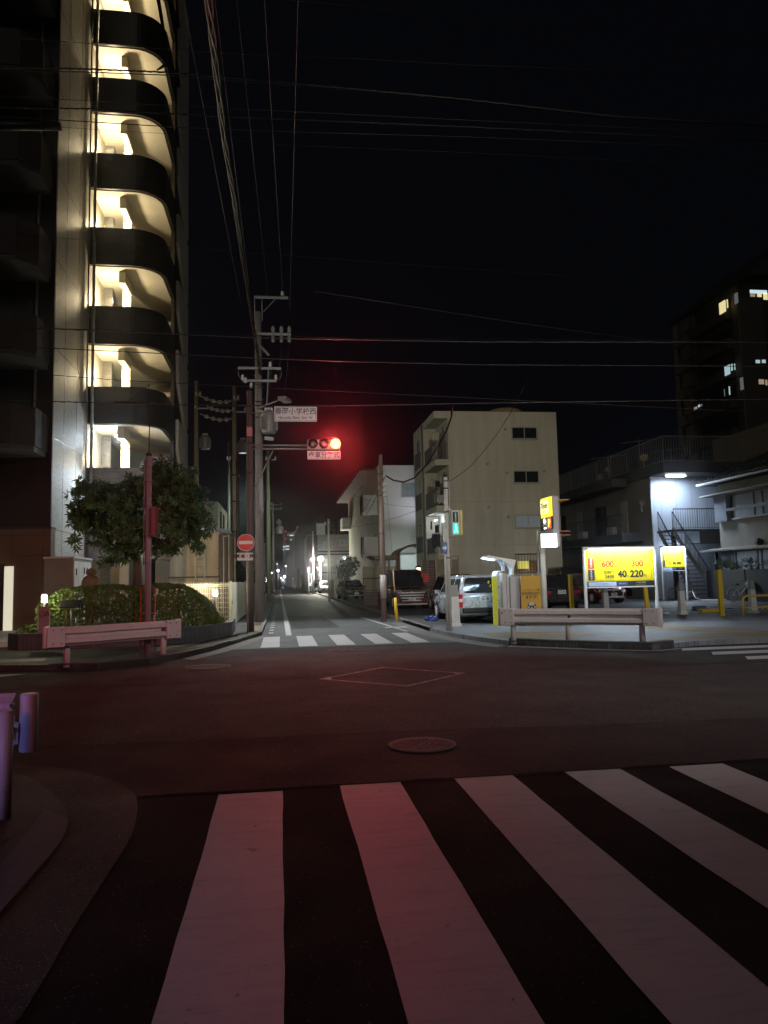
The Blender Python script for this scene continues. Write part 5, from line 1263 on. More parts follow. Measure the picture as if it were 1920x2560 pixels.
# arched brown canopy
ac = thing('arched_canopy', 'brown arched carport canopy beside the beige apartments', 'canopy')
p0, p1 = P(*ZM(820, 1310), 54), P(*ZM(1075, 1310), 54); ztop = P(*ZM(1075, 1170), 54).z
for k, yy in enumerate((54, 55.2, 56.4, 57.6)):
    arcp = [(p0.x + (p1.x + 1.6 - p0.x) * (1 - math.cos(a)) / 2, yy, p0.z + (ztop - p0.z) * math.sin(a)) for a in [i * math.pi / 16 for i in range(17)]]
    MB().tube(arcp, .09 if k == 0 else .05, 8).build('arch_rib', M['brown'], ac)
b = bmesh.new(); rows = [[b.verts.new((p0.x + (p1.x + 1.6 - p0.x) * (1 - math.cos(a)) / 2, yy, p0.z + .05 + (ztop - p0.z) * math.sin(a))) for a in [i * math.pi / 16 for i in range(17)]] for yy in (54, 57.6)]
for i in range(16): b.faces.new((rows[0][i], rows[0][i + 1], rows[1][i + 1], rows[1][i]))
me = bpy.data.meshes.new('canopy_sheet'); b.to_mesh(me); b.free(); me.materials.append(mat('canopy_brown', (.28, .13, .08), .4, .2)); o = bpy.data.objects.new('canopy_sheet', me); COL.objects.link(o); o.parent = ac
MB().box(p0.x - .1, p0.x + .06, 53.95, 54.1, .1, p0.z).build('post', M['brown'], ac)
# entrance porch
ep = thing('entrance_porch', 'low brown flat-roofed entrance porch of the white apartments', 'porch')
p0, p1 = P(*ZM(455, 1310), 55), P(*ZM(845, 1340), 55)
MB().prismY([(p0.x, p0.z), (p1.x, p0.z), (p1.x, p1.z - .08), (p0.x + .5, p1.z - .08)], 55, 58.5).build('porch_roof', mat('porch_tan', (.25, .19, .13), .7, .2), ep)
for xx in (520, 700, 800, 835): x = P(*ZM(xx, 1400), 55.1).x; MB().box(x - .07, x + .07, 55.1, 55.25, .1, p1.z - .09).build('post', _cache['porch_tan'], ep)
MB().box(P(*ZM(530, 1400), 56).x, P(*ZM(600, 1400), 56).x, 56.3, 56.4, .1, 2.3).build('door', mat('porch_door', (.30, .32, .22), .6, .1), ep)
MB().box(P(*ZM(360, 1400), 58).x, P(*ZM(845, 1400), 58).x, 58.6, 58.7, .1, 2.6).build('back_wall', mat('porch_wall', (.3, .26, .18), .8, .2), ep)

# block wall with black railing, cream walls, shrubs, gate lamp
g_ = thing('block_wall', 'low grey block wall topped with black railing between the parked cars', 'wall')
p0, p1 = P(*ZM(365, 1790), 43), P(*ZM(600, 1790), 43)
MB().box(p0.x, p1.x + .2, 43, 43.15, .05, p0.z).build('blocks', brick('concrete_blocks', 'xzy', (.17, .15, .14), (.13, .12, .11), (.06, .05, .05), .4, .2, .01, .8), g_)
rail(g_, (p0.x, 43.07, p0.z), (p1.x + .2, 43.07, p0.z), P(*ZM(400, 1610), 43).z - p0.z, M['black'], .10, .012)
g_ = thing('cream_wall', 'cream garden wall end on the right side of the street near the dark hatchback', 'wall')
p0, p1 = P(833, 1450, 62), P(850, 1498, 62)
MB().box(p0.x, p1.x, 61, 66, .05, p0.z).build('wall', mat('cream_wall_paint', (.5, .5, .38), .8, .1), g_)
MB().box(p1.x, P(862, 1450, 60).x, 58.5, 61, .05, p0.z + .0).build('wall', _cache['cream_wall_paint'], g_)
for i in range(9): MB().tube([(p0.x - .2 + i * .09, 62 + i * .3, p0.z), (p0.x - .2 + i * .09 + random.uniform(-.1, .1), 62 + i * .3, p0.z + random.uniform(.5, 1.0))], .02, 5).build('stake', M['white'], g_)
t = thing('round_shrub_tree', 'large dark round shrub above the parked hatchback', 'tree')
c = P(870, 1422, 63)
foliage_obj(foliage([((c.x, 63, c.z), (.95, .9, 1.1)), ((c.x + .35, 63, c.z + .3), (.7, .8, .8)), ((c.x - .45, 63.2, c.z - .4), (.6, .6, .7))], 520, .16, .07, 7), 'crown', LEAFD, t)
MB().cyl((c.x, 63, 0), (c.x, 63, c.z - .6), .1).build('trunk', BARK, t)
t = thing('gate_lamp', 'small lit gate lamp on a pillar behind the minivan', 'lamp')
c = P(*ZM(1090, 1497), 46); MB().box(c.x - .1, c.x + .1, 46, 46.2, c.z - .16, c.z + .14).build('lantern', emit('gate_lantern', (1, .8, .5), 3), t); MB().prismY([(c.x - .2, c.z + .14), (c.x + .2, c.z + .14), (c.x, c.z + .3)], 45.9, 46.3).build('roof', M['black'], t)
MB().box(c.x - 1.9, c.x + .4, 46.02, 46.5, .1, c.z - .17).build('pillar', mat('pillar_stone', (.26, .22, .19), .8, .2), t)
t = thing('convex_mirror', 'round orange-red traffic mirror glowing behind the parked minivan', 'mirror')
c = P(*ZM(1160, 1605), 44)
MB().lathe([(.30, 0), (.29, .03), (.2, .06), (.05, .075)], (0, 0, 0), 28).build('mirror', emit('mirror_red', (.9, .04, .03), .45, (.3, .02, .02)), t).matrix_local = Matrix.Translation((c.x, 43.9, c.z)) @ Matrix.Rotation(R(90), 4, 'X')  # emission stands in for the red signal's reflection
MB().cyl((c.x, 44, .1), (c.x, 44, c.z + .2), .03).build('post', M['brown'], t)

# --- grey-blue flats with the outside stair
YS = 40.0
bS = thing('stair_flats', 'two storey grey metal-clad flats with outside steel stair under a cold lamp', 'building')
ZS = crop(1640, 1100, .226)
PANW = brick('metal_cladding', 'xzy', (.36, .38, .42), (.35, .37, .41), (.17, .18, .2), .95, 9, .012, .5, 0, bumpk=.6, var=.1)
x0 = P(*z7(820, 600), YS).x; xE = x0 + 9.5
zroofb = P(*z7(900, 270), YS).z; zrooft = P(*z7(900, 195), YS).z; zfl = P(*z7(1100, 650), YS - 1.5).z
MB().box(x0, xE, YS, YS + 12, 0, zroofb).build('wall', PANW, bS)
DKC = mat('dark_band', (.07, .07, .075), .7, .2)
MB().box(x0 - .2, xE + 3, YS - 1.9, YS + 13, zroofb + .003, zrooft).build('roof_band', DKC, bS)
rail(bS, (x0 - .1, YS - 1.8, zrooft), (xE + 2, YS - 1.8, zrooft), 1.45, mat('rail_pale', (.20, .19, .18), .5, .1), .16, .014)
rail(bS, (x0 - .1, YS - 1.8, zrooft), (x0 - .1, YS + 17, zrooft), 1.45, _cache['rail_pale'], .22, .016)
MB().box(x0 + 1.9, xE + 2, YS - 1.6, YS - .01, zfl - .75, zfl).build('landing', DKC, bS)
MB().box(x0 + .25, x0 + 1.9, YS - 1.6, YS - .01, zfl - .12, zfl).build('landing', DKC, bS)
sxl, sxr = P(*ZS(205, 1000), YS - 1.6).x, P(*ZS(700, 1000), YS - 1.6).x
rail(bS, (sxl + .0, YS - 1.58, zfl), (sxr + 2, YS - 1.58, zfl), 1.15, M['dark'], .14, .010)
# stair: from the landing down toward the right and the camera
st = MB(); nst = 17
top_l, top_r = P(*ZS(40, 1030), YS - 1.7).x, P(*ZS(200, 1030), YS - 1.7).x
yb = 36.6; bot_l, bot_r = P(*ZS(440, 1740), yb).x, P(*ZS(690, 1740), yb).x
for i in range(nst + 1):
    f = (i + .5) / (nst + 1); z = zfl * (1 - f) + .1 * f; xl_ = top_l + (bot_l - top_l) * f; xr_ = top_r + (bot_r - top_r) * f; y = YS - 1.7 + (yb - YS + 1.7) * f
    st.hexa([(xl_, y + .1, z - .05), (xr_, y + .1, z - .05), (xr_, y + .38, z - .05), (xl_, y + .38, z - .05), (xl_, y + .1, z), (xr_, y + .1, z), (xr_, y + .38, z), (xl_, y + .38, z)])
st.build('treads', mat('tread_steel', (.10, .10, .11), .5, .2), bS)
for (xa, xb) in ((top_l, bot_l), (top_r, bot_r)):
    MB().hexa([(xa, YS - 1.6, zfl - .3), (xa + .06, YS - 1.6, zfl - .3), (xb + .06, yb, .05), (xb, yb, .05), (xa, YS - 1.6, zfl + .05), (xa + .06, YS - 1.6, zfl + .05), (xb + .06, yb, .4), (xb, yb, .4)]).build('stringer', M['steel'], bS)
    p, q = Vector((xa, YS - 1.6, zfl)), Vector((xb + (xa - xb) * .12, yb + .3, .55))
    mb = MB(); n = 26
    for i in range(n + 1): a = p.lerp(q, i / n); mb.cyl(a, a + Vector((0, 0, 1.0)), .010 if i % 6 else .02, seg=4)
    mb.cyl(p + Vector((0, 0, 1)), q + Vector((0, 0, 1)), .03, seg=6); mb.cyl(p + Vector((0, 0, .12)), q + Vector((0, 0, .12)), .02, seg=6); mb.build('stair_railing', M['dark'], bS)
MB().box(x0 + .3, x0 + .5, YS - 1.6, YS - 1.4, .1, zfl - .12).build('post', M['dark'], bS)
c = P(*z7(985, 285), YS - 1.0)
MB().box(c.x - .55, c.x + .55, YS - 1.15, YS - .95, zroofb - .12, zroofb - .02).build('tube_lamp', emit('cold_tube', (.8, .92, 1), 16), bS)
light('AREA', 'tube_lamp_light', (c.x, YS - 1.05, zroofb - .15), 260, (.62, .78, 1.0), bS, 1.1, target=(c.x, YS - 1.0, 0), sy=.15)
light('POINT', 'under_stair_light', (x0 + 1.0, YS - .8, zfl - 1.0), 70, (.62, .78, 1.0), bS, .1)
# left wing receding behind with its dark walkway
xw_ = x0 - .0
LW = mat('wing_wall', (.20, .19, .17), .8, .2, 1)
MB().box(x0, x0 + 8, YS + 12.003, YS + 22, 0, zroofb).build('wing_wall', LW, bS)
MB().box(x0 - .012, x0 - .002, YS + .02, YS + 22, 0, zroofb - .01).build('wing_face', LW, bS)
MB().box(x0 - 1.3, x0 - .015, YS + 1.2, YS + 22, zfl - .5, zfl).build('walkway', DKC, bS)
rail(bS, (x0 - 1.25, YS + 1.2, zfl), (x0 - 1.25, YS + 22, zfl), 1.15, M['dark'], .2, .012)
MB().box(x0 - 1.2, x0 - .22, YS + 2.5, YS + 22, zroofb - .25, zroofb + .25).build('eave', DKC, bS)
for yy, w_ in ((YS + 3.0, .9), (YS + 6, 1.6), (YS + 10, .9), (YS + 13, 1.6), (YS + 17, .9)):
    MB().box(x0 - .05, x0 - .013, yy, yy + w_, zfl + .02, zfl + 2.1).build('door', mat('door_grey', (.33, .33, .32), .6, .1) if w_ < 1 else M['glass'], bS)
    MB().box(x0 - .05, x0 - .013, yy, yy + w_, .2, 2.2).build('door', M['glass'], bS)
for yy in (YS + 4.5, YS + 9, YS + 15): MB().box(x0 - .4, x0 - .05, yy, yy + .8, zfl, zfl + .6).build('air_conditioner', M['white'], bS)
MB().cyl((x0 - .08, YS - .1, .1), (x0 - .08, YS - .1, zroofb), .05, seg=10).build('downpipe', M['steel'], bS)
for i, (xx, yy, r) in enumerate(((440, 268, .24), (497, 215, .21), (757, 130, .24), (745, 455, .17))):
    yv = (YS + 9, YS + 6, YS - 1.7, YS - 1.0)[i]; c = P(*z7(xx, yy), yv)
    d = thing('satellite_dish', ('pale satellite dish farthest left on the flats roof edge', 'tan satellite dish second from left on the flats roof edge', 'tan satellite dish at the roof railing corner', 'lower satellite dish beside the cold-lit wall corner')[i], 'satellite dish', 'satellite dishes')
    MB().lathe([(.02, -.10), (r * .5, -.07), (r * .85, -.01), (r, .04), (r * .98, .05), (r * .8, .0), (.02, -.07)], (0, 0, 0), 24).build('reflector', mat('dish_tan', (.24, .19, .13), .6, .2) if i in (1, 2) else mat('dish_grey', (.20, .20, .19), .6, .2), d).matrix_local = Matrix.Translation(c) @ Matrix.Rotation(R(-35), 4, 'Z') @ Matrix.Rotation(R(68), 4, 'X')
    MB().tube([c + Vector((0, .1, 0)), c + Vector((.0, .15, -.3)), c + Vector((.1, .3, -.5))], .03, 6).build('bracket', M['steel'], d)
for i, (xx, yy) in enumerate(((495, 120), (720, 5), (950, 70))):
    c = P(*z7(xx, yy), 48); d = thing('roof_antenna', ('left', 'middle', 'right')[i] + ' television antenna standing on the roof of the flats', 'antenna', 'roof antennas')
    mb = MB().cyl((c.x, 48, zrooft), (c.x, 48, c.z + .1), .025, seg=6); mb.build('mast', M['steel'], d)
    mb = MB().cyl((c.x - 1.2, 48.3, c.z - .15), (c.x + 1.2, 47.7, c.z + .1), .02, seg=5)
    for k in range(7): f = -1 + k / 3; mb.cyl((c.x + 1.1 * f, 47.7 - .0, c.z - .02 + .1 * f), (c.x + 1.1 * f, 48.4, c.z - .02 + .1 * f), .01, seg=4)
    mb.build('boom', M['steel'], d)
# meters under the stair, post
MB().box(x0 + 2.2, x0 + 2.38, YS - 2.5, YS - 2.4, .1, 2.6).build('post', M['black'], bS)

# --- tiled-roof house on the right
XH = 24.0
bH = thing('tiled_house', 'two storey beige house with black tiled roof and long windows at the right edge', 'house')
HW = mat('house_stucco', (.33, .30, .25), .9, .22, .7, bump=.2, bscale=15)
y1 = PX(*ZS(692, 800), XH).y; y0 = 24.0
ze = PX(*ZS(1239, 300), XH - .6).z - .05
MB().box(XH, XH + 9, y0, y1, 0, ze).build('wall', HW, bH)
roof = [(XH - .75, ze - .08), (XH + 4.6, ze + 2.0), (XH + 9.8, ze - .08), (XH + 9.8, ze - .2), (XH - .75, ze - .2)]
MB().prismY([(XH - .75, ze - .06), (XH + 4.6, ze + 2.1), (XH + 9.8, ze - .06), (XH + 9.8, ze - .16), (XH - .75, ze - .16)], y0, y1 + .5).build('roof', M['black'], bH)
TL = mat('roof_tile_black', (.022, .022, .024), .28, .3, spec=.7)
tb = MB(); ny = int((y1 + .5 - y0) / .28)
for i in range(ny):
    y = y0 + .14 + i * .28
    for j in range(9):
        f0, f1 = j / 9, (j + 1) / 9
        xa, za = XH - .8 + 5.4 * f0, ze - .02 + 2.16 * f0; xb, zb = XH - .8 + 5.4 * f1, ze - .02 + 2.16 * f1
        tb.cyl((xa, y, za + .07), (xb, y, zb + .03), .085, .085, 8)
tb.build('roof_tiles', TL, bH)
MB().cyl((XH + 4.6, y0, ze + 2.2), (XH + 4.6, y1 + .5, ze + 2.2), .18, seg=10).build('ridge', TL, bH)
MB().cyl((XH - .86, y0, ze - .12), (XH - .86, y1 + .55, ze - .12), .07, seg=10).build('gutter', mat('gutter_grey', (.35, .34, .32), .5, .1), bH)
def zx(x, y, X=XH): return PX(*ZS(x, y), X)
a = zx(840, 600); b = zx(1239, 860)
for (u0, v0, u1, v1, dz_) in ((850, 590, 1400, 850, 0),):
    p, q = zx(u0, v0), zx(u1, 560); q2 = zx(u0, 860)
    zt_, zb_ = zx(850, 620).z, zx(865, 865).z
    yy1 = zx(850, 700).y; yy0 = y0
    MB().box(XH - .06, XH - .003, yy0, yy1, zb_, zt_).build('window_band', mat('frosted_glass', (.36, .38, .40), .25, .1), bH)
    for y in (yy1, zx(1100, 700).y, zx(1239, 700).y + .3, yy0 + 3): MB().box(XH - .09, XH - .061, y - .05, y + .05, zb_, zt_).build('window_frame', M['dark'], bH)
    MB().box(XH - .55, XH - .5, yy0, yy1, zb_ + .35, zb_ + .5).build('window_rail', M['steel'], bH)
    MB().box(XH - .14, XH - .05, yy0, yy1, zb_ - .08, zb_ - .002).build('sill', M['white'], bH)
SH = brick('shutter_box', 'yzx', (.42, .45, .50), (.40, .43, .48), (.15, .16, .18), .045, 5, .012, .5, 0, bumpk=1)
MB().box(XH - .32, XH - .002, zx(830, 700).y, zx(700, 700).y, zx(760, 905).z, zx(760, 590).z).build('shutter_box', SH, bH)
zc_ = zx(620, 605, XH - .6)
MB().hexa([(XH - .75, y0, zc_.z - .06), (XH, y0, zc_.z - .06), (XH, y1 + .6, zc_.z - .06), (XH - .75, y1 + .6, zc_.z - .06), (XH - .75, y0, zc_.z), (XH, y0, zc_.z + .12), (XH, y1 + .6, zc_.z + .12), (XH - .75, y1 + .6, zc_.z)]).build('upper_canopy', mat('canopy_pale', (.36, .33, .28), .7, .2), bH)
zc_ = zx(700, 1215, XH - .7)
MB().hexa([(XH - .9, y0, zc_.z - .07), (XH, y0, zc_.z - .07), (XH, y1 + .6, zc_.z - .07), (XH - .9, y1 + .6, zc_.z - .07), (XH - .9, y0, zc_.z), (XH, y0, zc_.z + .15), (XH, y1 + .6, zc_.z + .15), (XH - .9, y1 + .6, zc_.z)]).build('lower_canopy', _cache['canopy_pale'], bH)
MB().box(XH - .05, XH - .003, zx(855, 1300).y, y1 - .1, .6, zc_.z - .08).build('shutter_box', SH, bH)
MB().box(XH - .05, XH - .003, y0, zx(905, 1300).y, .9, zc_.z - .15).build('window_band', _cache['frosted_glass'], bH)
for u in (900, 1140, 1185): y = zx(u, 1300).y; MB().box(XH - .08, XH - .051, y - .06, y + .06, .8, zc_.z - .1).build('window_frame', M['dark'], bH)
c = zx(1140, 1125, XH - .2); MB().obox((c.x, c.y, c.z), (.35, .2, .3), 0, 0, R(20)).build('vent_hood', M['dark'], bH)
# dark yard wall in front
dw = thing('yard_wall', 'long dark fence wall in front of the tiled house', 'wall')
Xd = 22.6; zt_ = PX(*ZS(800, 1436), Xd).z
yE = PX(*ZS(560, 1500), Xd).y
MB().box(Xd, Xd + .08, 20, yE, .08, zt_).build('panel', mat('yard_fence_dark', (.02, .02, .02), .7, .2), dw)
for i in range(8): MB().box(Xd - .04, Xd, 20.5 + i * 2.2, 20.56 + i * 2.2, .08, zt_ + .01).build('post', M['black'], dw)
# pine-like pots over the wall
for i, (u, v, s_) in enumerate(((860, 1380, .55), (1050, 1345, .6), (720, 1360, .35))):
    c = PX(*ZS(u, v), Xd + .5); t = thing('garden_plant', ('leafy garden plant peeking over the dark wall near the shutter', 'bonsai-like pine peeking over the dark wall', 'thin bent twig plant at the left end of the dark wall')[i], 'plant', 'plants behind the dark wall')
    foliage_obj(foliage([((c.x, c.y, c.z), (s_, s_, .22)), ((c.x, c.y - .3, c.z - .25), (s_ * .7, s_ * .6, .15))], 60, .16, .03, 7), 'foliage', LEAFD, t)
    MB().tube([(c.x, c.y, .1), (c.x + .1, c.y + .1, c.z - .3), (c.x - .05, c.y, c.z)], .03, 6, .015).build('stem', BARK, t)

# --- dim beige block behind the roof railing
bB = thing('rear_block', 'dim beige building rising behind the roof railing of the flats', 'building')
a = PX(*crop(1600, 600, .2486)(725, 2020), 31.0); zt_ = a.z
MB().box(31, 44, 30, a.y, 0, zt_).build('wall', mat('dim_beige', (.22, .19, .15), .85, .15, .5), bB)
MB().box(31, 35, a.y + .003, a.y + 3, 0, zt_ - 1.8).build('wall', _cache['dim_beige'], bB)

# --- tall dark apartment tower at upper right
XT = 45.0
bT = thing('apartment_tower', 'tall dark apartment tower with a few lit windows at the right edge', 'building')
ZN = crop(1600, 600, .2486)
yA, yB = PX(*ZN(380, 1500), XT).y, PX(*ZN(1060, 1500), XT).y
zt_ = PX(*ZN(1000, 430), XT).z
DT = mat('tower_tile', (.055, .045, .035), .7, .2, .3)
MB().box(XT, XT + 20, yB, yA, 0, zt_).build('wall', DT, bT)
MB().box(XT + 2.5, XT + 22, yB - 9, yB - .003, 0, zt_ + 1.5).build('front_wing', DT, bT)
MB().prismY([(XT - .5, zt_ + .1), (XT + 5, zt_ + 4.8), (XT + 16, zt_ + 4.8), (XT + 20, zt_ + .1)], yB - 2, yA + .4).build('roof', mat('tower_roof', (.02, .02, .02), .6, .2), bT)
for yy in (yA - .5, (yA + yB) / 2 + 2.2, yB + .5): MB().box(XT - .25, XT - .002, yy - .45, yy + .45, 0, zt_ - .2).build('pilaster', mat('tower_trim', (.085, .07, .055), .7, .2), bT)
nf = 9
for k in range(nf):
    z = zt_ - 1.2 - k * 3.0
    MB().box(XT - .9, XT - .003, yB + 1.1, (yA + yB) / 2 + 1.6, z - 2.0, z - .95).build('balcony', DT, bT)
    MB().box(XT - .9, XT - .003, (yA + yB) / 2 + 2.8, yA - 1.1, z - 2.0, z - .95).build('balcony', DT, bT)
    MB().box(XT - .1, XT - .003, yB + 1.3, (yA + yB) / 2 + 1.4, z - .94, z + .3).build('window_recess', M['black'], bT)
    MB().box(XT + 3, XT + 20, yB - 9.9, yB - 9.003, z - 2.0, z - .9).build('balcony', DT, bT)
LW_ = {'w': emit('lit_warm', (1, .85, .42), .8), 'c': emit('lit_cool', (.62, .85, .9), .55), 'p': emit('lit_pink', (.8, .6, .45), .35), 'd': emit('lit_dim', (.35, .38, .4), .25), 'b': emit('lit_bright', (.7, .9, 1), .8)}
for (u0, v0, u1, v1, k) in ((795, 640, 862, 715, 'w'), (872, 600, 884, 680, 'w'), (948, 545, 985, 630, 'd'), (850, 1275, 905, 1345, 'c'), (915, 1250, 930, 1310, 'c'), (948, 1245, 956, 1305, 'c'), (845, 1500, 852, 1570, 'd'), (893, 1475, 905, 1555, 'c'), (545, 1685, 572, 1700, 'p'), (585, 1660, 602, 1676, 'c'), (615, 1650, 623, 1670, 'd'), (1005, 1390, 1040, 1500, 'd')):
    p, q = PX(*ZN(u0, v0), XT - .95), PX(*ZN(u1, v1), XT - .95)
    f = MB().box(XT - .98, XT - .90, q.y, p.y, min(p.z, q.z), max(p.z, q.z)).build('lit_window', LW_[k], bT)
for (u0, v0, u1, v1, k) in ((1106, 500, 1280, 540, 'b'), (1110, 540, 1160, 570, 'p'), (1180, 540, 1225, 572, 'w'), (1240, 535, 1287, 600, 'w'), (1165, 1205, 1208, 1238, 'c'), (1228, 1203, 1265, 1236, 'c'), (1195, 1400, 1250, 1450, 'p'), (1262, 1405, 1284, 1460, 'p')):
    p, q = P(*ZN(u0, v0), yB - 9.95), P(*ZN(u1, v1), yB - 9.95)
    MB().box(p.x, q.x, yB - 9.95, yB - 9.91, q.z, p.z).build('lit_window', LW_[k], bT)

# ================================================================== FAR END OF THE STREET
ZV = crop(640, 1250, .1567)
def blk(name, lab, u0, v0, u1, Y, depth, m, cat='building', base=0):
    a, b = P(*ZV(u0, v0), Y), P(*ZV(u1, v0), Y); t = thing(name, lab, cat)
    MB().box(a.x, b.x, Y, Y + depth, base, a.z).build('wall', m, t); return t
DKW = mat('far_wall_dark', (.05, .045, .045), .8, .25, .2)
t = blk('office_tower', 'distant office tower with a few lit windows and red roof lights', 430, 505, 650, 420, 40, mat('far_tower', (.05, .05, .06), .7, .1, .1))
FW = emit('far_window', (.85, .95, 1), 1.2); FR = emit('beacon', (1, .08, .06), 1.5)
MB().box(*(lambda p, q: (p.x, q.x))(P(*ZV(430, 540), 419.5), P(*ZV(470, 540), 419.5)), 419.5, 419.9, P(*ZV(430, 990), 419).z, P(*ZV(430, 540), 419).z).build('pale_edge', mat('pale_edge', (.25, .23, .24), .8, .1), t)
for (u, v, w_, h) in ((537, 558, 60, 12), (505, 556, 8, 8), (615, 558, 8, 8), (540, 630, 30, 10), (475, 730, 55, 11), (430, 738, 40, 10), (475, 778, 55, 14), (632, 775, 34, 14), (430, 785, 14, 12)):
    p, q = P(*ZV(u, v), 418.5), P(*ZV(u + w_, v + h), 418.5); MB().box(p.x, q.x, 418.5, 419.3, q.z, p.z).build('lit_window', FW, t)
for (u, v) in ((432, 508), (473, 497), (632, 506), (667, 440), (475, 618), (662, 618), (662, 730)):
    c = P(*ZV(u, v), 418); MB().lathe([(.1, -.35), (.38, 0), (.1, .35)], tuple(c), 8).build('roof_beacon', FR, t)
t = blk('dark_apartments', 'dark brown apartment block on the right far down the street with a stair tower', 690, 380, 1180, 170, 30, DKW)
a, b = P(*ZV(935, 235), 175), P(*ZV(1090, 380), 175); MB().box(a.x, b.x, 175, 182, b.z, a.z).build('stair_tower', mat('stair_tower', (.12, .09, .07), .8, .1), t)
c = P(*ZV(1035, 455), 169); MB().box(c.x - 1, c.x + 1, 169.5, 169.9, c.z - 1.4, c.z + 1.2).build('lit_window', emit('far_dim_window', (.5, .6, .5), .1), t)
for i in range(5):
    for j in range(6):
        p = P(*ZV(760 + i * 75, 560 + j * 90), 169.8); MB().box(p.x - 2, p.x + 2, 169.6, 169.95, p.z - 1.2, p.z + .8).build('window', M['black'], t)
t = blk('low_block', 'small dark low building left of the dark apartments down the street', 495, 880, 720, 230, 20, mat('far_low', (.11, .10, .09), .8, .2))
t = blk('grey_apartments', 'grey three storey building lit by the street lamp down the street', 815, 555, 1500, 120, 14, mat('far_grey', (.34, .36, .33), .85, .12, .4))
a, b = P(*ZV(815, 560), 119.8), P(*ZV(990, 1150), 119.8); MB().box(a.x, b.x, 119.8, 119.99, 0, a.z).build('brick_part', brick('far_brick', 'xzy', (.20, .10, .07), (.16, .08, .06), (.1, .07, .06), .5, .2, .02, .8), t)
for (u0, v0, u1, v1) in ((1075, 672, 1220, 790), (1335, 640, 1480, 720), (1080, 945, 1235, 1045), (1290, 955, 1320, 1010), (1345, 895, 1400, 935)):
    p, q = P(*ZV(u0, v0), 119.9), P(*ZV(u1, v1), 119.9); win(t, p.x, q.x, q.z, p.z, 119.95, mat('far_curtain', (.32, .38, .37), .4, .1), 1, M['white'], .12)
for v in (825, 870, 1160): z = P(*ZV(1000, v), 119.9).z; MB().box(P(*ZV(990, v), 119.9).x, b.x + 25, 119.85, 119.99, z - .1, z + .1).build('wall_band', M['dark'], t)
a = P(*ZV(1200, 540), 122); rail(t, (a.x, 121, a.z), (a.x + 9, 121, a.z), 1.6, M['dark'], .5, .05)
MB().box(a.x + 1, a.x + 6, 123, 126, a.z - .1, a.z + 2.6).build('roof_shed', DKW, t)
# dark row of houses on both sides
for i, (x, y, w_, h, lab) in enumerate(((4.8, 135, 9, 6, 'dark house beyond the grey building on the right'), (5.2, 200, 9, 9, 'second dark house far down the right side'), (-14, 95, 12, 6.5, 'dark house far down the left side beyond the bushes'), (-15, 130, 13, 9, 'taller dark house far down the left side'), (-13, 190, 12, 7, 'last dark house visible on the left of the street'), (5, 300, 12, 11, 'last dark block on the right at the end of the street'))):
    t = thing('street_house', lab, 'house'); MB().box(x, x + w_, y, y + 14, 0, h).build('wall', DKW, t)
    MB().prismY([(x - .3, h + .003), (x + w_ + .3, h + .003), (x + w_ / 2, h + 1.6)], y - .3, y + 14).build('roof', M['dark'], t)
    for k in (0, 1): MB().box((x if x > 0 else x + w_) - .06, (x if x > 0 else x + w_) + .06, y + 2 + k * 5, y + 4 + k * 5, 1 + (h > 6.6) * 3, 2.2 + (h > 6.6) * 3).build('window', M['glass'], t)
def slamp(lab, px, py, Y, base_x=None, k=10, col=(.9, 1, .95), pw=60, r=.2, post=True, tilt=0):
    if Y > 130: r *= .42; pw *= .3; k = 5
    c = P(px, py, Y); t = thing('street_lamp', lab, 'street lamp', 'lit street lamps')
    MB().lathe([(.02, -r), (r * .8, -r * .5), (r, 0), (r * .8, r * .5), (.02, r * .9)], tuple(c), 14).build('lamp_head', emit('lamp_%s_%d' % ('c' if col[2] > .8 else 'w', k), col, k), t)
    if post: MB().cyl((c.x, Y + .1, 0), (c.x, Y + .1, c.z - r), .06 + Y * .0004, seg=8).build('post', M['steel'], t)
    light('POINT', 'street_lamp_light', (c.x, Y - 1.1, c.z - r - .3), pw, col, t, .15)
slamp('bright round street lamp on the right side of the street', *ZV(1030, 942), 91, k=30, col=(1, .97, .80), pw=3000, r=.34)
slamp('slanted tube lamp clamped on the pale pole', *ZV(882, 945), 91, k=8, col=(.95, 1, 1), pw=300, r=.12, post=False)
slamp('twin white street lamp second from left far down the street', *ZV(352, 1125), 140, k=14, col=(.9, .92, 1), pw=420, r=.6)
slamp('white street lamp far down the street nearest the left poles', *ZV(258, 1163), 150, k=12, col=(.9, .92, 1), pw=300, r=.5)
slamp('white street lamp farthest in the centre of the street', *ZV(455, 1222), 190, k=14, col=(.9, .92, 1), pw=500, r=.8)
slamp('tiny street lamp between the far white lamps, lower', *ZV(402, 1243), 240, k=9, col=(1, .95, .85), pw=300, r=.6)
slamp('tiny street lamp at the vanishing end, lowest', *ZV(427, 1273), 300, k=9, col=(1, .95, .85), pw=300, r=.6)
slamp('tiny high lamp at the left above the white lamps', *ZV(326, 1022), 200, k=8, col=(1, .95, .85), pw=60, r=.6)
slamp('tiny high lamp below the office tower', *ZV(475, 1055), 260, k=8, col=(1, .95, .85), pw=60, r=.7)
slamp('lamp glowing on the side wall right of the grey building', *ZV(1408, 925), 100, k=5, col=(.8, 1, .95), pw=60, r=.22)
for i, (u, v, Y) in enumerate(((205, 506, 80), (175, 697, 80), (178, 752, 80), (205, 925, 80), (255, 808, 80), (127, 634, 80))):
    pass
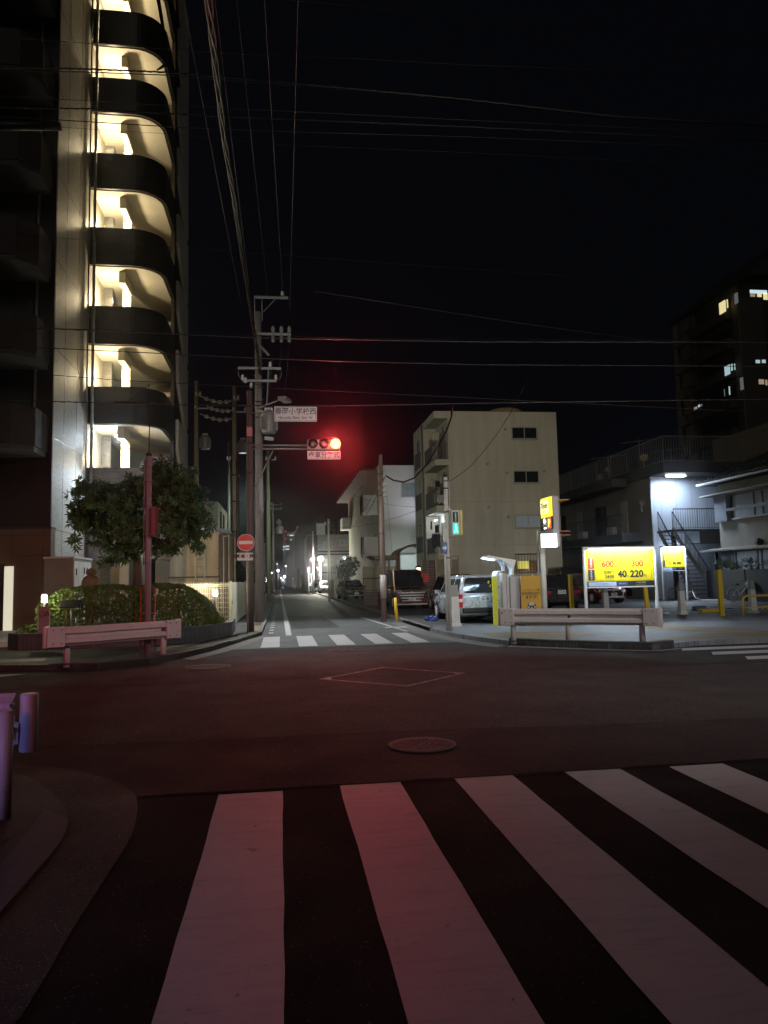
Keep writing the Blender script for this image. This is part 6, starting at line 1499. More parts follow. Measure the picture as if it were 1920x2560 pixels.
def rsign(lab, u0, v0, u1, v1, Y, shape, m):
    p, q = P(*ZV(u0, v0), Y), P(*ZV(u1, v1), Y); t = thing('road_sign', lab, 'road sign', 'road signs far down the street')
    cx, r = (p.x + q.x) / 2, abs(q.x - p.x) / 2
    if shape == 'round': MB().lathe([(r, 0), (r, .03)], (0, 0, 0), 20).build('disc', m, t).matrix_local = Matrix.Translation((cx, Y, (p.z + q.z) / 2)) @ Matrix.Rotation(R(90), 4, 'X')
    elif shape == 'tri': MB().prismY([(p.x, p.z), (q.x, p.z), (cx, q.z)], Y, Y + .03).build('triangle', m, t)
    else: MB().box(p.x, q.x, Y, Y + .03, q.z, p.z).build('panel', m, t)
    MB().cyl((cx, Y + .06, 0), (cx, Y + .06, p.z), .04, seg=8).build('post', M['white'], t)
SWH = mat('sign_pale', (.55, .58, .58), .4, .1)
rsign('pale round road sign with plate beside the grey building', 818, 1078, 862, 1118, 93, 'round', SWH)
rsign('small rectangular plate under the pale round sign', 820, 1125, 865, 1150, 92.8, 'rect', SWH)
rsign('blue-white round sign leaning beside the pale pole', 865, 1165, 900, 1205, 90, 'round', mat('sign_bluish', (.4, .5, .65), .4, .1))
rsign('small inverted triangle give way sign far down the street', 570, 1243, 608, 1275, 150, 'tri', SWH)
for i, u in enumerate((775, 630, 655)):
    c = P(*ZV(u, 1130 if i == 0 else 1300), 105 if i == 0 else 140); tag(MB().cyl((c.x, c.y, 0), (c.x, c.y, c.z), .06, seg=8).build('thin_post', M['steel']), ('tall thin post left of the round road sign', 'short thin post far down the street left one', 'short thin post far down the street right one')[i], 'post')
# ================================================================== CARS
def car(lab, x, y, heading, L, Wd, Hc, col, kind='wagon', plate=None, plate_kanji='名古屋 500', metal=.5, cat='car', name='parked_car', detail=True, z=.085, plate_green=False):
    """origin at the middle of the car on the ground; local +Y is forward"""
    t = thing(name, lab, cat, 'parked cars', loc=(x, y, z), rz=heading)
    m = mat('car_paint_%d' % (len(_cache)), col, .28, .06, 2, metal=metal, spec=.6)
    m.node_tree.nodes['Principled BSDF'].inputs['Coat Weight'].default_value = .8; m.node_tree.nodes['Principled BSDF'].inputs['Coat Roughness'].default_value = .08
    hw = Wd / 2; a = L / 2; gc = .20
    belt = {'wagon': .92, 'van': 1.05, 'hatch': .92, 'sedan': .92}[kind]
    hood = {'wagon': .86, 'van': 1.00, 'hatch': .86, 'sedan': .86}[kind]
    hoodL = {'wagon': .95, 'van': .62, 'hatch': .85, 'sedan': 1.1}[kind]
    st = [(-a, .42, belt - .10, .86), (-a + .05, .30, belt - .02, .95), (-a + .35, gc, belt, 1.0), (-a + .9, gc, belt, 1.0), (0, gc, belt, 1.0), (a - hoodL - .35, gc, belt, 1.0), (a - hoodL, gc, belt - .02, .99),
          (a - hoodL * .5, gc, hood - .0, .97), (a - .22, .22, hood - .10, .93), (a - .06, .28, hood - .24, .86), (a, .36, hood - .34, .78)]
    if kind == 'van': st[-3:] = [(a - .16, .20, hood - .08, .95), (a - .04, .24, hood - .22, .90), (a, .30, hood - .34, .85)]
    b = bmesh.new(); rows = []
    for yy, zl, zb, k in st:
        w_ = hw * k; h = zb - zl
        half = [(0, zl), (w_ * .86, zl), (w_ * .97, zl + h * .10), (w_ * 1.0, zl + h * .38), (w_ * .985, zl + h * .62), (w_ * .95, zl + h * .88), (w_ * .86, zb), (w_ * .5, zb + .015), (0, zb + .02)]
        rows.append([b.verts.new((px, yy, pz)) for px, pz in half] + [b.verts.new((-px, yy, pz)) for px, pz in half[-2:0:-1]])
    n = len(rows[0])
    for r0, r1 in zip(rows, rows[1:]):
        for i in range(n): f = b.faces.new((r0[i], r0[(i + 1) % n], r1[(i + 1) % n], r1[i])); f.smooth = True
    b.faces.new(rows[0][::-1]); b.faces.new(rows[-1]); bmesh.ops.recalc_face_normals(b, faces=b.faces)
    me = bpy.data.meshes.new('body'); b.to_mesh(me); b.free(); me.materials.append(m)
    body = bpy.data.objects.new('body', me); COL.objects.link(body)
    wr_ = {'van': .33, 'wagon': .30}.get(kind, .30); wy = (a - hoodL + .12, -a + .72)
    cut = MB()
    for yy in wy:
        for sx_ in (-1, 1): cut.cyl((sx_ * (hw - .26), yy, wr_), (sx_ * (hw + .2), yy, wr_), wr_ + .055, seg=26)
    co = cut.build('cut', M['black'])
    md = body.modifiers.new('b', 'BOOLEAN'); md.operation = 'DIFFERENCE'; md.object = co; md.solver = 'EXACT'
    bpy.context.view_layer.update()
    nm = bpy.data.meshes.new_from_object(body.evaluated_get(bpy.context.evaluated_depsgraph_get()))
    body.modifiers.clear(); body.data = nm; nm.name = 'body'; bpy.data.objects.remove(co); body.parent = t
    for mm in list(nm.materials)[1:]: nm.materials.pop()
    # greenhouse
    rb, ft = -a + .10, a - hoodL - .02
    rt, fr = (-a + .32 if kind != 'sedan' else -a + .95), a - hoodL - (.62 if kind == 'van' else .72)
    if kind == 'sedan': rb = -a + .45
    hb, ht = hw * .93, hw * (.80 if kind == 'van' else .74); zt = Hc - .05
    zb = belt - .02
    b = bmesh.new()
    ring0 = [(-hb, rb, zb), (hb, rb, zb), (hb, ft, zb), (-hb, ft, zb)]
    ring1 = [(-ht, rt, zt), (ht, rt, zt), (ht, fr, zt), (-ht, fr, zt)]
    ring2 = [(-ht * .8, rt + .18, Hc), (ht * .8, rt + .18, Hc), (ht * .8, fr - .2, Hc), (-ht * .8, fr - .2, Hc)]
    vs = [[b.verts.new(p) for p in r] for r in (ring0, ring1, ring2)]
    b.faces.new(vs[0][::-1]); b.faces.new(vs[2])
    for r0, r1 in zip(vs, vs[1:]):
        for i in range(4): b.faces.new((r0[i], r0[(i + 1) % 4], r1[(i + 1) % 4], r1[i]))
    bmesh.ops.recalc_face_normals(b, faces=b.faces)
    me = bpy.data.meshes.new('cabin'); b.to_mesh(me); b.free(); me.materials.append(m)
    cbn = bpy.data.objects.new('cabin', me); COL.objects.link(cbn); cbn.parent = t
    bv = cbn.modifiers.new('bevel', 'BEVEL'); bv.width = .045; bv.segments = 4; bv.limit_method = 'ANGLE'; bv.angle_limit = R(15)
    for p in me.polygons: p.use_smooth = True
    def pane(c, s0, s1, t0, t1, nm_='window', off=.006, mm=None, thick=.004):
        c = [Vector(q) for q in c]           # bottom-left, bottom-right, top-right, top-left
        def S(s, t_): return c[0].lerp(c[1], s).lerp(c[3].lerp(c[2], s), t_)
        nrm = (c[1] - c[0]).cross(c[3] - c[0]).normalized()
        cen = Vector((0, (rb + ft) / 2, (zb + zt) / 2))
        if nrm.dot(S(.5, .5) - cen) < 0: nrm = -nrm
        pts = []; rx_, ry_ = .10, .14       # rounded corners
        for cx_, cy_, a0 in ((s1 - rx_ * (s1 - s0), t1 - ry_ * (t1 - t0), 0), (s0 + rx_ * (s1 - s0), t1 - ry_ * (t1 - t0), 90), (s0 + rx_ * (s1 - s0), t0 + ry_ * (t1 - t0), 180), (s1 - rx_ * (s1 - s0), t0 + ry_ * (t1 - t0), 270)):
            for k in range(5):
                an = R(a0 + k * 22.5); pts.append(S(cx_ + math.cos(an) * rx_ * (s1 - s0), cy_ + math.sin(an) * ry_ * (t1 - t0)) + nrm * off)
        b = bmesh.new(); f = [b.verts.new(p) for p in pts]; g = [b.verts.new(p - nrm * thick) for p in pts]
        b.faces.new(f); b.faces.new(g[::-1])
        for i in range(len(f)): b.faces.new((f[i], g[i], g[(i + 1) % len(f)], f[(i + 1) % len(f)]))
        bmesh.ops.recalc_face_normals(b, faces=b.faces)
        me = bpy.data.meshes.new(nm_); b.to_mesh(me); b.free(); me.materials.append(mm or M['glass'])
        o = bpy.data.objects.new(nm_, me); COL.objects.link(o); o.parent = t; return o
    front = [(-hb, ft, zb), (hb, ft, zb), (ht, fr, zt), (-ht, fr, zt)]
    rear = [(-hb, rb, zb), (hb, rb, zb), (ht, rt, zt), (-ht, rt, zt)]
    pane(front, .05, .95, .04, .93, 'windscreen'); pane(rear, .07, .93, .08, .93, 'rear_window')
    for sx_ in (-1, 1):
        sd = [(sx_ * hb, rb, zb), (sx_ * hb, ft, zb), (sx_ * ht, fr, zt), (sx_ * ht, rt, zt)]
        nwin = 3 if kind in ('wagon', 'van') else 2
        seg = [(.06, .34), (.37, .62), (.65, .93)] if nwin == 3 else [(.14, .50), (.53, .93)]
        for s0, s1 in seg: pane(sd, s0, s1, .08, .88)
        MB().obox((sx_ * (hw + .07), ft - .35, belt + .04), (.16, .10, .13), 0).build('mirror', m, t, .02)
        for yy in (a - hoodL - .4, .0 if kind != 'van' else -.1):
            MB().box(sx_ * (hw * .985), sx_ * (hw + .004), yy - .006, yy + .006, .32, belt - .12).build('door_seam', M['black'], t)
            MB().obox((sx_ * (hw + .012), yy - .28, belt - .17), (.02, .16, .03)).build('door_handle', m, t)
    for sx_ in (-1, 1):
        for yy in wy:
            wx = sx_ * (hw - .10)
            w_ = thing('wheel', None, None); w_.parent = t; w_.location = (wx, yy, wr_)
            MB().cyl((-.10, 0, 0), (.10, 0, 0), wr_, seg=28).build('tyre', M['rubber'], w_, .02)
            MB().cyl((sx_ * .085, 0, 0), (sx_ * .106, 0, 0), wr_ * .66, wr_ * .62, 24).build('rim', M['steel'], w_)
            sp_ = MB()
            for k in range(7): an = k / 7 * 6.283; sp_.obox((sx_ * .112, math.cos(an) * wr_ * .34, math.sin(an) * wr_ * .34), (.012, wr_ * .5, .035), 0, an)
            sp_.build('spokes', M['white'], w_)
            MB().cyl((-sx_ * .16, yy - yy, 0), (-sx_ * .10, 0, 0), wr_ + .04, seg=20).build('hub', M['black'], w_)
    # plates
    def plate_at(yy, zz, sgn):
        p = MB().box(-.165, .165, yy - .006, yy + .006, zz - .0825, zz + .0825).build('number_plate', mat('plate_white', (.62, .64, .62), .4, .05), t)
        if plate:
            inkm = mat('plate_ink', (.04, .14, .09), .5, .1); rz = 0 if sgn < 0 else R(180)
            text(plate, .105, inkm, (0, yy + sgn * .0075, zz - .022), p, rz=rz, bold=.003)
            text(plate_kanji, .042, inkm, (0, yy + sgn * .0075, zz + .052), p, rz=rz, bold=.001)
    chrome = mat('chrome', (.62, .62, .62), .25, .05, metal=.2)
    # rear
    plate_at(-a - .012, {'wagon': .78, 'van': .8, 'hatch': .78, 'sedan': .72}[kind], -1)
    for sx_ in (-1, 1):
        tl = MB()
        if kind in ('wagon', 'van'):
            tx = sx_ * (hw * .91)
            tl.obox((tx, -a + .03, belt - .20), (.13, .10, .40), sx_ * R(14)).build('tail_light', mat('tail_red', (.45, .02, .02), .2, .1), t, .02)
            MB().obox((tx - sx_ * .0, -a + .02, belt - .19), (.11, .10, .10), sx_ * R(14)).build('reverse_light', M['white'], t, .01)
        else:
            tl.obox((sx_ * hw * .72, -a + .03, belt - .16), (.34, .08, .13), sx_ * R(10)).build('tail_light', mat('tail_red', (.45, .02, .02), .2, .1), t, .02)
    MB().box(-hw * .86, hw * .86, -a - .05, -a + .1, .34, .50).build('rear_bumper', M['black'] if kind == 'wagon' else m, t, .03)
    MB().tube([(.05, -a + .085, belt + .03), (.38, -a + .13, belt + .17)], .012, 5).build('wiper', M['black'], t)
    # front
    gz = hood - .38
    if kind == 'van':
        for i in range(4):
            z_ = .38 + i * .125; ww = hw * (.70 + .035 * i)
            MB().prism([(-ww, a - .09), (-ww * .6, a - .0), (ww * .6, a - .0), (ww, a - .09), (ww * .98, a + .005 - .02), (ww * .6, a + .045), (-ww * .6, a + .045), (-ww * .98, a - .015)], z_, z_ + .06).build('grille_bar', chrome, t, .01)
        MB().box(-hw * .62, hw * .62, a - .02, a + .012, .36, .92).build('grille', M['black'], t)
        for sx_ in (-1, 1):
            MB().obox((sx_ * hw * .82, a - .09, .50), (.12, .12, .40), sx_ * R(-28), 0, sx_ * R(-14)).build('bumper_trim', chrome, t, .03)
            MB().obox((sx_ * hw * .76, a - .05, .86), (.36, .10, .10), sx_ * R(-16)).build('headlight', mat('headlight', (.5, .52, .52), .08, .1, metal=.6), t, .02)
        MB().box(-hw * .9, hw * .9, a - .15, a + .035, .20, .27).build('chin', chrome, t, .02)
        plate_at(a + .055, .47, 1)
    else:
        MB().box(-hw * .58, hw * .58, a - .06, a + .008, .34, .52).build('grille', M['black'], t, .02)
        MB().box(-hw * .36, hw * .36, a - .10, a - .015, .56, .64).build('upper_grille', M['black'], t, .01)
        MB().box(-hw * .4, hw * .4, a - .06, a - .004, .64, .665).build('grille_bar', chrome, t)
        for sx_ in (-1, 1):
            MB().obox((sx_ * hw * .70, a - .14, .63), (.40, .14, .15), sx_ * R(-24)).build('headlight', mat('headlight', (.5, .52, .52), .08, .1, metal=.6), t, .03)
            MB().obox((sx_ * hw * .70, a - .06, .36), (.14, .05, .08), sx_ * R(-20)).build('fog_lamp', M['white'], t, .01)
        MB().box(-hw * .7, hw * .7, a - .08, a + .015, .28, .32).build('lip', chrome, t)
        plate_at(a + .02, .45, 1)
    MB().lathe([(.05, 0), (.045, .012), (.02, .015)], (0, 0, 0), 16).build('emblem', chrome, t).matrix_local = Matrix.Translation((0, a + (.02 if kind == 'van' else -.02), .80 if kind == 'van' else .62)) @ Matrix.Rotation(R(-90), 4, 'X')
    return t
PI = math.pi
wg = car('silver white station wagon seen from behind in the nearest parking bay', 6.32, 24.75, 0, 4.2, 1.69, 1.52, (.50, .54, .62), 'wagon', '20-98', metal=.35)
for dx, dz_, c_ in ((.22, 1.27, (.7, .45, .03)), (.26, 1.15, (.7, .45, .03)), (.33, 1.06, (.6, .6, .55))):
    MB().obox((dx, -2.1 + .11 + (dz_ - .92) * .36, dz_), (.10, .004, .10), 0, R(-20), R(35)).build('window_sticker', mat('sticker_%d' % int(dx * 100), c_, .4, .05), wg)
car('dark minivan with chrome barred grille facing the camera beside the brown pole', 6.25, 37.7, PI, 4.7, 1.73, 1.92, (.11, .035, .04), 'van', '56-52')
car('dark red compact car mostly hidden behind the silver wagon', 7.75, 33.3, 0, 3.6, 1.6, 1.62, (.10, .015, .02), 'hatch')
c = P(1400, 1500, 29.3)
car('dark grey sedan seen from behind between the parking sign poles', c.x, 31.2, 0, 4.3, 1.72, 1.50, (.05, .045, .055), 'hatch', '51-78')
c = P(1524, 1480, 35.5)
rc = car('dark red compact car facing the camera under the large tariff board', c.x, 37.3, PI + .1, 3.8, 1.68, 1.55, (.16, .012, .012), 'hatch', '93-70')
MB().tube([(-.48, 1.93, .34), (-.52, 1.90, .56), (-.40, 1.90, .70), (.40, 1.90, .70), (.52, 1.90, .56), (.48, 1.93, .34), (-.48, 1.93, .34)], .022, 8).build('grille_surround', M['white'], rc)
c = P(884, 1480, 56.5)
car('dark hatchback with glinting headlights in front of the round shrub', c.x, 58.5, PI + .12, 4.0, 1.69, 1.52, (.07, .065, .06), 'hatch', '12-13')
c = P(816, 1466, 88)
car('white compact car parked under the far street lamp', c.x, 90, PI, 4.0, 1.7, 1.5, (.55, .57, .6), 'hatch', None)
c = P(792, 1466, 97)
car('dark small car beside the far white one', c.x, 99, PI, 3.6, 1.6, 1.6, (.04, .04, .045), 'hatch', None)
c = P(1470, 1440, 42)
car('large dark van parked at the back behind the tariff board', c.x - .6, 44, PI, 4.6, 1.8, 2.0, (.06, .05, .045), 'van', None)

# ================================================================== PARKING LOT OBJECTS
ZC = crop(1060, 1380, .2049); ZT = crop(1180, 1180, .1989); ZT2 = crop(1320, 1200, .0904); ZB = crop(1430, 1340, .1507)
YEL = (1.0, .86, .02)
# tall illuminated pole sign
t = thing('pole_sign', 'tall illuminated yellow parking pole sign with white and black panels', 'sign')
xs0, xs1 = P(*ZT2(690, 800), 20.5).x, P(*ZT2(865, 800), 20.5).x
yb_ = 21.55
za_, zb_ = P(*ZT2(690, 435), 20.5).z, P(*ZT2(700, 990), 20.5).z
zc_, zd_ = P(*ZT2(700, 1360), 20.5).z, P(*ZT2(740, 1480), 20.5).z
ze_ = P(*ZT2(745, 1850), 20.5).z
px0 = P(*ZT(905, 1500), 21.2).x
MB().box(xs0 + .0, xs1 - .02, 20.5, yb_, ze_, za_).build('sign_housing', mat('sign_housing', (.36, .33, .36), .5, .08), t, .01)
MB().cyl((px0, 21.2, .08), (px0, 21.2, ze_), .085, seg=20).build('pole', M['white'], t)
MB().cyl((px0 - .14, 21.2, .08), (px0 - .14, 21.2, zc_), .03, seg=12).build('conduit', M['steel'], t)
MB().box(px0 - .22, px0 + .22, 21.0, 21.4, .085, .14).build('base_plate', M['steel'], t, .01)
YF = emit('sign_yellow_light', (1.0, .84, .03), 1.5, (.8, .7, .05))
MB().prism([(xs0 - .002, 20.55), (xs0 - .04, 20.7), (xs0 - .055, 21.0), (xs0 - .04, 21.35), (xs0 - .002, 21.5)], zb_, za_ - .01).build('yellow_face', YF, t)
MB().prism([(xs1 - .018, 20.55), (xs1 + .02, 20.7), (xs1 + .035, 21.0), (xs1 + .02, 21.35), (xs1 - .018, 21.5)], zb_, za_ - .01).build('yellow_face', YF, t)
hT = za_ - zb_
MB().box(xs0 - .066, xs0 - .058, 20.72, 21.36, zb_ + hT * .18, zb_ + hT * .88).build('bright_core', emit('sign_core', (1, .97, .45), 1.15), t)
text('Times', .23, mat('sign_ink_olive', (.05, .05, .02), .5, .1), (xs0 - .07, 21.06, zb_ + hT * .58), t, rz=R(-90), bold=.004, shear=.25)
text('PARKING', .08, emit('parking_ink', (.9, .75, .05), 1.2), (xs0 - .07, 21.03, zb_ + hT * .30), t, rz=R(-90), bold=.002)
MB().box(xs0 - .03, xs0 - .003, 20.52, 21.52, zc_ + .02, zb_ - .003).build('black_panel', M['black'], t)
hP = zb_ - zc_ - .02
MB().box(xs0 - .034, xs0 - .031, 20.60, 20.92, zc_ + .04, zb_ - .02).build('red_panel', emit('p_red', (.9, .10, .02), .9), t)
text('P', .30, emit('p_yellow', (1, .75, .15), 2.5), (xs0 - .037, 20.76, zc_ + .02 + hP * .45), t, rz=R(-90), bold=.008)
text('空', .22, emit('vacancy_white', (1, 1, .92), 4.0), (xs0 - .037, 21.12, zc_ + .02 + hP * .58), t, rz=R(-90), bold=.012)
MB().box(xs0 - .034, xs0 - .031, 21.02, 21.2, zc_ + .05, zc_ + .10).build('white_bar', emit('vacancy_white', (1, 1, .92), 4.0), t)
w0, w1 = P(*ZT2(365, 1490), 20.45), P(*ZT2(745, 1860), 20.45)
MB().box(w0.x, xs0 + .05, 20.42, 20.497, w1.z, w0.z).build('white_panel', emit('white_lightbox', (.93, .98, 1), 2.2), t)
text('カーシェア', .085, emit('faint_print', (1, .75, .72), 1.4), ((w0.x + xs0 + .05) / 2, 20.418, w0.z - .11), t, bold=.001, sx=.9)
text('24h  OK', .05, emit('faint_print2', (.8, .85, .85), 1.4), ((w0.x + xs0 + .05) / 2, 20.418, w1.z + .07), t)
for zz in (za_ - .10, zc_ - .05, zc_ - .16):
    MB().box(xs1 - .0, xs1 + .36, 20.62, 21.4, zz - .012, zz + .012).build('side_fin', mat('copper_fin', (.35, .16, .08), .5, .2), t)
light('AREA', 'yellow_face_light', (xs0 - .1, 21.0, (za_ + zb_) / 2), 9, (1, .88, .25), t, .8, target=(xs0 - 3, 21, 2), sy=.5)
light('AREA', 'white_panel_light', ((w0.x + xs0) / 2, 20.36, (w0.z + w1.z) / 2), 12, (.9, .96, 1), t, .35, target=((w0.x + xs0) / 2, 18, 1))

# tariff boards lit by a tube under the hood
def tariff(lab, x0, x1, z0, z1, y, k, pw):
    t = thing('tariff_board', lab, 'sign')
    W_ = x1 - x0; Hh = z1 - z0
    BY = mat('board_yellow', (.80, .66, .015), .45, .04)
    MB().box(x0, x1, y, y + .05, z0, z1).build('panel', BY, t)
    for x in (x0 - .09, x1 + .02): MB().box(x, x + .07, y - .02, y + .06, .09, z1 + .02).build('post', M['white'], t, .008)
    MB().box(x0 - .09, x1 + .09, y - .14, y + .07, z1 + .021, z1 + .07).build('hood', M['white'], t)
    MB().box(x0, x1, y - .02, y + .06, z0 - .035, z0 - .002).build('lower_frame', M['white'], t)
    MB().box(x0 + .04, x1 - .04, y - .12, y - .09, z1 - .005, z1 + .018).build('lamp_tube', emit('board_tube', (.85, 1, .98), 14), t)
    light('AREA', 'tube_light', ((x0 + x1) / 2, y - .085, z1 - .02), pw, (.86, .97, 1.0), t, W_ * .92, target=((x0 + x1) / 2, y + .16, z0 + .1), sy=.05)
    light('AREA', 'ground_spill', ((x0 + x1) / 2, y - .2, z1 - .03), pw * 2.0, (.66, .80, 1.0), t, W_ * .9, target=((x0 + x1) / 2, y - .9, 0), sy=.06)
    def X(u): return x0 + W_ * u
    def Z(v): return z1 - Hh * v
    yy = y - .004
    def rect(u0, u1, v0, v1, m, nm='field', d=.004): return MB().box(X(u0), X(u1), y - d, y - .0005, Z(v1), Z(v0)).build(nm, m, t)
    rect(.02, .115, .23, .52, mat('board_red', (.62, .06, .02), .5, .05), 'red_label'); rect(.02, .115, .545, .83, mat('board_black', (.04, .04, .045), .5, .05), 'black_label')
    for i, ch in enumerate('最大料金'): text(ch, .055 * k, M['white'], (X(.067), y - .006, Z(.275 + i * .065)), t, bold=.001)
    for i, ch in enumerate('基本料金'): text(ch, .055 * k, M['white'], (X(.067), y - .006, Z(.59 + i * .065)), t, bold=.001)
    ln = mat('thin_line', (.30, .24, .02), .5, .05)
    for q in ((.13, .965, .535, .540), (.13, .965, .832, .837), (.545, .549, .28, .52), (.13, .134, .54, .83), (.961, .965, .54, .83)): rect(*q, ln, 'ruled_line', .003)
    text('600', .225 * k, M['red'], (X(.315), yy, Z(.405)), t, bold=.009); text('300', .225 * k, M['red'], (X(.755), yy, Z(.405)), t, bold=.009)
    text('円', .07 * k, M['red'], (X(.43), yy, Z(.45)), t); text('円', .07 * k, M['red'], (X(.87), yy, Z(.45)), t)
    text('駐車後24時間', .065 * k, M['red'], (X(.32), yy, Z(.27)), t, sx=.9); text('18:00〜8:00', .065 * k, M['red'], (X(.755), yy, Z(.27)), t, sx=.9)
    text('0:00〜\n24:00', .115 * k, M['ink'], (X(.335), yy, Z(.68)), t, bold=.002)
    text('40', .245 * k, M['ink'], (X(.525), yy, Z(.68)), t, bold=.010); text('分', .07 * k, M['ink'], (X(.61), yy, Z(.73)), t)
    text('220', .245 * k, M['ink'], (X(.74), yy, Z(.68)), t, bold=.010); text('円', .085 * k, M['ink'], (X(.865), yy, Z(.73)), t)
    rect(0.0, 1.0, .86, 1.0, M['ink'], 'strip'); 
    rect(.02, .43, .875, .985, mat('strip_blue', (.40, .48, .66), .5, .05), 'strip_panel', .006); rect(.445, .60, .875, .985, mat('strip_navy', (.05, .08, .16), .5, .05), 'strip_panel', .006)
    text('クレジット  電子マネー', .036 * k, M['ink'], (X(.22), y - .008, Z(.93)), t); text('お問い合わせ', .034 * k, M['white'], (X(.52), y - .008, Z(.93)), t)
    text('P 0120-77-8924', .04 * k, M['white'], (X(.80), y - .008, Z(.905)), t); text('コンタクトセンター', .034 * k, M['yellow'], (X(.80), y - .008, Z(.96)), t)
    return t
a, b = P(*ZB(215, 225), 20.35), P(*ZB(1355, 820), 20.35)
tariff('large yellow tariff board lit from above behind the right guardrail', a.x, b.x, b.z, a.z, 20.3, (b.x - a.x) / 1.85, 34)
a, b = P(*ZS(62, 1190), 36.2), P(*ZS(322, 1440), 36.2)
tariff('smaller yellow tariff board farther back near the steel stair', a.x, b.x, b.z, a.z, 36.2, (b.x - a.x) / 1.85, 60)
# pay station with swooping canopy
t = thing('pay_station', 'white parking pay machine under a swooping white canopy with cold light', 'machine')
YP = 21.6
a, b = P(*ZC(880, 230), YP), P(*ZC(962, 830), YP)
SV = mat('machine_pale', (.55, .60, .66), .4, .08)
MB().prismY([(a.x, .09), (a.x, a.z - .12), (a.x + .03, a.z - .03), (a.x + .12, a.z), (b.x + .02, a.z), (b.x + .02, .09)], YP, YP + .5).build('machine_body', SV, t, .01)
c0, c1 = P(*ZC(905, 295), YP), P(*ZC(948, 385), YP)
MB().box(c0.x, c1.x, YP - .01, YP - .001, c1.z, c0.z).build('poster', mat('poster_yellow', (.6, .5, .12), .5, .1), t)
MB().box(c0.x, c1.x, YP - .011, YP - .002, c0.z - .09, c0.z - .03).build('display', M['ink'], t) if 0 else None
for (u0, v0, u1, v1, m_) in ((908, 410, 945, 450, M['ink']), (912, 470, 940, 520, mat('slot_grey', (.2, .22, .25), .4, .1)), (900, 575, 912, 605, M['yellow']), (920, 560, 950, 600, M['white']), (915, 615, 952, 640, _cache['slot_grey'])):
    p, q = P(*ZC(u0, v0), YP), P(*ZC(u1, v1), YP); MB().box(p.x, q.x, YP - .014, YP - .001, q.z, p.z).build('control', m_, t)
arm = [(720, 62), (785, 40), (1120, 98), (1112, 140), (1098, 180), (1090, 235), (1100, 290), (1070, 290), (1070, 235), (1062, 190), (1040, 158), (1000, 130), (960, 105), (860, 88), (780, 76)]
pp = [P(u * .2049 + 1060, v * .2049 + 1380, YP + .15) for u, v in arm]
cn = MB().prismY([(p.x, p.z) for p in pp], YP + .12, YP + .45).build('canopy', M['white'], t, .01)
leg2 = [(860, 92), (940, 112), (980, 150), (1000, 190), (1003, 232), (1030, 232), (1028, 150), (1000, 112)]
pp = [P(u * .2049 + 1060, v * .2049 + 1380, YP + .1) for u, v in leg2]
MB().prismY([(p.x, p.z) for p in pp], YP + .46, YP + .6).build('canopy_leg', SV, t)
e0, e1 = P(*ZC(735, 72), YP), P(*ZC(880, 98), YP)
MB().hexa([(e0.x, YP + .16, e0.z - .012), (e1.x, YP + .16, e1.z - .012), (e1.x, YP + .40, e1.z - .012), (e0.x, YP + .40, e0.z - .012), (e0.x, YP + .16, e0.z), (e1.x, YP + .16, e1.z), (e1.x, YP + .40, e1.z), (e0.x, YP + .40, e0.z)]).build('canopy_light', emit('canopy_tube', (.6, .85, 1), 5), t)
light('AREA', 'canopy_lamp', ((e0.x + e1.x) / 2, YP + .25, e0.z - .05), 26, (.55, .78, 1.0), t, .6, target=((e0.x + e1.x) / 2 + .1, YP - .2, 0), sy=.3)
# lockers beside it
lk = thing('control_cabinet', 'pale grey cabinet block between the pay machine and the orange board', 'cabinet')
a, b, c_, d_ = P(*ZC(957, 262), 21.2), P(*ZC(1003, 262), 21.2), P(*ZC(1112, 298), 20.9), P(*ZC(1175, 298), 20.9)
LKM = mat('locker_grey', (.42, .40, .41), .5, .08); LK2 = mat('locker_lilac', (.36, .34, .42), .5, .08)
MB().box(a.x, b.x, 21.2, 21.7, .1, a.z).build('tall_panel', LKM, lk, .01); MB().box(b.x, b.x + .06, 21.15, 21.6, .1, a.z - .03).build('edge_panel', M['white'], lk)
MB().box(b.x + .07, c_.x, 20.9, 21.5, .25, c_.z).build('cabinet_body', LKM, lk, .01); MB().box(c_.x + .005, d_.x - .01, 20.92, 21.5, .25, c_.z).build('side_door', LK2, lk, .01)
for i in range(3): MB().box(b.x + .3, d_.x, 20.95 + i * .2, 21.0 + i * .2, .10, .16).build('foot_rail', mat('rust_red', (.30, .08, .05), .6, .3), lk)
# orange advert board
t = thing('orange_board', 'orange advertising board with small car drawing and Japanese text', 'sign')
a, b = P(*ZC(1178, 290), 20.7), P(*ZC(1437, 690), 20.7); zb_ = P(*ZC(1300, 880), 20.7).z
MB().box(a.x, b.x, 20.7, 20.74, zb_, a.z).build('panel', mat('board_orange', (.46, .26, .03), .5, .06), t)
MB().box(a.x - .005, a.x, 20.69, 20.75, a.z - .1, a.z).build('clip', M['white'], t)
mx = (a.x + b.x) / 2; hB = a.z - b.z
text('タイムズのカーシェア登録', .052, M['ink'], (mx, 20.697, a.z - hB * .44), t, sx=.85)
text('長時間利用も', .115, M['ink'], (mx, 20.697, a.z - hB * .55), t, bold=.0, sx=.85); text('オトク!', .115, M['ink'], (mx, 20.697, a.z - hB * .66), t, bold=.003)
cz = a.z - hB * .93; k = 1.0
ic = MB().prismY([(mx - .13, cz - .12), (mx - .13, cz + .03), (mx - .09, cz + .09), (mx + .09, cz + .09), (mx + .13, cz + .03), (mx + .13, cz - .12)], 20.694, 20.6995); ic.build('car_icon', M['ink'], t)
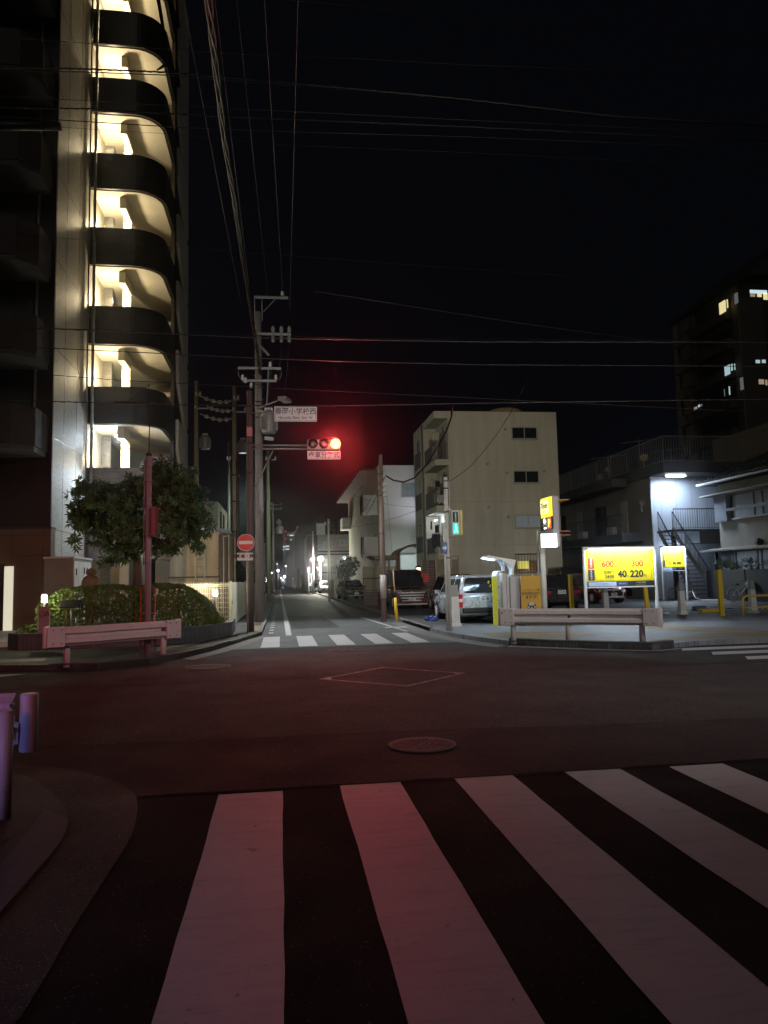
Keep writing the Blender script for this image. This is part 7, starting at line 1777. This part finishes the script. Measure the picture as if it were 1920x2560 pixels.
MB().prismY([(mx - .09, cz + .03), (mx - .065, cz + .10), (mx - .03, cz + .125), (mx + .03, cz + .125), (mx + .065, cz + .10), (mx + .09, cz + .03)], 20.691, 20.6935).build('car_icon_roof', mat('icon_grey', (.4, .4, .36), .5, .05), t)
for sx_ in (-1, 1): MB().box(mx + sx_ * .12, mx + sx_ * .07, 20.690, 20.6935, cz - .03, cz).build('icon_lamp', M['white'], t)
MB().box(mx - .03, mx + .03, 20.690, 20.6935, cz - .12, cz - .02).build('icon_door', M['yellow'], t)
for x in (a.x + .12, b.x - .14): MB().box(x, x + .04, 20.76, 20.8, .1, a.z - .1).build('leg', M['steel'], t); MB().box(x - .03, x + .07, 20.6, 20.95, .1, .115).build('foot', M['steel'], t)

# bollards and posts
def bollard(lab, px, py, y, w_=.17, h=1.12):
    x = P(px, py, y).x; t = thing('white_bollard', lab, 'bollard', 'grey-capped white lock posts', loc=(x, y, .09))
    MB().hexa([(-w_ * .62, -.12, 0), (w_ * .62, -.12, 0), (w_ * .62, .12, 0), (-w_ * .62, .12, 0), (-w_ * .5, -.08, h * .72), (w_ * .5, -.08, h * .72), (w_ * .5, .08, h * .72), (-w_ * .5, .08, h * .72)]).build('shaft', M['white'], t, .008)
    MB().hexa([(-w_ * .5, -.08, h * .725), (w_ * .5, -.08, h * .725), (w_ * .5, .08, h * .725), (-w_ * .5, .08, h * .725), (-w_ * .42, -.06, h), (w_ * .42, -.06, h), (w_ * .42, .06, h), (-w_ * .42, .06, h)]).build('cap', mat('cap_grey', (.25, .29, .28), .5, .1), t, .006)
    MB().hexa([(-w_ * .85, -.17, 0), (w_ * .85, -.17, 0), (w_ * .85, .17, 0), (-w_ * .85, .17, 0), (-w_ * .62, -.12, .1), (w_ * .62, -.12, .1), (w_ * .62, .12, .1), (-w_ * .62, .12, .1)]).build('foot', M['white'], t, .004)
    return t
bollard('white lock post with pale blue top beside the silver wagon', 1139, 1560, 21.6, .20, 1.22)
bollard('white lock post half hidden behind the large tariff board', 1515, 1540, 24.5)
bollard('white lock post right of the large tariff board', 1706, 1540, 24.2)
bollard('white lock post behind the yellow pipe barrier', 1883, 1534, 23.8)
def ypost(lab, px, y, top, w_=.13, lean=0, m=None):
    p = P(px, top, y); t = thing('yellow_post', lab, 'post', 'yellow posts of the parking lot', loc=(p.x, y, .085))
    MB().hexa([(-w_ / 2 - lean, -.05, 0), (w_ / 2 - lean, -.05, 0), (w_ / 2 - lean, .05, 0), (-w_ / 2 - lean, .05, 0), (-w_ / 2, -.05, p.z - .085), (w_ / 2, -.05, p.z - .085), (w_ / 2, .05, p.z - .085), (-w_ / 2, .05, p.z - .085)]).build('post', m or M['yellow'], t, .006)
    for z_ in (p.z - .5, .15): MB().cyl((0, -.053, z_ - .085), (0, -.05, z_ - .085), .008, seg=6).build('bolt', M['dark'], t)
ypost('lime yellow post left of the pay machine', 1235, 21.5, 1441, .13, -.02, mat('lime_yellow', (.55, .58, .03), .5, .1))
ypost('yellow post between the pole sign and the tariff board', 1425, 22.5, 1436, .12, -.03)
ypost('leaning yellow post behind the right part of the tariff board', 1612, 23.5, 1462, .13, -.06)
ypost('yellow post in front of the steel stair', 1797, 22.6, 1424, .15, -.02)
t = thing('pipe_barrier', 'low yellow pipe barrier at the right edge of the parking lot', 'barrier')
yq = 22.2; p0 = P(1858, 1540, yq).x; zt_ = P(*ZS(1000, 1725), yq).z; zm_ = P(*ZS(1000, 1855), yq).z
MB().tube([(p0, yq, .09), (p0, yq, zt_ - .18), (p0 + .05, yq, zt_ - .05), (p0 + .16, yq, zt_), (p0 + 2.0, yq - .05, zt_), (p0 + 2.12, yq - .05, zt_ - .05), (p0 + 2.17, yq - .05, zt_ - .18), (p0 + 2.17, yq - .05, .09)], .032, 12).build('hoop', M['yellow'], t)
MB().cyl((p0, yq, zm_), (p0 + 2.17, yq - .05, zm_), .022, seg=10).build('mid_rail', M['yellow'], t)
def stop(lab, u0, v0, u1, v1, z_, y, m, mc='wheel_stop', h=.13):
    a, b = P(*z_(u0, v0), y), P(*z_(u1, v1), y); t = thing(mc, lab, 'wheel stop', 'parking wheel stops and blocks')
    MB().hexa([(a.x, y - .08, .086), (b.x, y - .08, .086), (b.x, y + .08, .086), (a.x, y + .08, .086), (a.x + .02, y - .05, .086 + h), (b.x - .02, y - .05, .086 + h), (b.x - .02, y + .05, .086 + h), (a.x + .02, y + .05, .086 + h)]).build('block', m, t, .01)
    MB().box(a.x + .02, a.x + .08, y - .081, y - .07, .1, .086 + h * .8).build('end_mark', M['black'], t)
stop('yellow wheel stop in the bay beside the right white lock post', 470, 1900, 750, 1900, ZS, 25.0, M['yellow'])
stop('blue grey block lying beside the yellow wheel stop', 402, 1855, 550, 1855, ZS, 26.4, mat('blue_block', (.10, .15, .25), .6, .2), 'lock_plate', .18)
stop('yellow wheel stop at the far right edge behind the pipe barrier', 1180, 1870, 1500, 1870, ZS, 26.0, M['yellow'])
stop('dark flat lock plate with pale tip near the large tariff board', 60, 1880, 150, 1880, ZS, 24.8, M['white'], 'lock_plate', .05)
stop('dark flat lock plate beyond the blue block', 780, 1845, 850, 1845, ZS, 27.0, mat('blue_block', (.1, .15, .25)), 'lock_plate', .05)
c = P(*ZC(120, 780), 26.5)
stop('yellow wheel stop under the silver wagon', 735, 845, 840, 845, ZC, 27.5, M['yellow'])
t = thing('blue_bag', 'crumpled blue plastic bag lying left of the silver wagon', 'bag')
c = G(*ZC(98, 845), .085); b = bmesh.new(); bmesh.ops.create_icosphere(b, subdivisions=4, radius=1)
for v in b.verts:
    n_ = .16 * math.sin(v.co.x * 7 + v.co.y * 5) + .12 * math.sin(v.co.y * 11 + v.co.z * 6) + .1 * math.sin(v.co.x * 17)
    v.co = Vector((v.co.x * .21 * (1 + n_), v.co.y * .16 * (1 + n_), max(0, v.co.z * .10 * (1 + n_ * 1.6) + .07)))
me = bpy.data.meshes.new('bag'); b.to_mesh(me); b.free(); me.materials.append(mat('blue_plastic', (.07, .13, .42), .4, .3, 9, bump=.5, bscale=18)); o = bpy.data.objects.new('bag', me); COL.objects.link(o); o.parent = t; t.location = (c.x, c.y, c.z)
# bicycle frames against the dark wall
def bicycle(lab, X_, px, py, m, s_=1.0):
    c = P(px, py, X_); t = thing('bicycle', lab, 'bicycle', loc=(c.x, X_, .085), rz=R(12))
    for x in (-.52, .52):
        w_ = thing('wheel', None, None); w_.parent = t; w_.location = (x, 0, .33)
        MB().tube([(math.cos(a_) * .31, 0, math.sin(a_) * .31) for a_ in [i / 28 * 6.2832 for i in range(29)]], .016, 6).build('tyre', M['rubber'], w_)
        k_ = MB()
        for i in range(12): a_ = i / 12 * 6.283; k_.cyl((0, 0, 0), (math.cos(a_) * .3, 0, math.sin(a_) * .3), .003, seg=4)
        k_.build('spokes', M['steel'], w_)
    f = MB()
    for p, q in (((-.52, .33), (-.12, .30)), ((-.12, .30), (-.22, .78)), ((-.12, .30), (.36, .72)), ((-.20, .62), (.34, .82)), ((-.52, .33), (-.2, .66)), ((.52, .33), (.33, .92))): f.cyl((p[0], 0, p[1]), (q[0], 0, q[1]), .017, seg=8)
    f.build('frame', m, t); MB().tube([(.33, 0, .92), (.30, .0, 1.0), (.28, .2, 1.02), (.12, .25, 1.0)], .013, 6).build('handlebar', M['steel'], t)
    MB().obox((-.24, 0, .84), (.24, .14, .06)).build('saddle', M['black'], t, .02)
    MB().tube([(math.cos(a_) * .35 - .52, 0, math.sin(a_) * .35 + .33) for a_ in [i / 12 * 3.0 for i in range(13)]], .012, 6).build('mudguard', m, t)
    MB().obox((.55, 0, .86), (.26, .3, .2)).build('basket', M['steel'], t)
bicycle('white framed city bicycle parked in front of the dark wall', 33.0, 1853, 1480, mat('bike_white', (.62, .6, .58), .4, .1))
bicycle('dark city bicycle parked under the steel stair behind the small tariff board', 37.6, 1700, 1480, mat('bike_silver', (.3, .3, .32), .4, .1))
# electrical box and conduit at the small board
t = thing('conduit_run', 'white conduit hose running along the ground from the small tariff board', 'conduit')
a = P(*ZS(365, 1680), 36.3); MB().tube([(a.x, 36.2, a.z), (a.x + .05, 36.1, .6), (a.x + .15, 36, .25), (a.x + .4, 35.8, .13), (a.x + 2, 35.3, .11), (a.x + 6, 34.5, .11)], .03, 8).build('hose', M['white'], t)
# assumed street lamps, unseen, added to light the crossing and the apartments
def unseen_lamp(lab, x, y, z_, aim, pw, col, cone=130, sz=.3):
    t = thing('street_lamp', lab, 'street lamp')
    MB().cyl((x, y, 0), (x, y, z_ + .1), .09, .06, 14).build('pole', M['steel'], t)
    MB().obox((x, y + .25, z_ + .1), (.25, .7, .12)).build('head', M['steel'], t, .03)
    light('SPOT', 'lamp_light', (x, y + .35, z_ - .02), pw, col, t, sz, target=aim, cone=cone, blend=.9)
unseen_lamp('tall street lamp beyond the right edge lighting the crossing', 11.5, 1.5, 9.0, (7.5, 14, 0), 4400, (1.0, .94, .91), 92)
unseen_lamp('street lamp behind the camera lighting the apartments ahead', 2.5, -9.0, 8.5, (9, 45, 6), 16000, (1.0, .96, .82), 36)
t = thing('vending_machine', 'glowing blue vending machine on the near sidewalk left of the frame', 'machine')  # unseen, added as a guess for the violet light on the near rail
MB().box(-5.6, -4.8, 2.2, 3.2, .04, 1.9).build('case', M['white'], t, .02); MB().box(-4.795, -4.78, 2.3, 3.1, .5, 1.75).build('front_panel', emit('vending_front', (.25, .3, 1), 2), t)
light('AREA', 'vending_light', (-4.7, 2.7, 1.2), 45, (.28, .25, 1.0), t, .9, target=(-1.7, 5.2, .8))

def unseen_signal(lab, x, y, z_, aim, pw):  # assumed signal out of view, added for red light on front faces
    t = thing('traffic_signal', lab, 'traffic light')
    MB().box(x - .55, x + .55, y - .2, y, z_ - .18, z_ + .18).build('signal_housing', M['dark'], t, .04)
    MB().cyl((x - 2.2, y - .1, 0), (x - 2.2, y - .1, z_ + .6), .1, seg=14).build('pole', M['brownpole'], t)
    MB().cyl((x - 2.2, y - .1, z_), (x - .5, y - .1, z_), .03, seg=8).build('arm', M['steel'], t)
    MB().cyl((x - .36, y, z_), (x - .36, y + .03, z_), .125, seg=24).build('lens_red', emit('red_signal', (1, .13, .028), 22), t)
    light('SPOT', 'red_signal_light', (x - .36, y + .1, z_), pw, (1.0, .06, .08), t, .12, target=aim, cone=32, blend=1.0)
unseen_signal('traffic signal behind the camera facing the far street, lit red', -5.4, -9.5, 5.6, (-3.3, 15, 1.8), 3600)

# ================================================================== thin air volume added to imitate lens bloom around the lamps
hz = MB().box(-60, 120, -25, 445, -1.05, 70); hm = bpy.data.materials.new('haze'); hm.use_nodes = True
nt = hm.node_tree; nt.nodes.remove(nt.nodes['Principled BSDF'])
pv = nt.nodes.new('ShaderNodeVolumePrincipled'); pv.inputs['Density'].default_value = 0.00055; pv.inputs['Color'].default_value = (.9, .92, .95, 1); pv.inputs['Anisotropy'].default_value = .968
nt.links.new(pv.outputs[0], nt.nodes['Material Output'].inputs['Volume'])
tag(hz.build('haze', hm), None, None, None, 'stuff')
